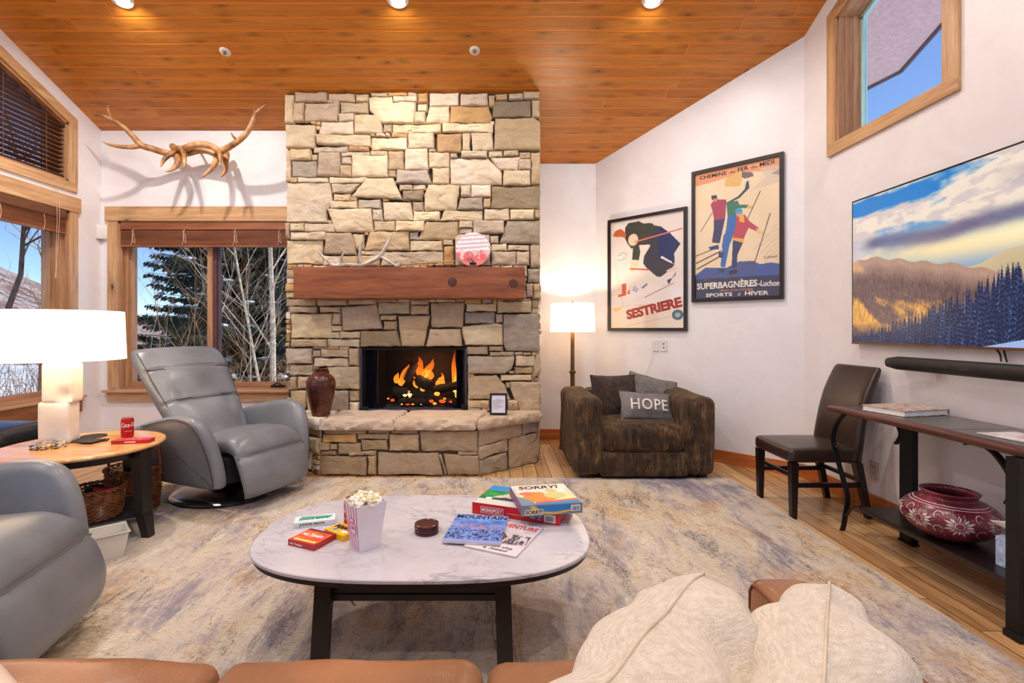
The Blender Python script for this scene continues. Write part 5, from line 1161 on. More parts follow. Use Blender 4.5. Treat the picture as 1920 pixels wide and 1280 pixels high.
# can, popcorn
q = G(660, 987, TZ); can_(q.x, q.y, Z4, 'red soda can half hidden behind the popcorn box', rz=-.45, s=1.0)
pc = thing('popcorn_box', (-.50, 1.895, Z4), 'white popcorn box with magenta stripes, overflowing with popcorn', 'popcorn box', rotz=.70)
MPC = simple('white_card', (236, 230, 238), .5, var=.015)
b = B(); w0, w1, hh = .040, .060, .178
vs = [(sx*w0, sy*w0, 0) for sx, sy in ((-1,-1),(1,-1),(1,1),(-1,1))]+[(sx*w1, sy*w1, hh) for sx, sy in ((-1,-1),(1,-1),(1,1),(-1,1))]; n4 = [(x*.975, y*.975, z+(.002 if z < .1 else 0)) for x, y, z in vs]
b.add(vs+n4, [[0,3,2,1], [0,1,5,4], [1,2,6,5], [2,3,7,6], [3,0,4,7], [8,9,10,11], [8,12,13,9], [9,13,14,10], [10,14,15,11], [11,15,12,8], [4,5,13,12], [5,6,14,13], [6,7,15,14], [7,4,12,15]]); b.build('box', MPC, pc, False)
# stripes on the face turned left (-x local)
for axis in (0, 1):
    b = B()
    for k in range(5):
        u = -.82+k*.41; wd = .10
        def pt(u_, z, o=.0006):
            hw = w0+(w1-w0)*z/hh
            return (-(hw+o), u_*hw, z) if axis == 0 else (u_*hw, hw+o, z)
        b.add([pt(u-wd/2, .003), pt(u+wd/2, .003), pt(u+wd/2, hh-.003), pt(u-wd/2, hh-.003)], [[0,1,2,3]])
    b.build('stripes', MMAG, pc, False)
sl_ = math.atan((w1-w0)/hh); fr = frame((-(w0+(w1-w0)*.5+.0012), 0, hh*.5), (0, -1, 0), (-math.sin(sl_), 0, math.cos(sl_)))
b = B(); b.add([fr @ Vector((.031*math.cos(a), .034*math.sin(a), 0)) for a in [2*PI*k/32 for k in range(32)]], [list(range(32))]); b.build('badge', MPC, pc, False)
b = B(); b.tube([fr @ Vector((.029*math.cos(a), .032*math.sin(a), .0004)) for a in [2*PI*k/32 for k in range(33)]], .0012, 5); b.build('badge_ring', MMAG, pc); text('POP', MMAG, fr, -.018, .003, .034, .013, pc, bold=.03, rot=.15); text('CORN', MMAG, fr, -.020, -.014, .040, .013, pc, bold=.03, rot=.15)
b = B(); rs = random.Random(4)
for k in range(150):
    a = rs.uniform(0, 2*PI); r = .056*math.sqrt(rs.random()); x, y = r*math.cos(a)*1.05, r*math.sin(a)*1.05; z = hh-.012+.044*(1-(r/.06)**2)*rs.uniform(.5, 1.0); base = Vector((x, y, z)); cc = lin(rs.choice(((250, 244, 226), (248, 238, 210), (244, 226, 176), (252, 248, 238))))
    for j in range(4): o = Vector((rs.uniform(-1, 1), rs.uniform(-1, 1), rs.uniform(-1, 1)))*.006; b.sph(base+o, rs.uniform(.0045, .0075), 6, 4, col=cc, jit=.15)
    if rs.random() < .25: b.sph(base+Vector((0, 0, -.001)), .005, 6, 4, col=lin((206, 150, 70)))
o = b.build('popcorn', colmat('popcorn', .8), pc, ang=180); o['kind'] = 'stuff'
# candy boxes on the coffee table
def f_tam(U, V_):
    im = paintbase(U, (206, 44, 34)); n = vnoise(U, V_, 6, 7, 21, 4); k = (V_ > .15) & (V_ < .85); im[k] = (np.array([206, 40, 30])+n[..., None]*np.array([60, 110, 30]))[k]; poly(im, U, V_, [(0, .86), (1, .86), (1, 1), (0, 1)], (110, 30, 60)); poly(im, U, V_, [(.1, .08), (.95, .08), (.95, .2), (.1, .2)], (244, 206, 110)); return im
q = (-.716, 1.935); t = cbox('candy_box', 'orange-red candy box nearest the edge of the coffee table', 'candy box', q, (.132, .118, .022), -.42, Z4, simple('deep_red_card', (176, 36, 40), .35))
painted('top_print', frame((-.064, -.057, .0226), (1, 0, 0), (0, 1, 0)), .128, .114, 60, 60, f_tam, MC, t); fr = frame((-.064, -.057, .0230), (1, 0, 0), (0, 1, 0)); text('Hot Tamales', MWT, fr, .012, .05, .10, .024, t, bold=.03, rot=.05)
text('Hot Tamales', MWT, frame((-.055, -.0595, .006), (1, 0, 0), (0, 0, 1)), 0, 0, .06, .008, t, bold=.02)
t = cbox('candy_box', 'yellow candy box tucked between the orange-red box and the popcorn', 'candy box', (-.620, 2.005), (.12, .085, .022), -.62, Z4, simple('yellow_card', (250, 180, 20), .35))
painted('top_print', frame((-.058, -.040, .0226), (1, 0, 0), (0, 1, 0)), .116, .08, 50, 40, lambda U, V_: ell(ell(paintbase(U, (252, 184, 30)), U, V_, .75, .35, .14, .2, (232, 226, 210)), U, V_, .3, .3, .1, .16, (70, 140, 200)), MC, t)
text("M&M'S", simple('cocoa_ink', (58, 26, 30), .5), frame((-.05, -.005, .0230), (1, 0, 0), (0, 1, 0)), 0, 0, .09, .032, t, bold=.04)
t = cbox('candy_box', 'white and green candy box lying behind the orange-red one', 'candy box', (-.775, 2.125), (.165, .075, .020), .28, Z4, simple('mint_card', (226, 230, 236), .35, var=.02))
painted('top_print', frame((-.08, -.035, .0206), (1, 0, 0), (0, 1, 0)), .16, .07, 50, 30, lambda U, V_: poly(paintbase(U, (220, 230, 234)), U, V_, [(.1, .5), (.9, .4), (.95, .8), (.15, .95)], (70, 170, 150)), MC, t)
MGRN = simple('green_ink', (30, 90, 70), .5); text('JUNIOR MINTS', MGRN, frame((-.06, -.0383, .005), (1, 0, 0), (0, 0, 1)), 0, 0, .10, .010, t, bold=.03); text('JUNIOR MINTS', MGRN, frame((-.065, -.018, .0210), (1, 0, 0), (0, 1, 0)), 0, 0, .12, .022, t, bold=.03)

# ------------------------------------------------------------------ brown velvet armchair
def velvet():
    m = M('brown_velvet', (70, 50, 32), .75); v = m.co(scale=(1, 1, .22)); n1 = m.noise(v, 22, 6, .7, 1.2); n2 = m.noise(m.co(), 5, 5, .6, .8); n3 = m.noise(m.co(scale=(1, 1, .16)), 60, 4, .6, .6)
    f = m.math('ADD', m.math('MULTIPLY', n1, .6), m.math('MULTIPLY', n2, .4)); c = m.ramp(f, [(.36, (26, 16, 10)), (.48, (58, 38, 21)), (.57, (104, 74, 44)), (.66, (168, 130, 86))]); m.link(c, 'Base Color')  # palest gold stop brightened: lamp highlights on the ribs painted into the colour
    m.set('Sheen Weight', .22); m.set('Sheen Roughness', .35); m.set('Sheen Tint', rgba((220, 180, 130))); m.bump(m.math('ADD', n1, n3), 1.0, .03); return m.m
MV = velvet()
ac = thing('armchair', (1.230, 4.53, 0), 'low boxy brown ribbed velvet armchair between the floor lamp and the dining chair', 'armchair')
def wrk(k, amp, ax=2):
    def fn(v):
        q = Vector((v.x*k, v.y*k, v.z*1.6)); e = (1-2.6*abs(noise.noise(q)))*amp; e2 = noise.noise(Vector((v.x*3, v.y*3, v.z*3)))*.012
        return Vector((v.x+e*.6+e2, v.y-e-e2, v.z+e*.5+e2*.6))
    return fn
W_ = .592
rbox((-W_+.125, 0, .36), (.25, .90, .65), .075, n=(16, 40, 30), fn=wrk(26, .007)).build('armrest', MV, ac, ang=180)
rbox((W_-.135, 0, .36), (.27, .90, .65), .075, n=(16, 40, 30), fn=wrk(26, .007)).build('armrest', MV, ac, ang=180)
rbox((0, .33, .37), (.76, .22, .62), .07, n=(30, 12, 24), fn=wrk(24, .006)).build('backrest', MV, ac, ang=180)
rbox((-.01, -.10, .33), (.715, .70, .23), .085, n=(60, 34, 16), fn=lambda v: wrk(24, .010)(v)+Vector((0, 0, .02*(1-min(1, (v.x/.36)**2)) if v.z > .33 else 0))).build('seat_cushion', MV, ac, ang=180)
rbox((-.01, -.07, .13), (.73, .76, .21), .035, n=(50, 20, 12), fn=wrk(26, .006)).build('base', MV, ac, ang=180)
for sx in (-1, 1):
    for sy in (-1, 1): B().box((sx*.5-.03, sy*.36-.03, 0), (sx*.5+.03, sy*.36+.03, .05)).build('foot', MEBON, ac, False)
def pillow(name, lab, cat, loc, rot, w_, h_, t_, mat, n=26, fold=.012, group=None, corner=.0, b_only=False, seed=0, p=2.3):
    """square cushion in local xz plane, thickness along y, centred on loc"""
    b = B(); vs = []; fs = []
    for s_ in (-1, 1):
        for i in range(n+1):
            for j in range(n+1):
                u, v = 2*i/n-1, 2*j/n-1; e = max(0, (1-abs(u)**p))*max(0, (1-abs(v)**p)); th = t_/2*e**(.36 if b_only else .55)
                pinch = 1-.06*(1-abs(v)**2)*abs(u)**4; pz = 1-.06*(1-abs(u)**2)*abs(v)**4
                q = Vector((u*w_/2*pinch, s_*th, v*h_/2*pz)); k = Vector((u*2.2+seed, v*2.2, s_*3))
                q.y += fold*noise.noise(k)*e**.3*2+fold*.6*noise.noise(k*2.7)*e**.3; q.x += fold*noise.noise(k+Vector((9, 0, 0))); q.z += fold*noise.noise(k+Vector((0, 9, 0)))
                if corner: q.z += corner*(abs(u)**8)*(v > .5)
                vs.append(q)
    m = (n+1)**2
    for s_ in (0, 1):
        for i in range(n):
            for j in range(n): a = s_*m+i*(n+1)+j; f = [a, a+1, a+n+2, a+n+1]; fs.append(f if s_ else f[::-1])
    ed = [(i, 0) for i in range(n)]+[(n, j) for j in range(n)]+[(i, n) for i in range(n, 0, -1)]+[(0, j) for j in range(n, 0, -1)]
    for k in range(len(ed)):
        a, c = ed[k], ed[(k+1) % len(ed)]; ia, ic = a[0]*(n+1)+a[1], c[0]*(n+1)+c[1]; fs.append([ia, ic, ic+m, ia+m])
    b.add(vs, fs)
    if b_only: return b
    t = thing(name, loc, lab, cat, group=group); t.rotation_euler = rot; b.build('cover', mat, t, ang=180)
    b = B(); b.tube([(vs[e[0]*(n+1)+e[1]]+vs[e[0]*(n+1)+e[1]+m])/2 for e in ed+[ed[0]]], .004, 6, caps=False); b.build('piping', mat, t); return t
def fur(name, cols, sc):
    m = M(name, cols[1], .9); v = m.co(); n = m.noise(v, sc, 6, .72, 1.5); n2 = m.noise(v, sc*5, 4, .7); m.link(m.ramp(m.math('ADD', m.math('MULTIPLY', n, .7), m.math('MULTIPLY', n2, .3)), [(.38, cols[0]), (.5, cols[1]), (.64, cols[2])]), 'Base Color'); m.set('Sheen Weight', .12); m.bump(m.math('ADD', n, n2), 1, .02); return m.m
pillow('throw_pillow', 'dark brown faux-fur cushion at the left of the velvet armchair', 'cushion', P(1152, 744, 4.66)+Vector((0, 0, 0)), (-.25, 0, .10), .44, .42, .15, fur('brown_fur', ((30, 18, 12), (62, 38, 22), (112, 74, 44)), 22), fold=.008, seed=3)
pillow('throw_pillow', 'grey speckled woolly cushion at the back of the velvet armchair', 'cushion', P(1210, 742, 4.72)+Vector((.03, 0, -.03)), (-.2, .25, -.12), .46, .44, .14, fur('grey_boucle', ((120, 112, 106), (164, 156, 150), (200, 194, 186)), 60), fold=.012, seed=5, p=4)
hp_ = P(1211, 762, 4.40)
pt = pillow('throw_pillow', 'grey lumbar cushion with large white letters in front on the velvet armchair', 'cushion', hp_+Vector((.0, 0, .0)), (-.42, .07, .06), .47, .255, .13, simple('grey_wool', (118, 112, 112), .9, bump=.3), fold=.006, seed=8)
def onp(x, y, z): # project onto the pillow front
    u, v = x/.235, y/.1275; e = max(0, 1-abs(u)**2.3)*max(0, 1-abs(v)**2.3); return Vector((x, -(.065*e**.55+.0105+z), y))
text('HOPE', simple('white_felt', (226, 216, 206), .9, var=.02), None, -.155, -.045, .33, .10, pt, bold=.012, spacing=1.12, fn=onp)

# ------------------------------------------------------------------ dining chair
MDL = leather('espresso_leather', (54, 37, 29), .28, wr=.15); MDW = simple('espresso_stain', (28, 18, 17), .3)
dc = thing('dining_chair', (2.2, 3.485, 0), 'dark brown leather dining chair with curved high back against the wall beside the console', 'chair')
rbox((-.045, 0, .415), (.45, .46, .095), .03, n=(20, 20, 8), fn=lambda v: v+Vector((0, 0, .016*(1-(v.x/.24)**2)*(1-(v.y/.23)**2) if v.z > .42 else 0))).build('seat', MDL, dc, ang=180)
sweep([(.185, .38), (.20, .50), (.225, .65), (.262, .80), (.315, .93), (.335, .975)], [.225, .225, .222, .218, .214, .21], [.035, .036, .034, .032, .028, .022], k=6, p=5, n=32).build('backrest', MDL, dc, ang=180)
for sy in (-1, 1):
    for x0, x1 in ((-.235, -.235), (.185, .262)):
        b = B(); vs = []
        for z, x, h2 in ((0, x1, .017), (.37, x0, .024)):
            for a, c in ((-1, -1), (1, -1), (1, 1), (-1, 1)): vs.append((x+a*h2, sy*.205+c*h2, z))
        b.add(vs, [[0,1,2,3], [4,5,6,7], [0,1,5,4], [1,2,6,5], [2,3,7,6], [3,0,4,7]]); b.build('leg', MDW, dc, False)
for y in (-.205, .205): B().box((-.235, y-.010, .205), (.215, y+.010, .235)).build('stretcher', MDW, dc, False)
B().box((-.243, -.20, .265), (-.225, .20, .29)).build('stretcher', MDW, dc, False); B().box((.20, -.2, .235), (.218, .2, .262)).build('stretcher', MDW, dc, False)

# ------------------------------------------------------------------ console table
cz = .77; cs = thing('console_table', (2.34, 2.57, 0), 'long dark slate-topped console table with scrolled iron legs under the television', 'table')
MCW = wood('console_wood', (52, 28, 24), (82, 46, 38), (112, 70, 56), grain=(14, 1, 14), rough=.3, knots=0); MSL = simple('slate_inlay', (74, 74, 70), .28, var=.25, scale=7)
MIR = simple('wrought_iron', (30, 30, 32), .42, .5)
L0, L1 = 1.97, 3.165
b = rbox((2.335, (L0+L1)/2, cz-.02), (.46, L1-L0, .036), .012, n=(8, 16, 4)); b.v = [at(cs, v) for v in b.v]; b.build('tabletop', MCW, cs, ang=60)
for k in range(3):
    y0 = L0+.05+k*(L1-L0-.1)/3+.006; y1 = L0+.05+(k+1)*(L1-L0-.1)/3-.006; b = B().box((2.165, y0, cz-.004), (2.505, y1, cz-.0012)); b.v = [at(cs, v) for v in b.v]; b.build('slate_panel', MSL, cs, False)
b = rbox((2.32, 2.44, .19), (.36, .98, .03), .008, n=4); b.v = [at(cs, v) for v in b.v]; b.build('shelf', simple('dark_shelf_wood', (30, 21, 20), .3), cs, ang=60)
def ip(px, py, x): y = x/K(px); return Vector((x, y, Zt(py, y)))
def flatbar(pts, w_, t_, x):
    pts = [Vector(p) for p in pts]; pts, _ = spline(pts, [0]*len(pts), 5); b = B(); vs = []; n = len(pts)
    for i, p in enumerate(pts):
        tt = (pts[min(i+1, n-1)]-pts[max(i-1, 0)]).normalized(); nn = Vector((1, 0, 0)).cross(tt).normalized()
        for a, c in ((-1, -1), (1, -1), (1, 1), (-1, 1)): vs.append(p+Vector((a*w_/2, 0, 0))+nn*c*t_/2)
    fs = [[i*4+j, i*4+(j+1) % 4, i*4+4+(j+1) % 4, i*4+4+j] for i in range(n-1) for j in range(4)]+[[3,2,1,0], [n*4-4, n*4-3, n*4-2, n*4-1]]; b.add(vs, fs); b.v = [at(cs, v) for v in b.v]; return b
x_ = 2.15
flatbar([ip(1600, 779, x_), ip(1586, 775, x_), ip(1570, 793, x_), ip(1562, 822, x_), ip(1570, 858, x_), ip(1580, 895, x_), ip(1589, 930, x_), ip(1585, 965, x_), ip(1578, 995, x_), ip(1561, 995, x_)], .028, .009, x_).build('scroll_leg', MIR, cs, ang=50)
flatbar([ip(1567, 835, x_)+Vector((.0, 0, 0)), ip(1576, 842, x_)], .026, .006, x_).build('scroll_clasp', MIR, cs, ang=50)
flatbar([ip(1586, 967, x_), ip(1593, 957, x_), ip(1603, 950, x_), ip(1613, 949, x_)], .022, .007, x_).build('shelf_bracket', MIR, cs, ang=50)
b = B().box((2.395, 2.855, 0), (2.43, 2.945, cz-.04)); b.v = [at(cs, v) for v in b.v]; b.build('post', MIR, cs, False)
b = B().box((2.385, 2.85, .0), (2.435, 2.95, .012), bev=.003); b.v = [at(cs, v) for v in b.v]; b.build('foot', MIR, cs, False)
b = B().box((2.055, 1.88, .03), (2.10, 1.968, cz-.05)); b.box((2.045, 1.865, 0), (2.11, 1.972, .03), bev=.006); b.v = [at(cs, v) for v in b.v]
b = B().box((2.085, 1.975, .03), (2.14, 2.03, cz-.038)); b.box((2.075, 1.965, 0), (2.15, 2.035, .03), bev=.006); b.v = [at(cs, v) for v in b.v]; b.build('post', MIR, cs, False)
flatbar([ip(1812, 832, x_), ip(1840, 833, x_), ip(1864, 848, x_), ip(1888, 878, x_), ip(1900, 905, x_), ip(1899, 925, x_), ip(1889, 944, x_)], .03, .010, x_).build('arc_bracket', MIR, cs, ang=50)
xb = 2.41
flatbar([ip(1683, 797, xb), ip(1688, 808, xb), ip(1688, 818, xb), ip(1680, 832, xb)], .024, .008, xb).build('arc_bracket', MIR, cs, ang=50)
flatbar([ip(1711, 797, xb), ip(1706, 808, xb), ip(1709, 822, xb), ip(1715, 835, xb)], .024, .008, xb).build('arc_bracket', MIR, cs, ang=50)

# book and brochure on top
bk = thing('hardcover_book', (2.355, 2.86, cz+.0005), 'thick hardcover photo book with a pale patterned cover on the console table', 'book', rotz=.24)
B().box((-.158, -.118, .004), (.156, .118, .030)).build('pages', simple('white_pages', (236, 232, 228), .7, var=.02), bk, False)
b = B().box((-.162, -.124, 0), (.162, .124, .004)); b.box((-.162, -.124, .030), (.162, .124, .034)); b.box((.157, -.124, .004), (.162, .124, .030))
m = M('book_cover', (180, 160, 150), .4); n = m.noise(m.co(), 26, 5, .7, .5); m.link(m.ramp(n, [(.36, (84, 62, 54)), (.46, (176, 148, 132)), (.56, (214, 196, 184)), (.66, (140, 112, 96))]), 'Base Color'); b.build('cover', m.m, bk, False)
o = B().box((-.10, -.14, 0), (.10, .14, .003)).build('brochure', m.m, None, False, loc=(2.33, 2.16, cz+.0005)); o.rotation_euler.z = .1
m = M('brochure_print', (210, 190, 196), .25); n = m.noise(m.co(), 7, 5, .6, .5); m.link(m.ramp(n, [(.36, (150, 92, 104)), (.46, (220, 206, 210)), (.6, (232, 228, 230)), (.7, (170, 160, 168))]), 'Base Color'); o.data.materials[0] = m.m; tag(o, 'glossy pale pink brochure lying on the near end of the console table', 'brochure')
# round painted vase on the shelf
vz = .2055; vx, vy = 2.285, 2.50
vt = thing('ceramic_vase', (vx, vy, vz), 'wide maroon vase painted with white flowers on the low console shelf', 'vase', rotz=.0)
prof = [(0, .0), (.07, .0), (.085, .004), (.13, .025), (.168, .055), (.192, .09), (.198, .115), (.190, .145), (.165, .172), (.135, .190), (.112, .199), (.106, .206), (.110, .218), (.117, .228), (.118, .233), (.108, .234), (.100, .222), (.098, .205), (.12, .18), (.15, .14), (.12, .05), (0, .02)]
pp, _ = spline([Vector((r, z, 0)) for r, z in prof[:15]], [0]*15, 4); prof2 = [(max(0, p.x), p.y) for p in pp]+prof[15:]
MVA = M('vase_glaze', (112, 38, 52), .28); n = MVA.noise(MVA.co(), 6, 6, .65, .5); n2 = MVA.noise(MVA.co(), 60, 3); MVA.link(MVA.mix(MVA.fr(n2, .62, .7, 0, .6), MVA.ramp(n, [(.35, (84, 26, 38)), (.55, (124, 46, 62)), (.72, (156, 84, 100))]), (200, 170, 176)), 'Base Color')
B().lathe(prof2, 64).build('body', MVA.m, vt, ang=180)
def rad(z):
    for (r0, z0), (r1, z1) in zip(prof2, prof2[1:]):
        if z0 <= z <= z1 and z1 > z0: return r0+(r1-r0)*(z-z0)/(z1-z0)
    return .1
MPET = simple('slip_paint', (206, 190, 186), .5, var=.12, scale=40)
def onv(a, z, o=.0012): r = rad(max(.004, min(.197, z)))+o; return Vector((r*math.cos(a), r*math.sin(a), z))
b = B(); r0 = .19
def petal(ac_, zc_, ang, l0, l1, w_):
    pts = []
    for s_, u in ((0, 0), (1, .5), (0, 1), (-1, .5)):
        d = l0+(l1-l0)*u; x = d*math.cos(ang)-s_*w_*math.sin(ang); y = d*math.sin(ang)+s_*w_*math.cos(ang); pts.append(onv(ac_+x/r0, zc_+y*.9))
    b.add(pts, [[0, 1, 2, 3]])
for fa, zc_ in ((-PI/2-.55, .115), (-PI/2-1.35, .115), (-PI/2+.3, .125), (-PI/2+1.1, .115), (PI/2, .115), (PI/2+1, .115), (PI/2-1, .115)):
    for k in range(16): petal(fa, zc_, 2*PI*k/16, .020, .062 if k % 2 else .050, .0065)
    for k in range(24):
        a0, a1 = 2*PI*k/24, 2*PI*(k+1)/24; q = [onv(fa+.0*1+.018*math.cos(a)/r0, zc_+.018*math.sin(a)*.9) for a in (a0, a1)]+[onv(fa+.015*math.cos(a)/r0, zc_+.015*math.sin(a)*.9) for a in (a1, a0)]; b.add(q, [[0,1,2,3]])
for fa in (-PI/2-.95, -PI/2-.12, -PI/2+.7, -PI/2+1.5, PI/2-.5, PI/2+.5, PI/2+1.5):
    for zc_ in (.085, .15):
        for k in range(14):
            a0, a1 = PI*.1+PI*1.2*k/14, PI*.1+PI*1.2*(k+1)/14; q = [onv(fa+.020*math.cos(a)/r0, zc_+.02*math.sin(a)*.9) for a in (a0, a1)]+[onv(fa+.0165*math.cos(a)/r0, zc_+.0165*math.sin(a)*.9) for a in (a1, a0)]; b.add(q, [[0,1,2,3]])
for z in (.178, .186):
    for k in range(64): a0, a1 = 2*PI*k/64, 2*PI*(k+1)/64; b.add([onv(a0, z), onv(a1, z), onv(a1, z+.002), onv(a0, z+.002)], [[0,1,2,3]])
b.build('flower_decoration', MPET, vt, False)
# tissue box
tb = thing('tissue_box', (2.285, 2.155, .2055), 'pale blue cube tissue box with a white tissue on the console shelf', 'tissue box', rotz=.12)
m = M('blue_marbled_card', (176, 196, 232), .6); n = m.noise(m.co(), 45, 5, .7, .6); m.link(m.ramp(n, [(.35, (140, 162, 214)), (.55, (186, 204, 240)), (.7, (222, 230, 246))]), 'Base Color'); B().box((-.058, -.058, 0), (.058, .058, .13), bev=.002).build('box', m.m, tb, False)
b = B(); rings = []; vs = []; n = 20
for k, (r, z) in enumerate([(.012, .128), (.02, .15), (.035, .17), (.055, .185), (.07, .20)]):
    for i in range(n): a = 2*PI*i/n; rr = r*(1+.45*math.sin(a*3+k*.5)*(k/4)+.15*math.sin(a*7)); vs.append((rr*math.cos(a), rr*math.sin(a), z+.02*math.sin(a*2+1)*(k/4)))
b.add(vs, [[k*n+i, k*n+(i+1) % n, (k+1)*n+(i+1) % n, (k+1)*n+i] for k in range(4) for i in range(n)]); b.build('tissue', simple('tissue_paper', (240, 236, 232), .8, var=.02), tb, ang=70)
# ------------------------------------------------------------------ tan leather sofa in the foreground
MTAN = leather('tan_leather', (160, 108, 72), .30, dark=.80, wr=.35); MSTI = simple('tan_stitching', (120, 74, 40), .7)
sf = thing('sofa', (-.60, .80, 0), 'tan leather three-seat sofa in the foreground with its back to the camera', 'sofa')
sb_ = lambda b: setattr(b, 'v', [at(sf, v) for v in b.v]) or b
def cush(x0, x1, ph):
    def fn(v):
        u = (v.x-(x0+x1)/2)/((x1-x0)/2); q = (v.y-.84)/.40
        dz = .018*(1-u*u)*(1-min(1, q*q)) if v.z > .36 else 0
        if v.z > .36: dz += .007*noise.noise(Vector((v.x*5+ph, v.y*7, 0)))+.006*noise.noise(Vector((v.x*3+v.y*9, v.x*8-v.y*4, ph)))
        return v+Vector((0, .012*(1-u*u) if v.y > 1.1 else 0, dz))
    return rbox(((x0+x1)/2, .83, .36), (x1-x0-.004, .80, .17), .05, n=(28, 28, 8), fn=fn)
for i, (x0, x1) in enumerate(((-1.30, -.662), (-.662, -.026), (-.026, .655))): sb_(cush(x0, x1, i*7.3)).build('seat_cushion', MTAN, sf, ang=180)
b = rbox((.735, .77, .30), (.155, 1.09, .60), .035, n=(10, 30, 16), fn=lambda v: v+Vector((.004*noise.noise(v*6), 0, .006*noise.noise(v*4)))); sb_(b).build('armrest', MTAN, sf, ang=180)
b = rbox((-1.385, .77, .30), (.155, 1.09, .60), .035, n=(10, 30, 16)); sb_(b).build('armrest', MTAN, sf, ang=180)
b = B(); sc = .0725
for xs in (.735-.0672, .735+.0672): b.tube([(xs, .30, .5897), (xs, 1.268, .5897), (xs, 1.292, .583), (xs, 1.3047, .562), (xs, 1.3047, .08)], .004, 6)
sb_(b).build('piping', MSTI, sf)
sb_(rbox((-.325, .34, .42), (1.75, .20, .62), .07, n=(30, 8, 16))).build('backrest', MTAN, sf, ang=180)
sb_(rbox((-.325, .78, .17), (1.75, .86, .20), .03, n=(20, 12, 6))).build('base', MTAN, sf, ang=180)
for sx in (-1.40, .74):
    for sy in (.33, 1.22): sb_(B().box((sx-.03, sy-.03, .014 if sy > .6 else 0), (sx+.03, sy+.03, .09))).build('foot', MEBON, sf, False)
def linen():
    m = M('cream_linen', (226, 212, 194), .85); v = m.co(); n = m.noise(v, 5, 4, .5); f = m.math('ADD', m.math('MULTIPLY', m.noise(m.co(scale=(1, 1, 9)), 70, 4, .6), .5), m.math('MULTIPLY', m.noise(m.co(scale=(9, 9, 1)), 70, 4, .6), .5)); m.link(m.mix(m.fr(f, .4, .6, 0, .7), m.ramp(n, [(.3, (218, 204, 186)), (.7, (232, 222, 208))]), (184, 164, 140)), 'Base Color'); m.bump(f, .5, .004); m.set('Sheen Weight', .3); return m.m
    wv = m.n('TexWave'); m.put(wv, 'Vector', v); wv.bands_direction = 'X'; wv.inputs['Scale'].default_value = 130; wv.inputs['Distortion'].default_value = 3; wv.inputs['Detail'].default_value = 2
    w2 = m.n('TexWave'); m.put(w2, 'Vector', v); w2.bands_direction = 'Z'; w2.inputs['Scale'].default_value = 130; w2.inputs['Distortion'].default_value = 3
    f = m.math('ADD', m.math('MULTIPLY', wv.outputs[1], .5), m.math('MULTIPLY', w2.outputs[1], .5)); m.link(m.mix(m.fr(f, .2, .8, 0, .35), m.ramp(n, [(.3, (224, 208, 188)), (.7, (236, 226, 212))]), (196, 176, 150)), 'Base Color')
    m.bump(f, .35, .002); m.set('Sheen Weight', .3); return m.m
MLIN = linen()
def sofapillow(lab, tip, top_dir, lean, size, thick, seed):
    """upright pillow: tip = far upper corner, top edge running along top_dir towards the camera"""
    d = Vector(top_dir).normalized(); n_ = 34
    b = pillow('x', '', '', None, None, size, size, thick, None, n=n_, fold=.019, b_only=True, seed=seed, p=3.6)
    # local x -> -d (far corner at +x), y -> horizontal normal, z up with lean
    X = -d; Yn = Vector((-X.y, X.x, 0)).normalized(); Z = (Vector((0, 0, 1))+Yn*lean).normalized(); Yn = Z.cross(X).normalized()
    q = []
    for v in b.v:
        u = v[0]/(size/2); w_ = v[2]/(size/2); x, y, z = v
        k = abs(u*w_); sc_ = 1-.13*k**2.2+.004*k**30; x *= sc_; z *= sc_; y *= 1+.3*k**8
        cr = (.011*math.sin(7*(u-w_)+seed)*math.exp(-((u+w_-.9)/.6)**2)+.007*math.sin(15*(u-.8*w_)+seed+3*u*w_)*math.exp(-((u+w_-1.1)/.45)**2))*(1 if y > 0 else -1)*min(1, abs(y)/.05)*.75
        q.append((x, y+cr, z))
    c = Vector(tip)+d*size/2*.92-Z*size/2*.92
    m = Matrix(((X.x, Yn.x, Z.x, c.x), (X.y, Yn.y, Z.y, c.y), (X.z, Yn.z, Z.z, c.z), (0, 0, 0, 1)))
    t = thing('throw_pillow', c, lab, 'pillow', group='cream linen pillows on the sofa'); b.v = [tuple(m.to_3x3() @ Vector(v)) for v in q]; o = b.build('cover', MLIN, t, ang=180)
    md = o.modifiers.new('sub', 'SUBSURF'); md.levels = 1; md.render_levels = 1
    b2 = B(); nn = n_+1; idx = [(i, 0) for i in range(n_)]+[(n_, j) for j in range(n_)]+[(i, n_) for i in range(n_, 0, -1)]+[(0, j) for j in range(n_, 0, -1)]
    b2.tube([(Vector(b.v[i*nn+j])+Vector(b.v[i*nn+j+nn*nn]))/2 for i, j in idx+[idx[0]]], .0018, 6, caps=False); b2.build('seam', simple('linen_seam', (206, 190, 168), .9), t); return t
sofapillow('cream linen pillow standing in the middle of the sofa, left of the matching one', G(1320, 1056, .925)+Vector((0, 0, 0)), (-.20, -.25, 0), .12, .44, .19, 2.0)
sofapillow('cream linen pillow standing against the right arm of the sofa', G(1556, 1072, .92), (-.153, -.2185, 0), -.02, .44, .165, 6.0)
pl_ = rbox((0, 0, 0), (.40, .40, .14), .06, n=(16, 16, 8), fn=lambda v: v+Vector((0, 0, -.04*(abs(v.x)/.2)**3*(1 if v.z > 0 else -1)))).build('sofa_cushion', leather('pale_leather', (228, 206, 188), .5), None, ang=180, loc=(-1.07, .83, .515))
pl_.rotation_euler = (0, 0, -.576); tag(pl_, 'pale tan cushion lying on the left end of the sofa', 'cushion')

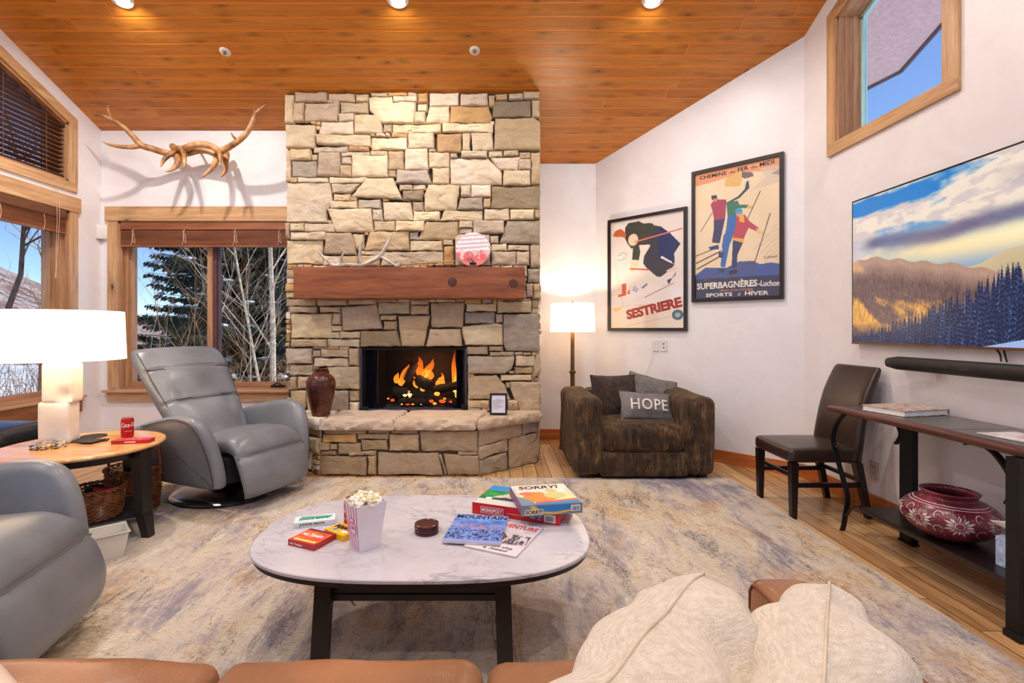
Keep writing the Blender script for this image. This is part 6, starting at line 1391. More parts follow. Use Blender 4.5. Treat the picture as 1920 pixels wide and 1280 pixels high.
# ------------------------------------------------------------------ television
tx = 2.545; ty1, ty0 = tx/K(1597), tx/K(1597)-1.83; tz0 = Zt(644, ty1); tz1 = Zt(378, ty1)
tv = thing('television', (tx, (ty0+ty1)/2, (tz0+tz1)/2), 'wall-mounted flat television showing a sunlit snowy mountain forest', 'television')
b = B().box((tx, ty0, tz0), (tx+.035, ty1, tz1), bev=.004); b.v = [at(tv, v) for v in b.v]; b.build('casing', simple('tv_black', (16, 14, 18), .3), tv, False)
b = B().box((tx-.002, ty0, tz0-.001), (tx+.02, ty1, tz0+.011)); b.v = [at(tv, v) for v in b.v]; b.build('bottom_bezel', simple('bronze_bezel', (122, 82, 52), .3, .5), tv, False)
b = B().box((tx+.035, ty0+.5, tz0+.3), (XR-.001, ty1-.5, tz1-.3)); b.v = [at(tv, v) for v in b.v]; b.build('wall_bracket', MBLACK, tv, False)
def f_tv(U, V_):
    x = U/.64; y = V_; S_ = U.shape; ip1 = np.interp
    n1 = vnoise(x, y, 2.6, 4.0, 31, 6, .55); n2 = vnoise(x, y, 2.0, 8.0, 33, 6, .55); n3 = vnoise(x, y, 7, 16, 39, 5, .6)
    def mixc(im, k, c): k = np.clip(k, 0, 1)[..., None]; return im*(1-k)+np.array(c, float)*k
    im = paintbase(U, (44, 132, 206)); im = mixc(im, (.86-y)*5, (120, 160, 206)); im = mixc(im, (n1-.5)*1.5, (20, 104, 186))
    cl = (n1*.55+n2*.5+.25*(n3-.5)-.47)*7; cl += np.exp(-((y-.79-.02*np.sin(x*6))/.07)**2)*1.3+np.clip(x-.62, 0, 1)*np.clip(y-.70, 0, 1)*10-np.exp(-((y-.93)/.06)**2)*np.clip(.72-x, 0, 1)*4
    im = mixc(im, cl, (246, 226, 208)); im = mixc(im, np.clip((n3-.52)*5, 0, .5)*np.clip(cl, 0, 1), (190, 176, 186)); im = mixc(im, np.clip((n2-.5)*4, 0, 1)*np.clip((x-.85)*5, 0, 1)*np.clip((y-.72)*6, 0, 1)*.8, (150, 140, 150))
    im = mixc(im, np.exp(-((y-.565)/.10)**2)*np.clip(.35+x*1.1, 0, 1), (255, 226, 172)); im = mixc(im, np.exp(-((y-.59)/.05)**2)*np.clip(x*1.5-.6, 0, 1), (255, 244, 200))
    bk = np.exp(-np.abs((y-(.660+.012*np.sin(x*8)+.03*(n1-.5)))/(.030+.030*np.clip(n2*1.4-.2, 0, 1)))**2.4); bk *= np.clip((x-.05)*8, 0, 1)*(.55+.6*n3); im = mixc(im, bk*1.1, (104, 104, 138)); im = mixc(im, bk*np.clip(.5-np.abs(x-.62)*2, 0, .4), (150, 120, 140))
    im = mixc(im, np.clip((.12-x)*6, 0, .6)*(y > .5)*(y < .72), (196, 186, 204))
    fh = ip1(x.ravel(), [.55, .75, .9, 1.0, 1.6], [.40, .44, .475, .50, .56]).reshape(S_)+.012*np.sin(x*22); m = (y < fh) & (x > .55); im = np.where(m[..., None], np.array([212, 190, 152.])*(1-.12*np.clip((fh-y)*6, 0, 1)[..., None]), im)
    r1 = ip1(x.ravel(), [0, .15, .35, .5, .7, .85, 1.1, 1.6], [.565, .585, .535, .50, .455, .40, .33, .3]).reshape(S_)+.008*np.sin(x*40)+.01*(n3-.5)
    m = y < r1; rr = vnoise(x, y, 150, 45, 35, 2); d = vnoise(x+y*.9, y*1.4+x*.5, 4.2, 5.0, 36, 5, .5)+.25*(vnoise(x, y, 14, 14, 40, 4)-.5)
    lit = np.clip((d-.50)*9, 0, 1)[..., None]; c = np.array([112, 84, 84.])*(1-lit)+np.array([232, 166, 84.])*lit; c = c*(.74+.45*rr[..., None]); haze = np.clip(1-(r1-y)*7, 0, .75)[..., None]; c = c*(1-haze)+np.array([206, 166, 142.])*haze; blu = np.clip((.14-y)*9, 0, 1)[..., None]; c = c*(1-blu)+np.array([58, 52, 84.])*blu
    im = np.where(m[..., None], c, im); hit = np.zeros(S_, bool); rs = np.random.RandomState(5)
    line_ = lambda q: float(np.interp(q, [-.05, .1, .3, .5, .63, .8, .9, 1.0, 1.6], [.03, .08, .135, .21, .27, .33, .385, .43, .55]))
    trees = sorted([(rs.uniform(-.03, 1.60), rs.uniform(.42, 1.06)) for _ in range(520)], key=lambda t: -t[1])
    xs_ = x[0]; ys_ = y[:, 0]
    for cx, s_ in trees:
        tp = line_(cx)*s_+.012*rs.rand(); h_ = .16+.24*min(1, max(0, cx)); wd = (.011+.022*min(1, max(0, cx)))*(1.25-.4*s_)
        i0, i1 = np.searchsorted(xs_, (cx-wd*1.5, cx+wd*1.5)); X, Y = x[:, i0:i1], y[:, i0:i1]; dd = tp-Y; ph = rs.rand(); fx = np.abs(X-cx)/wd; jag = .70+.55*((dd*(60-26*min(1, max(0, cx)))-fx*.9+ph) % 1); hw = np.clip(dd/h_, 0, 1.0)**.75*jag
        k = (dd > 0) & (fx < hw); g = rs.rand(); edge = np.clip(fx/(hw+1e-6), 0, 1); fr_ = np.clip(((dd*(60-26*min(1, max(0, cx)))-fx*.9+ph) % 1)-.45, 0, 1)*1.8
        tone = np.array([20, 34, 68.])+np.array([104, 132, 166.])*(fr_*(.35+.65*edge)*(.35+.65*g))[..., None]*vnoise(X, Y, 110, 70, 38, 2)[..., None]*1.5; sub_ = im[:, i0:i1]; sub_[k] = tone[k]; hit[:, i0:i1] |= k
    m = (y < np.interp(x.ravel(), [-.05, .1, .3, 1.0, 1.6], [.02, .04, .08, .25, .3]).reshape(S_)) & ~hit; im[m] = (22, 34, 66)
    poly(im, x, y, [(.78, -.01), (1.05, .055), (1.6, .15), (1.6, -.01)], (158, 184, 230)); return np.clip(im, 0, 255)
fr = frame((tx-.0006-tv.location.x, ty1-.012-tv.location.y, tz0+.012-tv.location.z), (0, -1, 0), (0, 0, 1))
painted('screen', fr, ty1-ty0-.024, tz1-tz0-.024, 560, 320, f_tv, colmat('screen_picture', .25, emis=.95), tv)
# sound bar
s1 = 2.50/K(1665); s0 = s1-1.30
sbr = thing('sound_bar', (2.50, (s0+s1)/2, 1.04), 'long black cylindrical sound bar mounted on the wall under the television', 'sound bar')
b = rbox((0, 0, 0), (.085, s1-s0, .082), .040, n=(10, 16, 10)); b.build('body', simple('black_grille', (26, 25, 26), .5, bump=.3), sbr, ang=180)
text('SONOS', simple('grey_ink', (90, 88, 88), .5), frame((-.0432, .12, -.006), (0, -1, 0), (0, 0, 1)), 0, 0, .055, .009, sbr)
for yy in (-.4, .4): B().box((.04, yy-.03, -.02), (XR-2.50, yy+.03, .02)).build('bracket', MBLACK, sbr, False)
b = B(); b.tube([ip(1853, 650, 2.57), ip(1867, 654, 2.575), ip(1875, 664, 2.575), ip(1877, 677, 2.55)], .004, 6, smooth=4); o = b.build('cable', MBLACK, None); tag(o, 'black cable curving down from the television to the sound bar, left one', 'cable')
b = B(); b.tube([ip(1882, 652, 2.57), ip(1884, 664, 2.575), ip(1888, 678, 2.55)], .004, 6, smooth=4); o = b.build('cable', MBLACK, None); tag(o, 'short straight black cable between the television and the sound bar, right one', 'cable')

# ------------------------------------------------------------------ framed posters on the diagonal wall
du = Vector((1, -1, 0)).normalized(); dN = Vector((-1, -1, 0)).normalized()
def wallpt(px, py, off=0): 
    p = D(px, py); return p+dN*off
MFRM = simple('black_frame', (34, 22, 22), .35); MPAP = colmat('poster_print', .5, coat=1.0)
def poster(pxl, pxr, pyt, pyb, lab, fn, nx, ny):
    a = wallpt(pxl, pyb); c = wallpt(pxr, pyb); w_ = (c-a).length; dl_ = a.y; z0 = Zt(pyb, a.y); z1 = Zt(pyt, a.y); h_ = z1-z0; o0 = Vector((a.x, a.y, z0))+dN*.004
    t = thing('framed_poster', o0, lab, 'poster'); fr_ = frame((0, 0, 0), du, (0, 0, 1)); fr_ = Matrix(((du.x, 0, dN.x, 0), (du.y, 0, dN.y, 0), (0, 1, 0, 0), (0, 0, 0, 1)))
    f = .032
    for (x0, y0, x1, y1) in ((0, 0, w_, f), (0, h_-f, w_, h_), (0, f, f, h_-f), (w_-f, f, w_, h_-f)): 
        b = B().box((x0, y0, 0), (x1, y1, .028), mat=fr_, bev=0); b.build('frame_rail', MFRM, t, False)
    B().box((.004, .004, .001), (w_-.004, h_-.004, .010), mat=fr_).build('backing', MFRM, t, False)
    painted('print', fr_ @ Matrix.Translation((f, f, .0112)), w_-2*f, h_-2*f, nx, ny, fn, MPAP, t)
    return t, fr_ @ Matrix.Translation((f, f, .0118)), w_-2*f, h_-2*f, dl_, c.y
def z2uv(X, Y, xl, xr, tl, tr, bl, br_, dL, dR):
    t_ = (X-xl)/(xr-xl); top_ = tl+(tr-tl)*t_; bot = bl+(br_-bl)*t_; u = t_*dL/(t_*dL+(1-t_)*dR); return (u, (bot-Y)/(bot-top_))
q1 = lambda *pts: [z2uv(X, Y, 133, 835, 205, 82, 1207, 1207, 5.516, 4.884) for X, Y in pts]
q2 = lambda *pts: [z2uv(X, Y, 65, 712, 240, 97, 1204, 1170, 4.85, 4.283) for X, Y in pts]
def f_p1(U, V_):
    n = vnoise(U, V_, 3, 3, 41, 4); im = paintbase(U, (226, 214, 208))+(n[..., None]-.5)*16; m = V_ < .32; im[m] = (228, 208, 190); m = V_ < .16; im[m] = (226, 206, 186)
    P_ = lambda pts, c, a=1.0: poly(im, U, V_, pts, c, a)
    P_(q1((133, 905), (300, 880), (340, 830), (380, 800), (420, 830), (480, 780), (600, 800), (700, 790), (835, 700), (835, 900), (640, 960), (260, 1000), (133, 1010)), (232, 222, 220)); P_(q1((330, 850), (360, 800), (400, 840), (380, 870)), (150, 150, 190), .6); P_(q1((420, 825), (470, 780), (490, 790), (440, 832)), (90, 84, 120), .7)
    dk = (52, 56, 52); nv = (46, 48, 66); bl = (28, 34, 86)
    P_(q1((270, 250), (300, 205), (400, 185), (440, 208), (520, 203), (550, 225), (620, 238), (620, 330), (500, 410), (400, 415), (330, 450), (290, 400), (268, 350)), dk)        # back
    P_(q1((500, 330), (610, 235), (700, 300), (800, 400), (735, 500), (745, 590), (640, 600), (570, 650), (480, 620), (440, 590), (450, 520), (505, 430)), nv); P_(q1((600, 240), (700, 300), (800, 400), (735, 470), (745, 560), (600, 560), (585, 400)), bl)
    P_(q1((440, 590), (480, 520), (745, 600), (700, 650), (610, 720), (570, 715), (470, 630)), nv); P_(q1((345, 430), (400, 410), (415, 480), (400, 560), (335, 555)), dk)
    ell(im, U, V_, *q1((345, 365))[0], .07, .055, (226, 200, 172)); P_(q1((330, 560), (400, 565), (400, 610), (350, 670), (310, 665)), (226, 200, 172)); P_(q1((660, 660), (740, 620), (775, 640), (700, 680)), (222, 196, 180)); P_(q1((605, 535), (620, 518), (720, 575), (715, 590)), (230, 226, 222))
    P_(q1((150, 330), (175, 280), (230, 255), (280, 310), (270, 350), (235, 335), (190, 340)), (196, 92, 52)); P_(q1((160, 290), (170, 225), (220, 200), (260, 225), (270, 270), (215, 262)), (232, 226, 222))
    for p, q, w_, c in (((360, 385), (815, 255), .008, (216, 110, 90)), ((320, 642), (490, 650), .009, (206, 70, 50)), ((455, 915), (730, 780), .004, (150, 80, 80)), ((170, 570), (250, 1000), .002, (180, 150, 130)), ((285, 1185), (730, 1095), .002, (170, 150, 150)), ((240, 1000), (835, 960), .0015, (190, 170, 160))): line(im, U, V_, q1(p)[0], q1(q)[0], w_, c, 1.3)
    P_(q1((235, 790), (278, 780), (280, 895), (200, 915), (205, 890), (240, 880)), (206, 90, 66)); P_(q1((285, 880), (310, 830), (318, 885)), (206, 110, 80)); P_(q1((145, 1020), (260, 1005), (180, 1060)), (226, 180, 110)); P_(q1((680, 780), (670, 750), (720, 730), (760, 660), (750, 700), (715, 740), (690, 790)), (74, 60, 110))
    ell(im, U, V_, *q1((772, 1083))[0], .072, .045, (54, 72, 92)); ell(im, U, V_, *q1((772, 1083))[0], .035, .022, (150, 160, 176)); P_(q1((190, 520), (240, 480), (295, 495), (280, 550), (190, 570)), (150, 160, 190), .5); return np.clip(im, 0, 255)
t1, fr1, w_, h_, *_ = poster(1142, 1290, 414, 620, 'framed vintage ski poster with a crouching skier in dark clothes, lower left of the two', f_p1, 190, 270)
a, c = q1((270, 1020))[0], q1((815, 920))[0]; MPR = simple('poster_red', (158, 52, 52), .5); rr_ = math.atan2(((q1((820, 1005))[0][1]-q1((290, 1130))[0][1])*h_), (q1((820, 1005))[0][0]-q1((290, 1130))[0][0])*w_)
a = q1((290, 1130))[0]; text('SESTRIERE', MPR, fr1, a[0]*w_, a[1]*h_, .75*w_, .105, t1, bold=.05, rot=rr_, spacing=.95)
a = q1((192, 560))[0]; text('Italia', simple('poster_cream', (236, 230, 222), .5), fr1, a[0]*w_, a[1]*h_, .15*w_, .05, t1, bold=.03, rot=.18)
def f_p2(U, V_):
    n = vnoise(U, V_, 3, 4, 51, 4); im = paintbase(U, (230, 206, 172))+(n[..., None]-.5)*22; P_ = lambda pts, c, a=1.0: poly(im, U, V_, pts, c, a)
    P_(q2((60, 240), (715, 95), (715, 200), (500, 215), (300, 260), (180, 300), (60, 330)), (222, 150, 110)); P_(q2((560, 190), (715, 160), (715, 290), (470, 370), (600, 260)), (206, 190, 170), .7); P_(q2((640, 230), (715, 190), (715, 240)), (120, 116, 130), .6)
    P_(q2((290, 270), (420, 205), (420, 290), (400, 330), (290, 330)), (216, 176, 106)); P_(q2((420, 215), (500, 220), (510, 250), (440, 270), (420, 260)), (110, 100, 96)); P_(q2((60, 520), (400, 500), (420, 900), (60, 1000)), (232, 210, 180), .5)
    P_(q2((65, 1020), (140, 960), (300, 960), (400, 910), (500, 905), (560, 930), (640, 915), (712, 925), (715, 1205), (65, 1205)), (58, 84, 150)); P_(q2((65, 1050), (712, 1010), (715, 1210), (65, 1210)), (44, 50, 84))
    tq, gr, nv, mg, ye, bl = (40, 110, 130), (40, 110, 84), (50, 48, 92), (160, 50, 84), (226, 166, 60), (40, 100, 170)
    for p, q, w_ in (((70, 870), (190, 820), .006), ((75, 925), (260, 830), .008), ((80, 970), (290, 850), .008), ((140, 1055), (400, 920), .007), ((290, 1045), (520, 905), .008)): line(im, U, V_, q2(p)[0], q2(q)[0], w_, (92, 72, 60), 1.5)
    P_(q2((310, 450), (390, 405), (440, 350), (455, 290), (470, 285), (478, 340), (400, 420), (340, 450)), (30, 70, 90)); P_(q2((300, 450), (390, 440), (400, 470), (470, 470), (465, 495), (400, 500), (390, 570), (310, 560)), gr)
    P_(q2((180, 470), (210, 430), (300, 430), (300, 470), (290, 590), (210, 600), (195, 520)), mg); P_(q2((205, 590), (290, 580), (250, 770), (190, 765), (205, 660)), nv); P_(q2((185, 400), (225, 395), (235, 430), (190, 435)), (38, 44, 70)); P_(q2((200, 425), (232, 420), (228, 445), (205, 450)), (206, 130, 90))
    P_(q2((310, 560), (390, 550), (380, 640), (330, 760), (290, 960), (255, 950), (275, 760), (300, 650)), bl); P_(q2((350, 745), (430, 760), (385, 860), (380, 960), (340, 960), (345, 850)), (26, 50, 100)); P_(q2((280, 700), (345, 740), (300, 830), (265, 800)), bl)
    P_(q2((380, 560), (440, 545), (480, 600), (550, 650), (540, 680), (470, 650), (420, 765), (345, 735), (370, 640)), (180, 60, 86)); P_(q2((400, 555), (435, 550), (440, 610), (400, 600)), ye); P_(q2((350, 725), (440, 735), (430, 765), (350, 745)), ye)
    P_(q2((365, 510), (395, 495), (425, 510), (420, 545), (375, 550)), (60, 150, 200)); P_(q2((375, 540), (410, 535), (405, 560), (380, 565)), (216, 140, 100)); P_(q2((530, 650), (600, 690), (590, 710), (535, 690)), (226, 186, 130)); P_(q2((455, 480), (510, 480), (505, 505), (460, 500)), (206, 170, 110))
    P_(q2((165, 800), (240, 780), (245, 815), (180, 825)), (30, 60, 110)); P_(q2((235, 960), (290, 965), (285, 1000), (240, 995)), (40, 60, 110)); P_(q2((320, 985), (380, 970), (385, 1000), (325, 1015)), (40, 34, 44)); P_(q2((240, 840), (285, 840), (270, 885), (240, 880)), (30, 60, 110))
    for p, q, w_ in (((560, 365), (465, 575), .005), ((636, 540), (485, 1020), .006), ((195, 530), (105, 680), .005)): line(im, U, V_, q2(p)[0], q2(q)[0], w_, (96, 76, 64), 1.5)
    for k in range(9): line(im, U, V_, q2((500+18*k, 830+9*k-40*math.sin(k)))[0], q2((690, 620+34*k))[0], .0018, (176, 156, 140), 1.5)
    return np.clip(im, 0, 255)
t2, fr2, w_, h_, dl2, dr2 = poster(1299, 1471, 324, 567, 'framed vintage ski poster with three skiers, upper right of the two', f_p2, 200, 300)
def tt(s, mat, X0, Y0, X1, hh_, **kw):
    a = q2((X0, Y0))[0]; c = q2((X1, Y0))[0]; text(s, mat, fr2, a[0]*w_, a[1]*h_, (c[0]-a[0])*w_, hh_, t2, **kw)
MPC2 = simple('poster_ivory', (232, 224, 210), .5)
def trow(s, mat, Xa, Ya, Xb, Yb, hh_, **kw):
    a, c = q2((Xa, Ya))[0], q2((Xb, Yb))[0]; L = math.hypot((c[0]-a[0])*w_, (c[1]-a[1])*h_); text(s, mat, fr2, a[0]*w_, a[1]*h_, L, hh_, t2, rot=math.atan2((c[1]-a[1])*h_, (c[0]-a[0])*w_), **kw)
trow('CHEMINS', MINK, 97, 279, 300, 238, .035, bold=.02); trow('de', MINK, 325, 230, 368, 222, .024); trow('FER', MINK, 388, 217, 470, 199, .036, bold=.02); trow('du', MINK, 488, 194, 536, 184, .026); trow('MIDI', MINK, 556, 178, 668, 152, .036, bold=.02)
trow('SUPERBAGNÈRES', MPC2, 78, 1132, 538, 1100, .075, bold=.03); trow('-Luchon', MPC2, 545, 1100, 708, 1096, .050, bold=.02); trow("1800m D'ALTITUDE", simple('poster_tan', (206, 150, 110), .5), 250, 1145, 505, 1133, .020); trow('SPORTS', MPC2, 145, 1188, 345, 1178, .034, bold=.02); trow("d'", MPC2, 388, 1176, 412, 1174, .030); trow('HIVER', MPC2, 442, 1172, 625, 1165, .036, bold=.02)
trow('Cappel', MINK, 590, 890, 690, 878, .022)

# ------------------------------------------------------------------ wall plates, sensor
def plate(kind, pxc, pyc, lab, holes):
    t = thing('wall_outlet', wallpt(pxc, pyc, .002), lab, 'outlet', group=None); f = Matrix(((du.x, 0, dN.x, 0), (du.y, 0, dN.y, 0), (0, 1, 0, 0), (0, 0, 0, 1)))
    B().box((-.035, -.057, 0), (.035, .057, .006), mat=f, bev=.0015).build('cover_plate', MWHITE, t, False); b = B()
    for yy in (-.02, .02):
        if holes == 2:
            for xx in (-.006, .006): b.box((xx-.001, yy-.004, .0062), (xx+.001, yy+.004, .0068), mat=f)
        else: b.lathe([(0, .0062), (.007, .0062), (.007, .0072), (0, .0072)], 12, mat=f @ Matrix.Translation((0, yy, 0)))
    b.build('sockets', MINK, t, False); return t
plate('o', 1229, 648, 'white double power outlet under the framed posters, with a thin cord plugged in', 2); plate('o', 1245, 648, 'white wall plate with two round jacks right of the power outlet', 1)
b = B(); b.tube([wallpt(1227, 655, .012), wallpt(1224, 668, .02), wallpt(1220, 680, .012), wallpt(1216, 692, .02), wallpt(1210, 704, .03), wallpt(1200, 712, .05)], .0025, 6, smooth=5); b.box((0, 0, 0), (0, 0, 0)) if 0 else None
o = b.build('power_cord', MWHITE, None); tag(o, 'thin white power cord hanging from the wall outlet behind the armchair', 'cord')
t = thing('wall_outlet', (XR, 3.40, Zt(881, 3.40)), 'beige power outlet low on the right wall behind the dining chair', 'outlet'); MBEI = simple('beige_plastic', (206, 186, 170), .4, var=.02)
B().box((-.006, -.042, -.062), (0, .042, .062), bev=.0015).build('cover_plate', MBEI, t, False); b = B()
for zz in (-.022, .022): b.box((-.0085, -.014, zz-.015), (-.006, .014, zz+.015))
b.build('sockets', simple('beige_dark', (178, 156, 140), .4), t, False)
m = Matrix.Translation((XL+.03, YB-.03, Zt(437, YB))) @ Matrix.Rotation(PI/4, 4, 'Z'); b = B().box((-.048, -.025, -.068), (.048, .02, .068), bev=.010, mat=m); o = b.build('motion_sensor', MWHITE, None); tag(o, 'small white motion sensor high in the left corner beside the window', 'sensor')

# ------------------------------------------------------------------ antlers
def antlermat_(name, cols):
    m = M(name, cols[1], .5); v = m.co(scale=(1, 1, 1)); n = m.noise(v, 9, 5, .6); n2 = m.noise(v, 60, 4, .6); m.link(m.ramp(n, [(.35, cols[0]), (.5, cols[1]), (.68, cols[2])]), 'Base Color'); m.bump(n2, .4, .004); return m.m
MAN = antlermat_('elk_antler', ((112, 68, 36), (168, 116, 68), (206, 168, 122)))
aw = thing('elk_antlers', P(365, 290, 5.0), 'interlocked pair of large brown elk antlers hung high on the wall left of the chimney', 'antlers')
def AP(X, Y, dep): p = P(170+X/5.486, 180+Y/5.486, dep); return tuple(p-aw.location)
def ant(name, segs):
    for k, (pts, rad_) in enumerate(segs):
        b = B(); b.tube([AP(*p) for p in pts], rad_, 12, smooth=6); b.build('main_beam' if k == 0 else 'tine', MAN, aw)
ant('a', [([(845, 520, 5.06), (880, 545, 5.0), (960, 545, 4.93), (1040, 510, 4.90), (1150, 495, 4.87), (1250, 520, 4.86), (1330, 565, 4.84), (1430, 520, 4.80), (1540, 445, 4.76), (1620, 360, 4.74), (1680, 230, 4.73), (1700, 180, 4.73), (1740, 140, 4.72), (1800, 85, 4.72)], [.034, .036, .036, .032, .032, .030, .032, .030, .027, .024, .022, .018, .012, .003]),
    ([(900, 545, 4.98), (830, 590, 4.90), (760, 650, 4.84), (720, 725, 4.80)], [.026, .024, .020, .006]), ([(955, 560, 4.92), (962, 620, 4.86), (968, 690, 4.82), (960, 745, 4.80)], [.026, .022, .016, .006]),
    ([(1325, 560, 4.84), (1332, 620, 4.79), (1338, 680, 4.77), (1340, 718, 4.76)], [.026, .020, .013, .006]), ([(1515, 455, 4.77), (1480, 430, 4.74), (1455, 400, 4.72), (1445, 375, 4.71)], [.018, .012, .008, .003]), ([(1690, 190, 4.73), (1690, 165, 4.72), (1680, 145, 4.71), (1672, 130, 4.70)], [.016, .012, .008, .003])])
ant('b', [([(1415, 610, 5.08), (1370, 600, 5.05), (1290, 595, 5.02), (1200, 565, 5.0), (1100, 565, 5.0), (1000, 590, 5.0), (880, 600, 4.98), (760, 580, 4.94), (640, 545, 4.88), (520, 505, 4.84), (440, 420, 4.80), (340, 320, 4.76), (220, 240, 4.73), (120, 205, 4.71), (15, 198, 4.70)], [.036, .038, .034, .030, .028, .030, .032, .032, .030, .030, .026, .022, .019, .014, .003]),
    ([(880, 605, 4.97), (905, 660, 4.90), (870, 730, 4.86), (820, 765, 4.83), (765, 775, 4.81)], [.028, .030, .024, .015, .004]), ([(1300, 600, 5.0), (1285, 680, 4.92), (1230, 760, 4.86), (1150, 832, 4.82)], [.030, .026, .022, .008]),
    ([(1395, 605, 5.03), (1390, 690, 4.94), (1385, 770, 4.88), (1340, 832, 4.85)], [.034, .026, .020, .006]), ([(500, 510, 4.84), (420, 525, 4.80), (300, 520, 4.76), (200, 500, 4.73), (120, 470, 4.71)], [.026, .022, .018, .012, .003]), ([(215, 235, 4.73), (195, 190, 4.71), (178, 140, 4.70), (183, 97, 4.69)], [.016, .013, .010, .003])])
b = B(); b.tube([AP(1120, 560, 5.02), AP(1120, 560, 5.16)], .012, 8); b.build('wall_hook', MBLACK, aw)
MAN2 = antlermat_('pale_antler', ((150, 140, 136), (196, 186, 176), (226, 218, 206)))
am = thing('deer_antler', P(650, 495, 4.50), 'small pale grey deer antler lying on the left of the mantel', 'antler')
MZ = 1.815
def MP(X, Y, dep): p = P(560+X/4.3636, 420+Y/4.3636, dep+.08); return tuple(p-am.location)
for k, (pts, rad_) in enumerate([([(150, 190, 4.44), (170, 235, 4.44), (240, 300, 4.45), (280, 335, 4.46), (400, 332, 4.48), (510, 335, 4.48), (600, 300, 4.46), (665, 260, 4.44), (720, 175, 4.42), (765, 75, 4.40)], [.004, .011, .015, .018, .017, .019, .020, .019, .015, .003]),
    ([(515, 330, 4.48), (500, 270, 4.46), (505, 200, 4.44), (530, 115, 4.42)], [.017, .016, .013, .003]), ([(345, 335, 4.46), (345, 300, 4.45), (355, 260, 4.44), (378, 228, 4.43)], [.014, .011, .008, .002]), ([(670, 262, 4.44), (730, 300, 4.44), (790, 335, 4.45), (830, 338, 4.45)], [.017, .014, .013, .012]), ([(800, 335, 4.45), (825, 322, 4.44), (840, 305, 4.43)], [.010, .006, .003])]):
    b = B(); b.tube([MP(*p) for p in pts], rad_, 10, smooth=6); b.build('main_beam' if k == 0 else 'tine', MAN2, am)
# arrow and disc
ar = thing('arrow', P(808, 495, 4.51), 'thin wooden arrow lying along the mantel top in front of the round plate', 'arrow'); a, c = P(745, 496.5, 4.53)-ar.location, P(888, 487, 4.50)-ar.location
b = B(); b.tube([a, c], .0048, 8); b.build('shaft', simple('arrow_wood', (176, 132, 76), .6), ar); d = (c-a).normalized()
b = B(); b.lathe([(0, .03), (.008, 0), (.004, -.004), (0, -.004)], 4, mat=Matrix.Translation(a-d*.02) @ (-d).to_track_quat('Z', 'Y').to_matrix().to_4x4()); b.build('arrowhead', MBLACK, ar)
b = B()
for k in range(3): q = Matrix.Rotation(k*2*PI/3, 3, d); n_ = q @ Vector((0, 0, 1)); b.add([c-d*.07, c-d*.005, c-d*.012+n_*.016, c-d*.06+n_*.016, c-d*.07+n_.cross(d)*.001, c-d*.005+n_.cross(d)*.001], [[0,1,2,3], [3,2,5,4]])
b.build('fletching', simple('feather', (110, 84, 60), .8), ar, False)
a2 = P(760, 497.5, 4.56); c2 = P(850, 495, 4.54); o = B().tube([a2-a2, c2-a2], .004, 8).build('arrow', simple('arrow_wood_2', (190, 150, 96), .6), None, loc=a2); tag(o, 'second thin plain arrow shaft lying under the feathered one on the mantel', 'arrow')
pd = thing('decorative_plate', P(887, 467, 4.62), 'round pink and white disc with red forest shapes leaning on the chimney above the mantel', 'plate')
r_ = 33*4.62/930
fr_ = Matrix.Rotation(PI/2-.16, 4, 'X')
B().lathe([(0, -.008), (r_, -.008), (r_+.002, -.003), (r_, .0), (r_-.002, .001)], 48, mat=fr_).build('disc', simple('disc_rim', (190, 160, 170), .4), pd)
def f_dc(U, V_):
    n = vnoise(U, V_, 12, 12, 61, 3); im = paintbase(U, (206, 176, 180)); 
    for k in range(5): m = abs(V_-.97+.12*k-.07*(U-.5)) < .022; im[m] = (246, 238, 240)
    h_ = .28+.22*np.abs(np.sin(U*9+1.3))*(n+.3); m = V_ < h_; im[m] = (214, 96, 98); m = (V_ < .5) & (n > .62); im[m] = (240, 190, 186); m = V_ < .16; im[m] = (226, 120, 116); return im
n_ = 64; vs = []; fs = []; cols = []
for i in range(n_+1):
    for j in range(25): a = 2*PI*i/n_; r = r_*.985*j/24; vs.append(fr_ @ Vector((r*math.cos(a), r*math.sin(a), .0014))); cols.append((.5+.5*r/r_*math.cos(a), .5+.5*r/r_*math.sin(a)))
cc = f_dc(np.array([[c[0] for c in cols]]), np.array([[c[1] for c in cols]]))[0]
b = B(); b.v = [tuple(v) for v in vs]; b.c = [lin(np.clip(c, 0, 255)) for c in cc]; b.f = [[i*25+j, (i+1)*25+j, (i+1)*25+j+1, i*25+j+1] for i in range(n_) for j in range(24)]; b.mi = [0]*len(b.f); b.build('disc_print', MC, pd, ang=180)
b = B(); b.box((-.03, -.05, -.150), (.03, -.035, -.128)); b.tube([(-.03, -.02, -.15), (.01, -.045, -.11)], .004, 6); b.build('stand', MBLACK, pd, False)

# ------------------------------------------------------------------ on the hearth
MPOT = M('carved_pot_glaze', (96, 44, 30), .3); v = MPOT.co(); vo = MPOT.n('TexVoronoi'); MPOT.put(vo, 'Vector', MPOT.co(scale=(1, 1, 1.3))); vo.inputs['Scale'].default_value = 62; n = MPOT.noise(v, 6, 4)
cc = MPOT.ramp(n, [(.35, (66, 26, 22)), (.55, (116, 56, 36)), (.7, (150, 86, 54))]); MPOT.link(MPOT.mix(MPOT.fr(vo.outputs['Distance'], .25, .5, 0, .75), cc, (40, 16, 14)), 'Base Color'); MPOT.bump(vo.outputs['Distance'], -.6, .006)
q = G(602.5, 778, HZ); pot = thing('ceramic_pot', (q.x, 4.41, HZ+.005), 'tall reddish-brown carved ceramic jar on the left of the stone hearth', 'vase')
pr = [(0, 0), (.072, 0), (.078, .01), (.090, .06), (.110, .16), (.124, .24), (.124, .29), (.108, .335), (.075, .362), (.056, .372), (.052, .385), (.062, .402), (.066, .408), (.060, .411), (.046, .400), (.044, .375), (.06, .35), (.10, .28), (0, .05)]
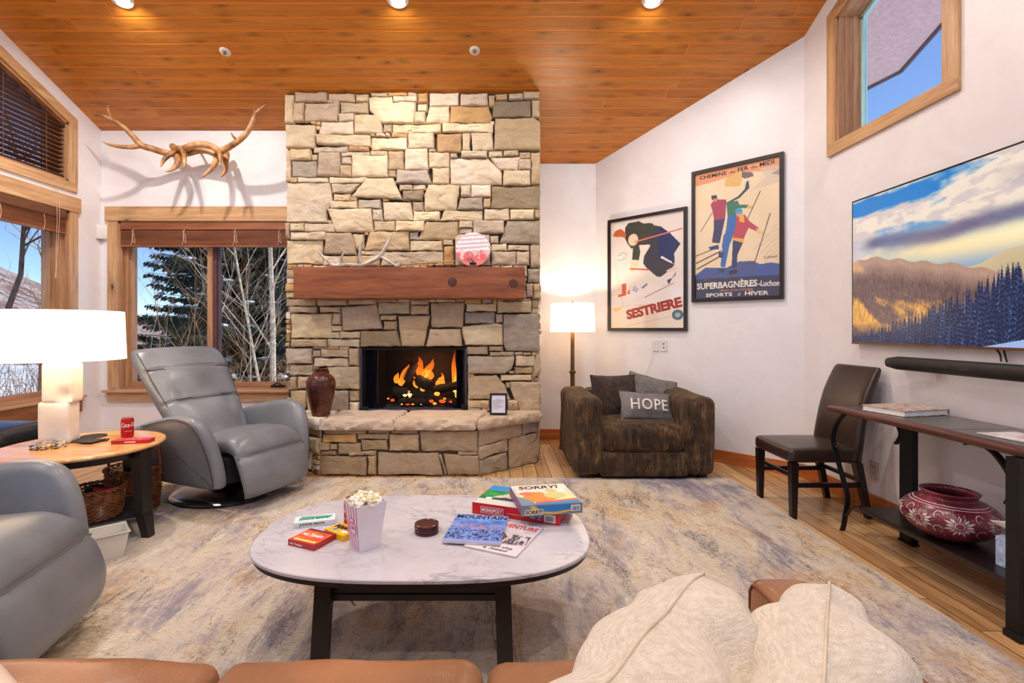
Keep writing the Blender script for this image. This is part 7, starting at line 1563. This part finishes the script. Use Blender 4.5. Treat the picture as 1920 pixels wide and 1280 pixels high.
pp, _ = spline([Vector((r, z, 0)) for r, z in pr[:14]], [0]*14, 4); B().lathe([(max(0, p.x), p.y) for p in pp]+pr[14:], 48).build('body', MPOT.m, pot, ang=180)
b = B()
for z, r in ((.345, .096), (.352, .086), (.300, .1235)): b.lathe([(r-.002, z-.003), (r+.003, z), (r-.002, z+.003)], 40)
b.build('ridge', simple('pot_ridge', (70, 30, 22), .35), pot)
pf = thing('picture_frame', P(934.5, 777, 4.40)+Vector((0, 0, .0)), 'small black framed notice standing on the right of the stone hearth', 'picture frame', rotz=-.05); pf.location.z = HZ+.006
R_ = Matrix.Rotation(-.16, 4, 'X'); w2, h2 = .078, .19; b = B()
for x0, z0, x1, z1 in ((-w2, 0, w2, .017), (-w2, h2-.017, w2, h2), (-w2, .017, -w2+.017, h2-.017), (w2-.017, .017, w2, h2-.017)): b.box((x0, -.008, z0), (x1, .008, z1), mat=R_)
b.build('frame_border', MBLACK, pf, False); B().box((-w2+.012, -.003, .012), (w2-.012, .005, h2-.012), mat=R_).build('sheet', simple('notice_paper', (220, 216, 226), .6, var=.01), pf, False)
B().box((-.012, .052, .002), (.012, .058, .12), mat=Matrix.Rotation(.22, 4, 'X')).build('easel_back', MBLACK, pf, False)
fr = R_ @ frame((-.05, -.0036, .05), (1, 0, 0), (0, 0, 1)); b = B()
for k, (x0, x1) in enumerate(((.03, .07), (.0, .10), (.0, .092), (.0, .098), (.0, .06), (.0, .095), (.0, .088), (.0, .05))): b.box((x0, .088-k*.012, 0), (x1, .091-k*.012, .0004), mat=fr)
b.build('printed_lines', simple('grey_print', (120, 118, 126), .6), pf, False)

# ------------------------------------------------------------------ outdoors
MSN = M('snow', (236, 240, 248), .7); n = MSN.noise(MSN.co(), .8, 5); MSN.link(MSN.ramp(n, [(.35, (214, 222, 236)), (.6, (242, 244, 250))]), 'Base Color'); MSN.bump(MSN.noise(MSN.co(), 5, 5), .5, .1)
b = B(); n_ = 60; vs = []; fs = []
for i in range(n_+1):
    for j in range(n_+1):
        x = -70+80*i/n_; y = 6.5+60*j/n_; vs.append((x, y, -.5-.02*(y-6)+.25*noise.noise(Vector((x*.3, y*.3, 0)))))
for i in range(n_):
    for j in range(n_): fs.append([i*(n_+1)+j, (i+1)*(n_+1)+j, (i+1)*(n_+1)+j+1, i*(n_+1)+j+1])
b.add(vs, fs); vs = [(-70, -20, -.5), (XL-.6, -20, -.5), (XL-.6, 6.6, -.5), (-70, 6.6, -.5)]; b.add(vs, [[0,1,2,3]]); b.add([(XR+.6, -40, -.5), (60, -40, -.5), (60, 6.6, -.5), (XR+.6, 6.6, -.5)], [[0,1,2,3]]); b.add([(10, 6.6, -.5), (60, 6.6, -.5), (60, 66, -1.7), (10, 66, -1.7)], [[0,1,2,3]]); struct(b, 'snowy_ground', MSN.m)  # snow right of the house is unseen, added to bounce light onto the soffit
def hill():
    m = M('scrub_hillside', (220, 214, 214), .95); n1 = m.noise(m.co(), .35, 7, .78, .5); n2 = m.noise(m.co(scale=(1, 1, 1)), 1.6, 5, .75); n3 = m.noise(m.co(), .05, 3)
    f = m.math('ADD', m.math('MULTIPLY', n1, .5), m.math('MULTIPLY', n2, .5)); m.link(m.ramp(f, [(.38, (84, 62, 54)), (.47, (166, 122, 104)), (.52, (214, 190, 184)), (.58, (240, 240, 246))]), 'Base Color'); m.bump(f, 1, 1.2); return m.m
b = B(); vs = []; fs = []; ni, nj = 70, 26
for i in range(ni+1):
    for j in range(nj+1):
        az = math.radians(95+85*i/ni); r = 45+150*j/nj; x, y = r*math.cos(az), r*math.sin(az); k = -x/(y+1e-3) if y > 0 else 9
        ridge = 2.5+9*np.interp(math.degrees(az), [95, 112, 122, 130, 135, 140, 150, 180], [.0, .0, .0, .34, .86, 1.15, 1.4, 1.4]); vs.append((x, y, -1.5+(ridge*1.5)*math.sin(min(1, (j/nj)*1.3)*PI/2)+1.2*noise.noise(Vector((x*.05, y*.05, 2)))+.5*noise.noise(Vector((x*.2, y*.2, 2)))))
for i in range(ni):
    for j in range(nj): fs.append([i*(nj+1)+j, (i+1)*(nj+1)+j, (i+1)*(nj+1)+j+1, i*(nj+1)+j+1])
b.add(vs, fs); o = b.build('distant_hill', hill(), None, ang=180); tag(o, 'snow-dusted brown scrub hillside beyond the left window', 'hill')
MNEED = M('spruce_needles', (48, 60, 38), .75); n = MNEED.noise(MNEED.co(), 3, 4); MNEED.link(MNEED.ramp(n, [(.35, (30, 38, 28)), (.55, (58, 66, 40)), (.7, (96, 92, 54))]), 'Base Color'); MBARK = simple('bark', (86, 66, 52), .9, var=.3, scale=20); MSNW = simple('snow_clump', (240, 243, 250), .6, var=.02)
def spruce(x, y, z, hgt, rad0, lab, seed, zmin=-.5, zmax=9):
    rs = random.Random(seed); t = thing('spruce_tree', (x, y, z), lab, 'tree', group=None)
    b = B(); b.tube([(0, 0, 0), (0, 0, hgt)], [.16, .01], 8); b.build('trunk', MBARK, t)
    bn = B(); bs = B(); bb = B(); zz = .4
    while zz < hgt-.2:
        L0_ = rad0*(1-zz/hgt)**.8+.12; nb = 11
        if z+zz > zmax: zz += .6; continue
        for k in range(nb):
            a = rs.uniform(0, 2*PI); L = L0_*rs.uniform(.75, 1.12); d = Vector((math.cos(a), math.sin(a), 0)); side = Vector((-d.y, d.x, 0)); pts = []
            for q in range(8): s_ = q/7; pts.append(Vector((0, 0, zz))+d*L*s_+Vector((0, 0, -.34*L*s_+.30*L*s_*s_)))
            bb.tube([pts[0], pts[3], pts[7]], [.02, .012, .004], 3, caps=False)
            nt = int(L/.075)
            for q in range(2, nt):
                s_ = q/nt; i0 = s_*7; p = pts[int(i0)].lerp(pts[min(7, int(i0)+1)], i0-int(i0)); tl = (.16+.34*L*(1-s_))*rs.uniform(.7, 1.1)
                for sg in (-1, 1):
                    dr = (side*sg+d*.75+Vector((0, 0, rs.uniform(-.45, -.05)))).normalized(); u = Vector((0, 0, 1)).cross(dr).normalized()
                    m_ = max(2, int(tl/.05))
                    for j in range(m_):                 # short needle tufts along the twig
                        c = p+dr*tl*(j+.3)/m_; e = c+dr*.075+Vector((0, 0, rs.uniform(-.06, .01))); w_ = .028
                        bn.add([c-u*w_, c+u*w_, e], [[0, 1, 2]]); bn.add([c+Vector((0, 0, w_*.6)), c-Vector((0, 0, w_*1.6)), e-Vector((0, 0, .03))], [[0, 1, 2]])
                if rs.random() < .10: bs.sph(p+Vector((rs.uniform(-.05, .05), rs.uniform(-.05, .05), .03)), (rs.uniform(.05, .15), rs.uniform(.05, .12), rs.uniform(.02, .05)), 6, 4, jit=.25)
        zz += .17+.02*zz
    bn.build('needles', MNEED.m, t, False, fix=False); bb.build('branches', MBARK, t, fix=False); o = bs.build('snow_clumps', MSNW, t, fix=False)
    return t
spruce(-5.95, 11.6, -.7, 10.5, 2.35, 'large dark snow-flecked spruce centred behind the left pane of the back window', 3, zmax=5.2)
spruce(-4.9, 12.9, -.7, 9.5, 2.2, 'second spruce behind the right pane of the back window', 5, zmax=4.8)
spruce(-9.0, 15.5, -.8, 3.9, 1.9, 'short spruce low in the left part of the back window', 9, zmax=5)
spruce(-6.9, 16.5, -.8, 9.0, 2.5, 'distant dark spruce filling the gap between the two big spruces', 13, zmax=5.5)
spruce(-13.0, 10.5, -.8, 2.6, 1.8, 'low snowy spruce below the hillside outside the left wall window', 15, zmax=5)
MBIR = simple('pale_bark', (206, 188, 166), .8, var=.25, scale=18); MTWG = simple('brown_twigs', (158, 120, 82), .85, var=.3, scale=10); MTWD = simple('dark_twigs', (86, 64, 54), .85, var=.3)
def bare(x, y, z, hgt, r, lab, seed, mat, bend=.12, dens=1.0, grp=None, lean=(0, 0)):
    rs = random.Random(seed); t = thing('bare_tree', (x, y, z), lab, 'tree', group=grp); tr = B(); tw = B()
    def limb(b, p, d, L, r0, dep):
        m_ = 6 if dep == 0 else 4; pts = [p]; rr = [r0]; q = d.copy()
        for k in range(m_): q = (q+Vector((rs.uniform(-1, 1), rs.uniform(-1, 1), rs.uniform(-.3, .7)))*bend*(1+dep)).normalized(); pts.append(pts[-1]+q*L/m_); rr.append(r0*(1-.8*(k+1)/m_))
        b.tube(pts, rr, 6 if dep == 0 else 4 if dep == 1 else 3, caps=False)
        if dep < 3:
            nb = int((9, 5, 3)[dep]*dens)
            for _ in range(nb):
                s_ = rs.uniform(.22, .98); i0 = s_*m_; p0 = pts[int(i0)].lerp(pts[min(m_, int(i0)+1)], i0-int(i0)); a = rs.uniform(0, 2*PI); nd = (d*.8+Vector((math.cos(a), math.sin(a), rs.uniform(-.1, .6)))*.75).normalized(); limb(tw, p0, nd, L*rs.uniform(.3, .5), r0*(.30 if dep == 0 else .45), dep+1)
    limb(tr, Vector((0, 0, 0)), Vector((lean[0], lean[1], 1)).normalized(), hgt, r, 0); tr.build('trunk', mat, t, fix=False); tw.build('branches', mat, t, fix=False); return t
bare(K(512)*9.0, 9.0, -.6, 6.2, .062, 'pale-barked bare aspen at the right edge of the back window', 11, MBIR, .05)
bare(K(497)*8.5, 8.5, -.6, 5.6, .028, 'thin pale sapling leaning left beside the aspen', 12, MBIR, .06, lean=(-.12, 0))
rs = random.Random(77)
for k, px in enumerate((262, 292, 318, 340, 362, 405, 422, 436, 450, 466, 478, 490, 526, 300, 428, 458)):
    y = rs.uniform(7.6, 10.2); bare(K(px)*y, y, -.6, rs.uniform(2.2, 3.6), rs.uniform(.009, .015), 'slender bare brown sapling in the thicket outside the back window', 100+k, MTWG if k % 3 else MBIR, .12, .8, grp='bare saplings in the thicket behind the house', lean=(rs.uniform(-.25, .25), 0))
bare(-9.6, 9.0, -.6, 6.0, .07, 'dark bare tree with long sloping branches outside the left wall window', 21, MTWD, .2, 1.3, lean=(.3, .2)); bare(-11.5, 12.5, -.6, 5.5, .06, 'smaller bare tree behind the dark one outside the left wall window', 22, MTWG, .16, 1.3)
# scrub thicket nobody could count
b = B(); bs = B()
for k in range(1500):
    w_ = rs.random(); y = rs.uniform(7.2, 13.5); px = rs.uniform(225, 560) if w_ < .62 else None; x = K(px)*y if px else rs.uniform(-14, -6.2)*(y/9); 
    if not px: y = rs.uniform(5.5, 14)
    h_ = rs.uniform(.5, 1.7); p = Vector((x, y, -.65)); d = Vector((rs.uniform(-.5, .5), rs.uniform(-.5, .5), 1)).normalized(); q = p+d*h_*.5; e = q+(d+Vector((rs.uniform(-.4, .4), rs.uniform(-.4, .4), 0))).normalized()*h_*.5; b.tube([p, q, e], [.009, .006, .002], 3, caps=False)
    for _ in range(3): a = rs.uniform(0, 2*PI); s_ = p.lerp(e, rs.uniform(.3, .9)); b.tube([s_, s_+Vector((math.cos(a)*.25, math.sin(a)*.25, rs.uniform(.0, .3)))], [.004, .0015], 3, caps=False)
    if rs.random() < .13: bs.sph(p.lerp(e, rs.uniform(.2, .8)), (rs.uniform(.04, .14), rs.uniform(.04, .12), rs.uniform(.02, .06)), 6, 4, jit=.3)
o = b.build('brushwood', MTWG, None, fix=False); tag(o, 'tangle of bare brown brushwood growing outside both windows', 'brushwood', kind='stuff')
o = bs.build('snow_patches', MSNW, None, fix=False); tag(o, 'small lumps of snow caught in the brushwood outside the windows', 'snow', kind='stuff')
# temp lights
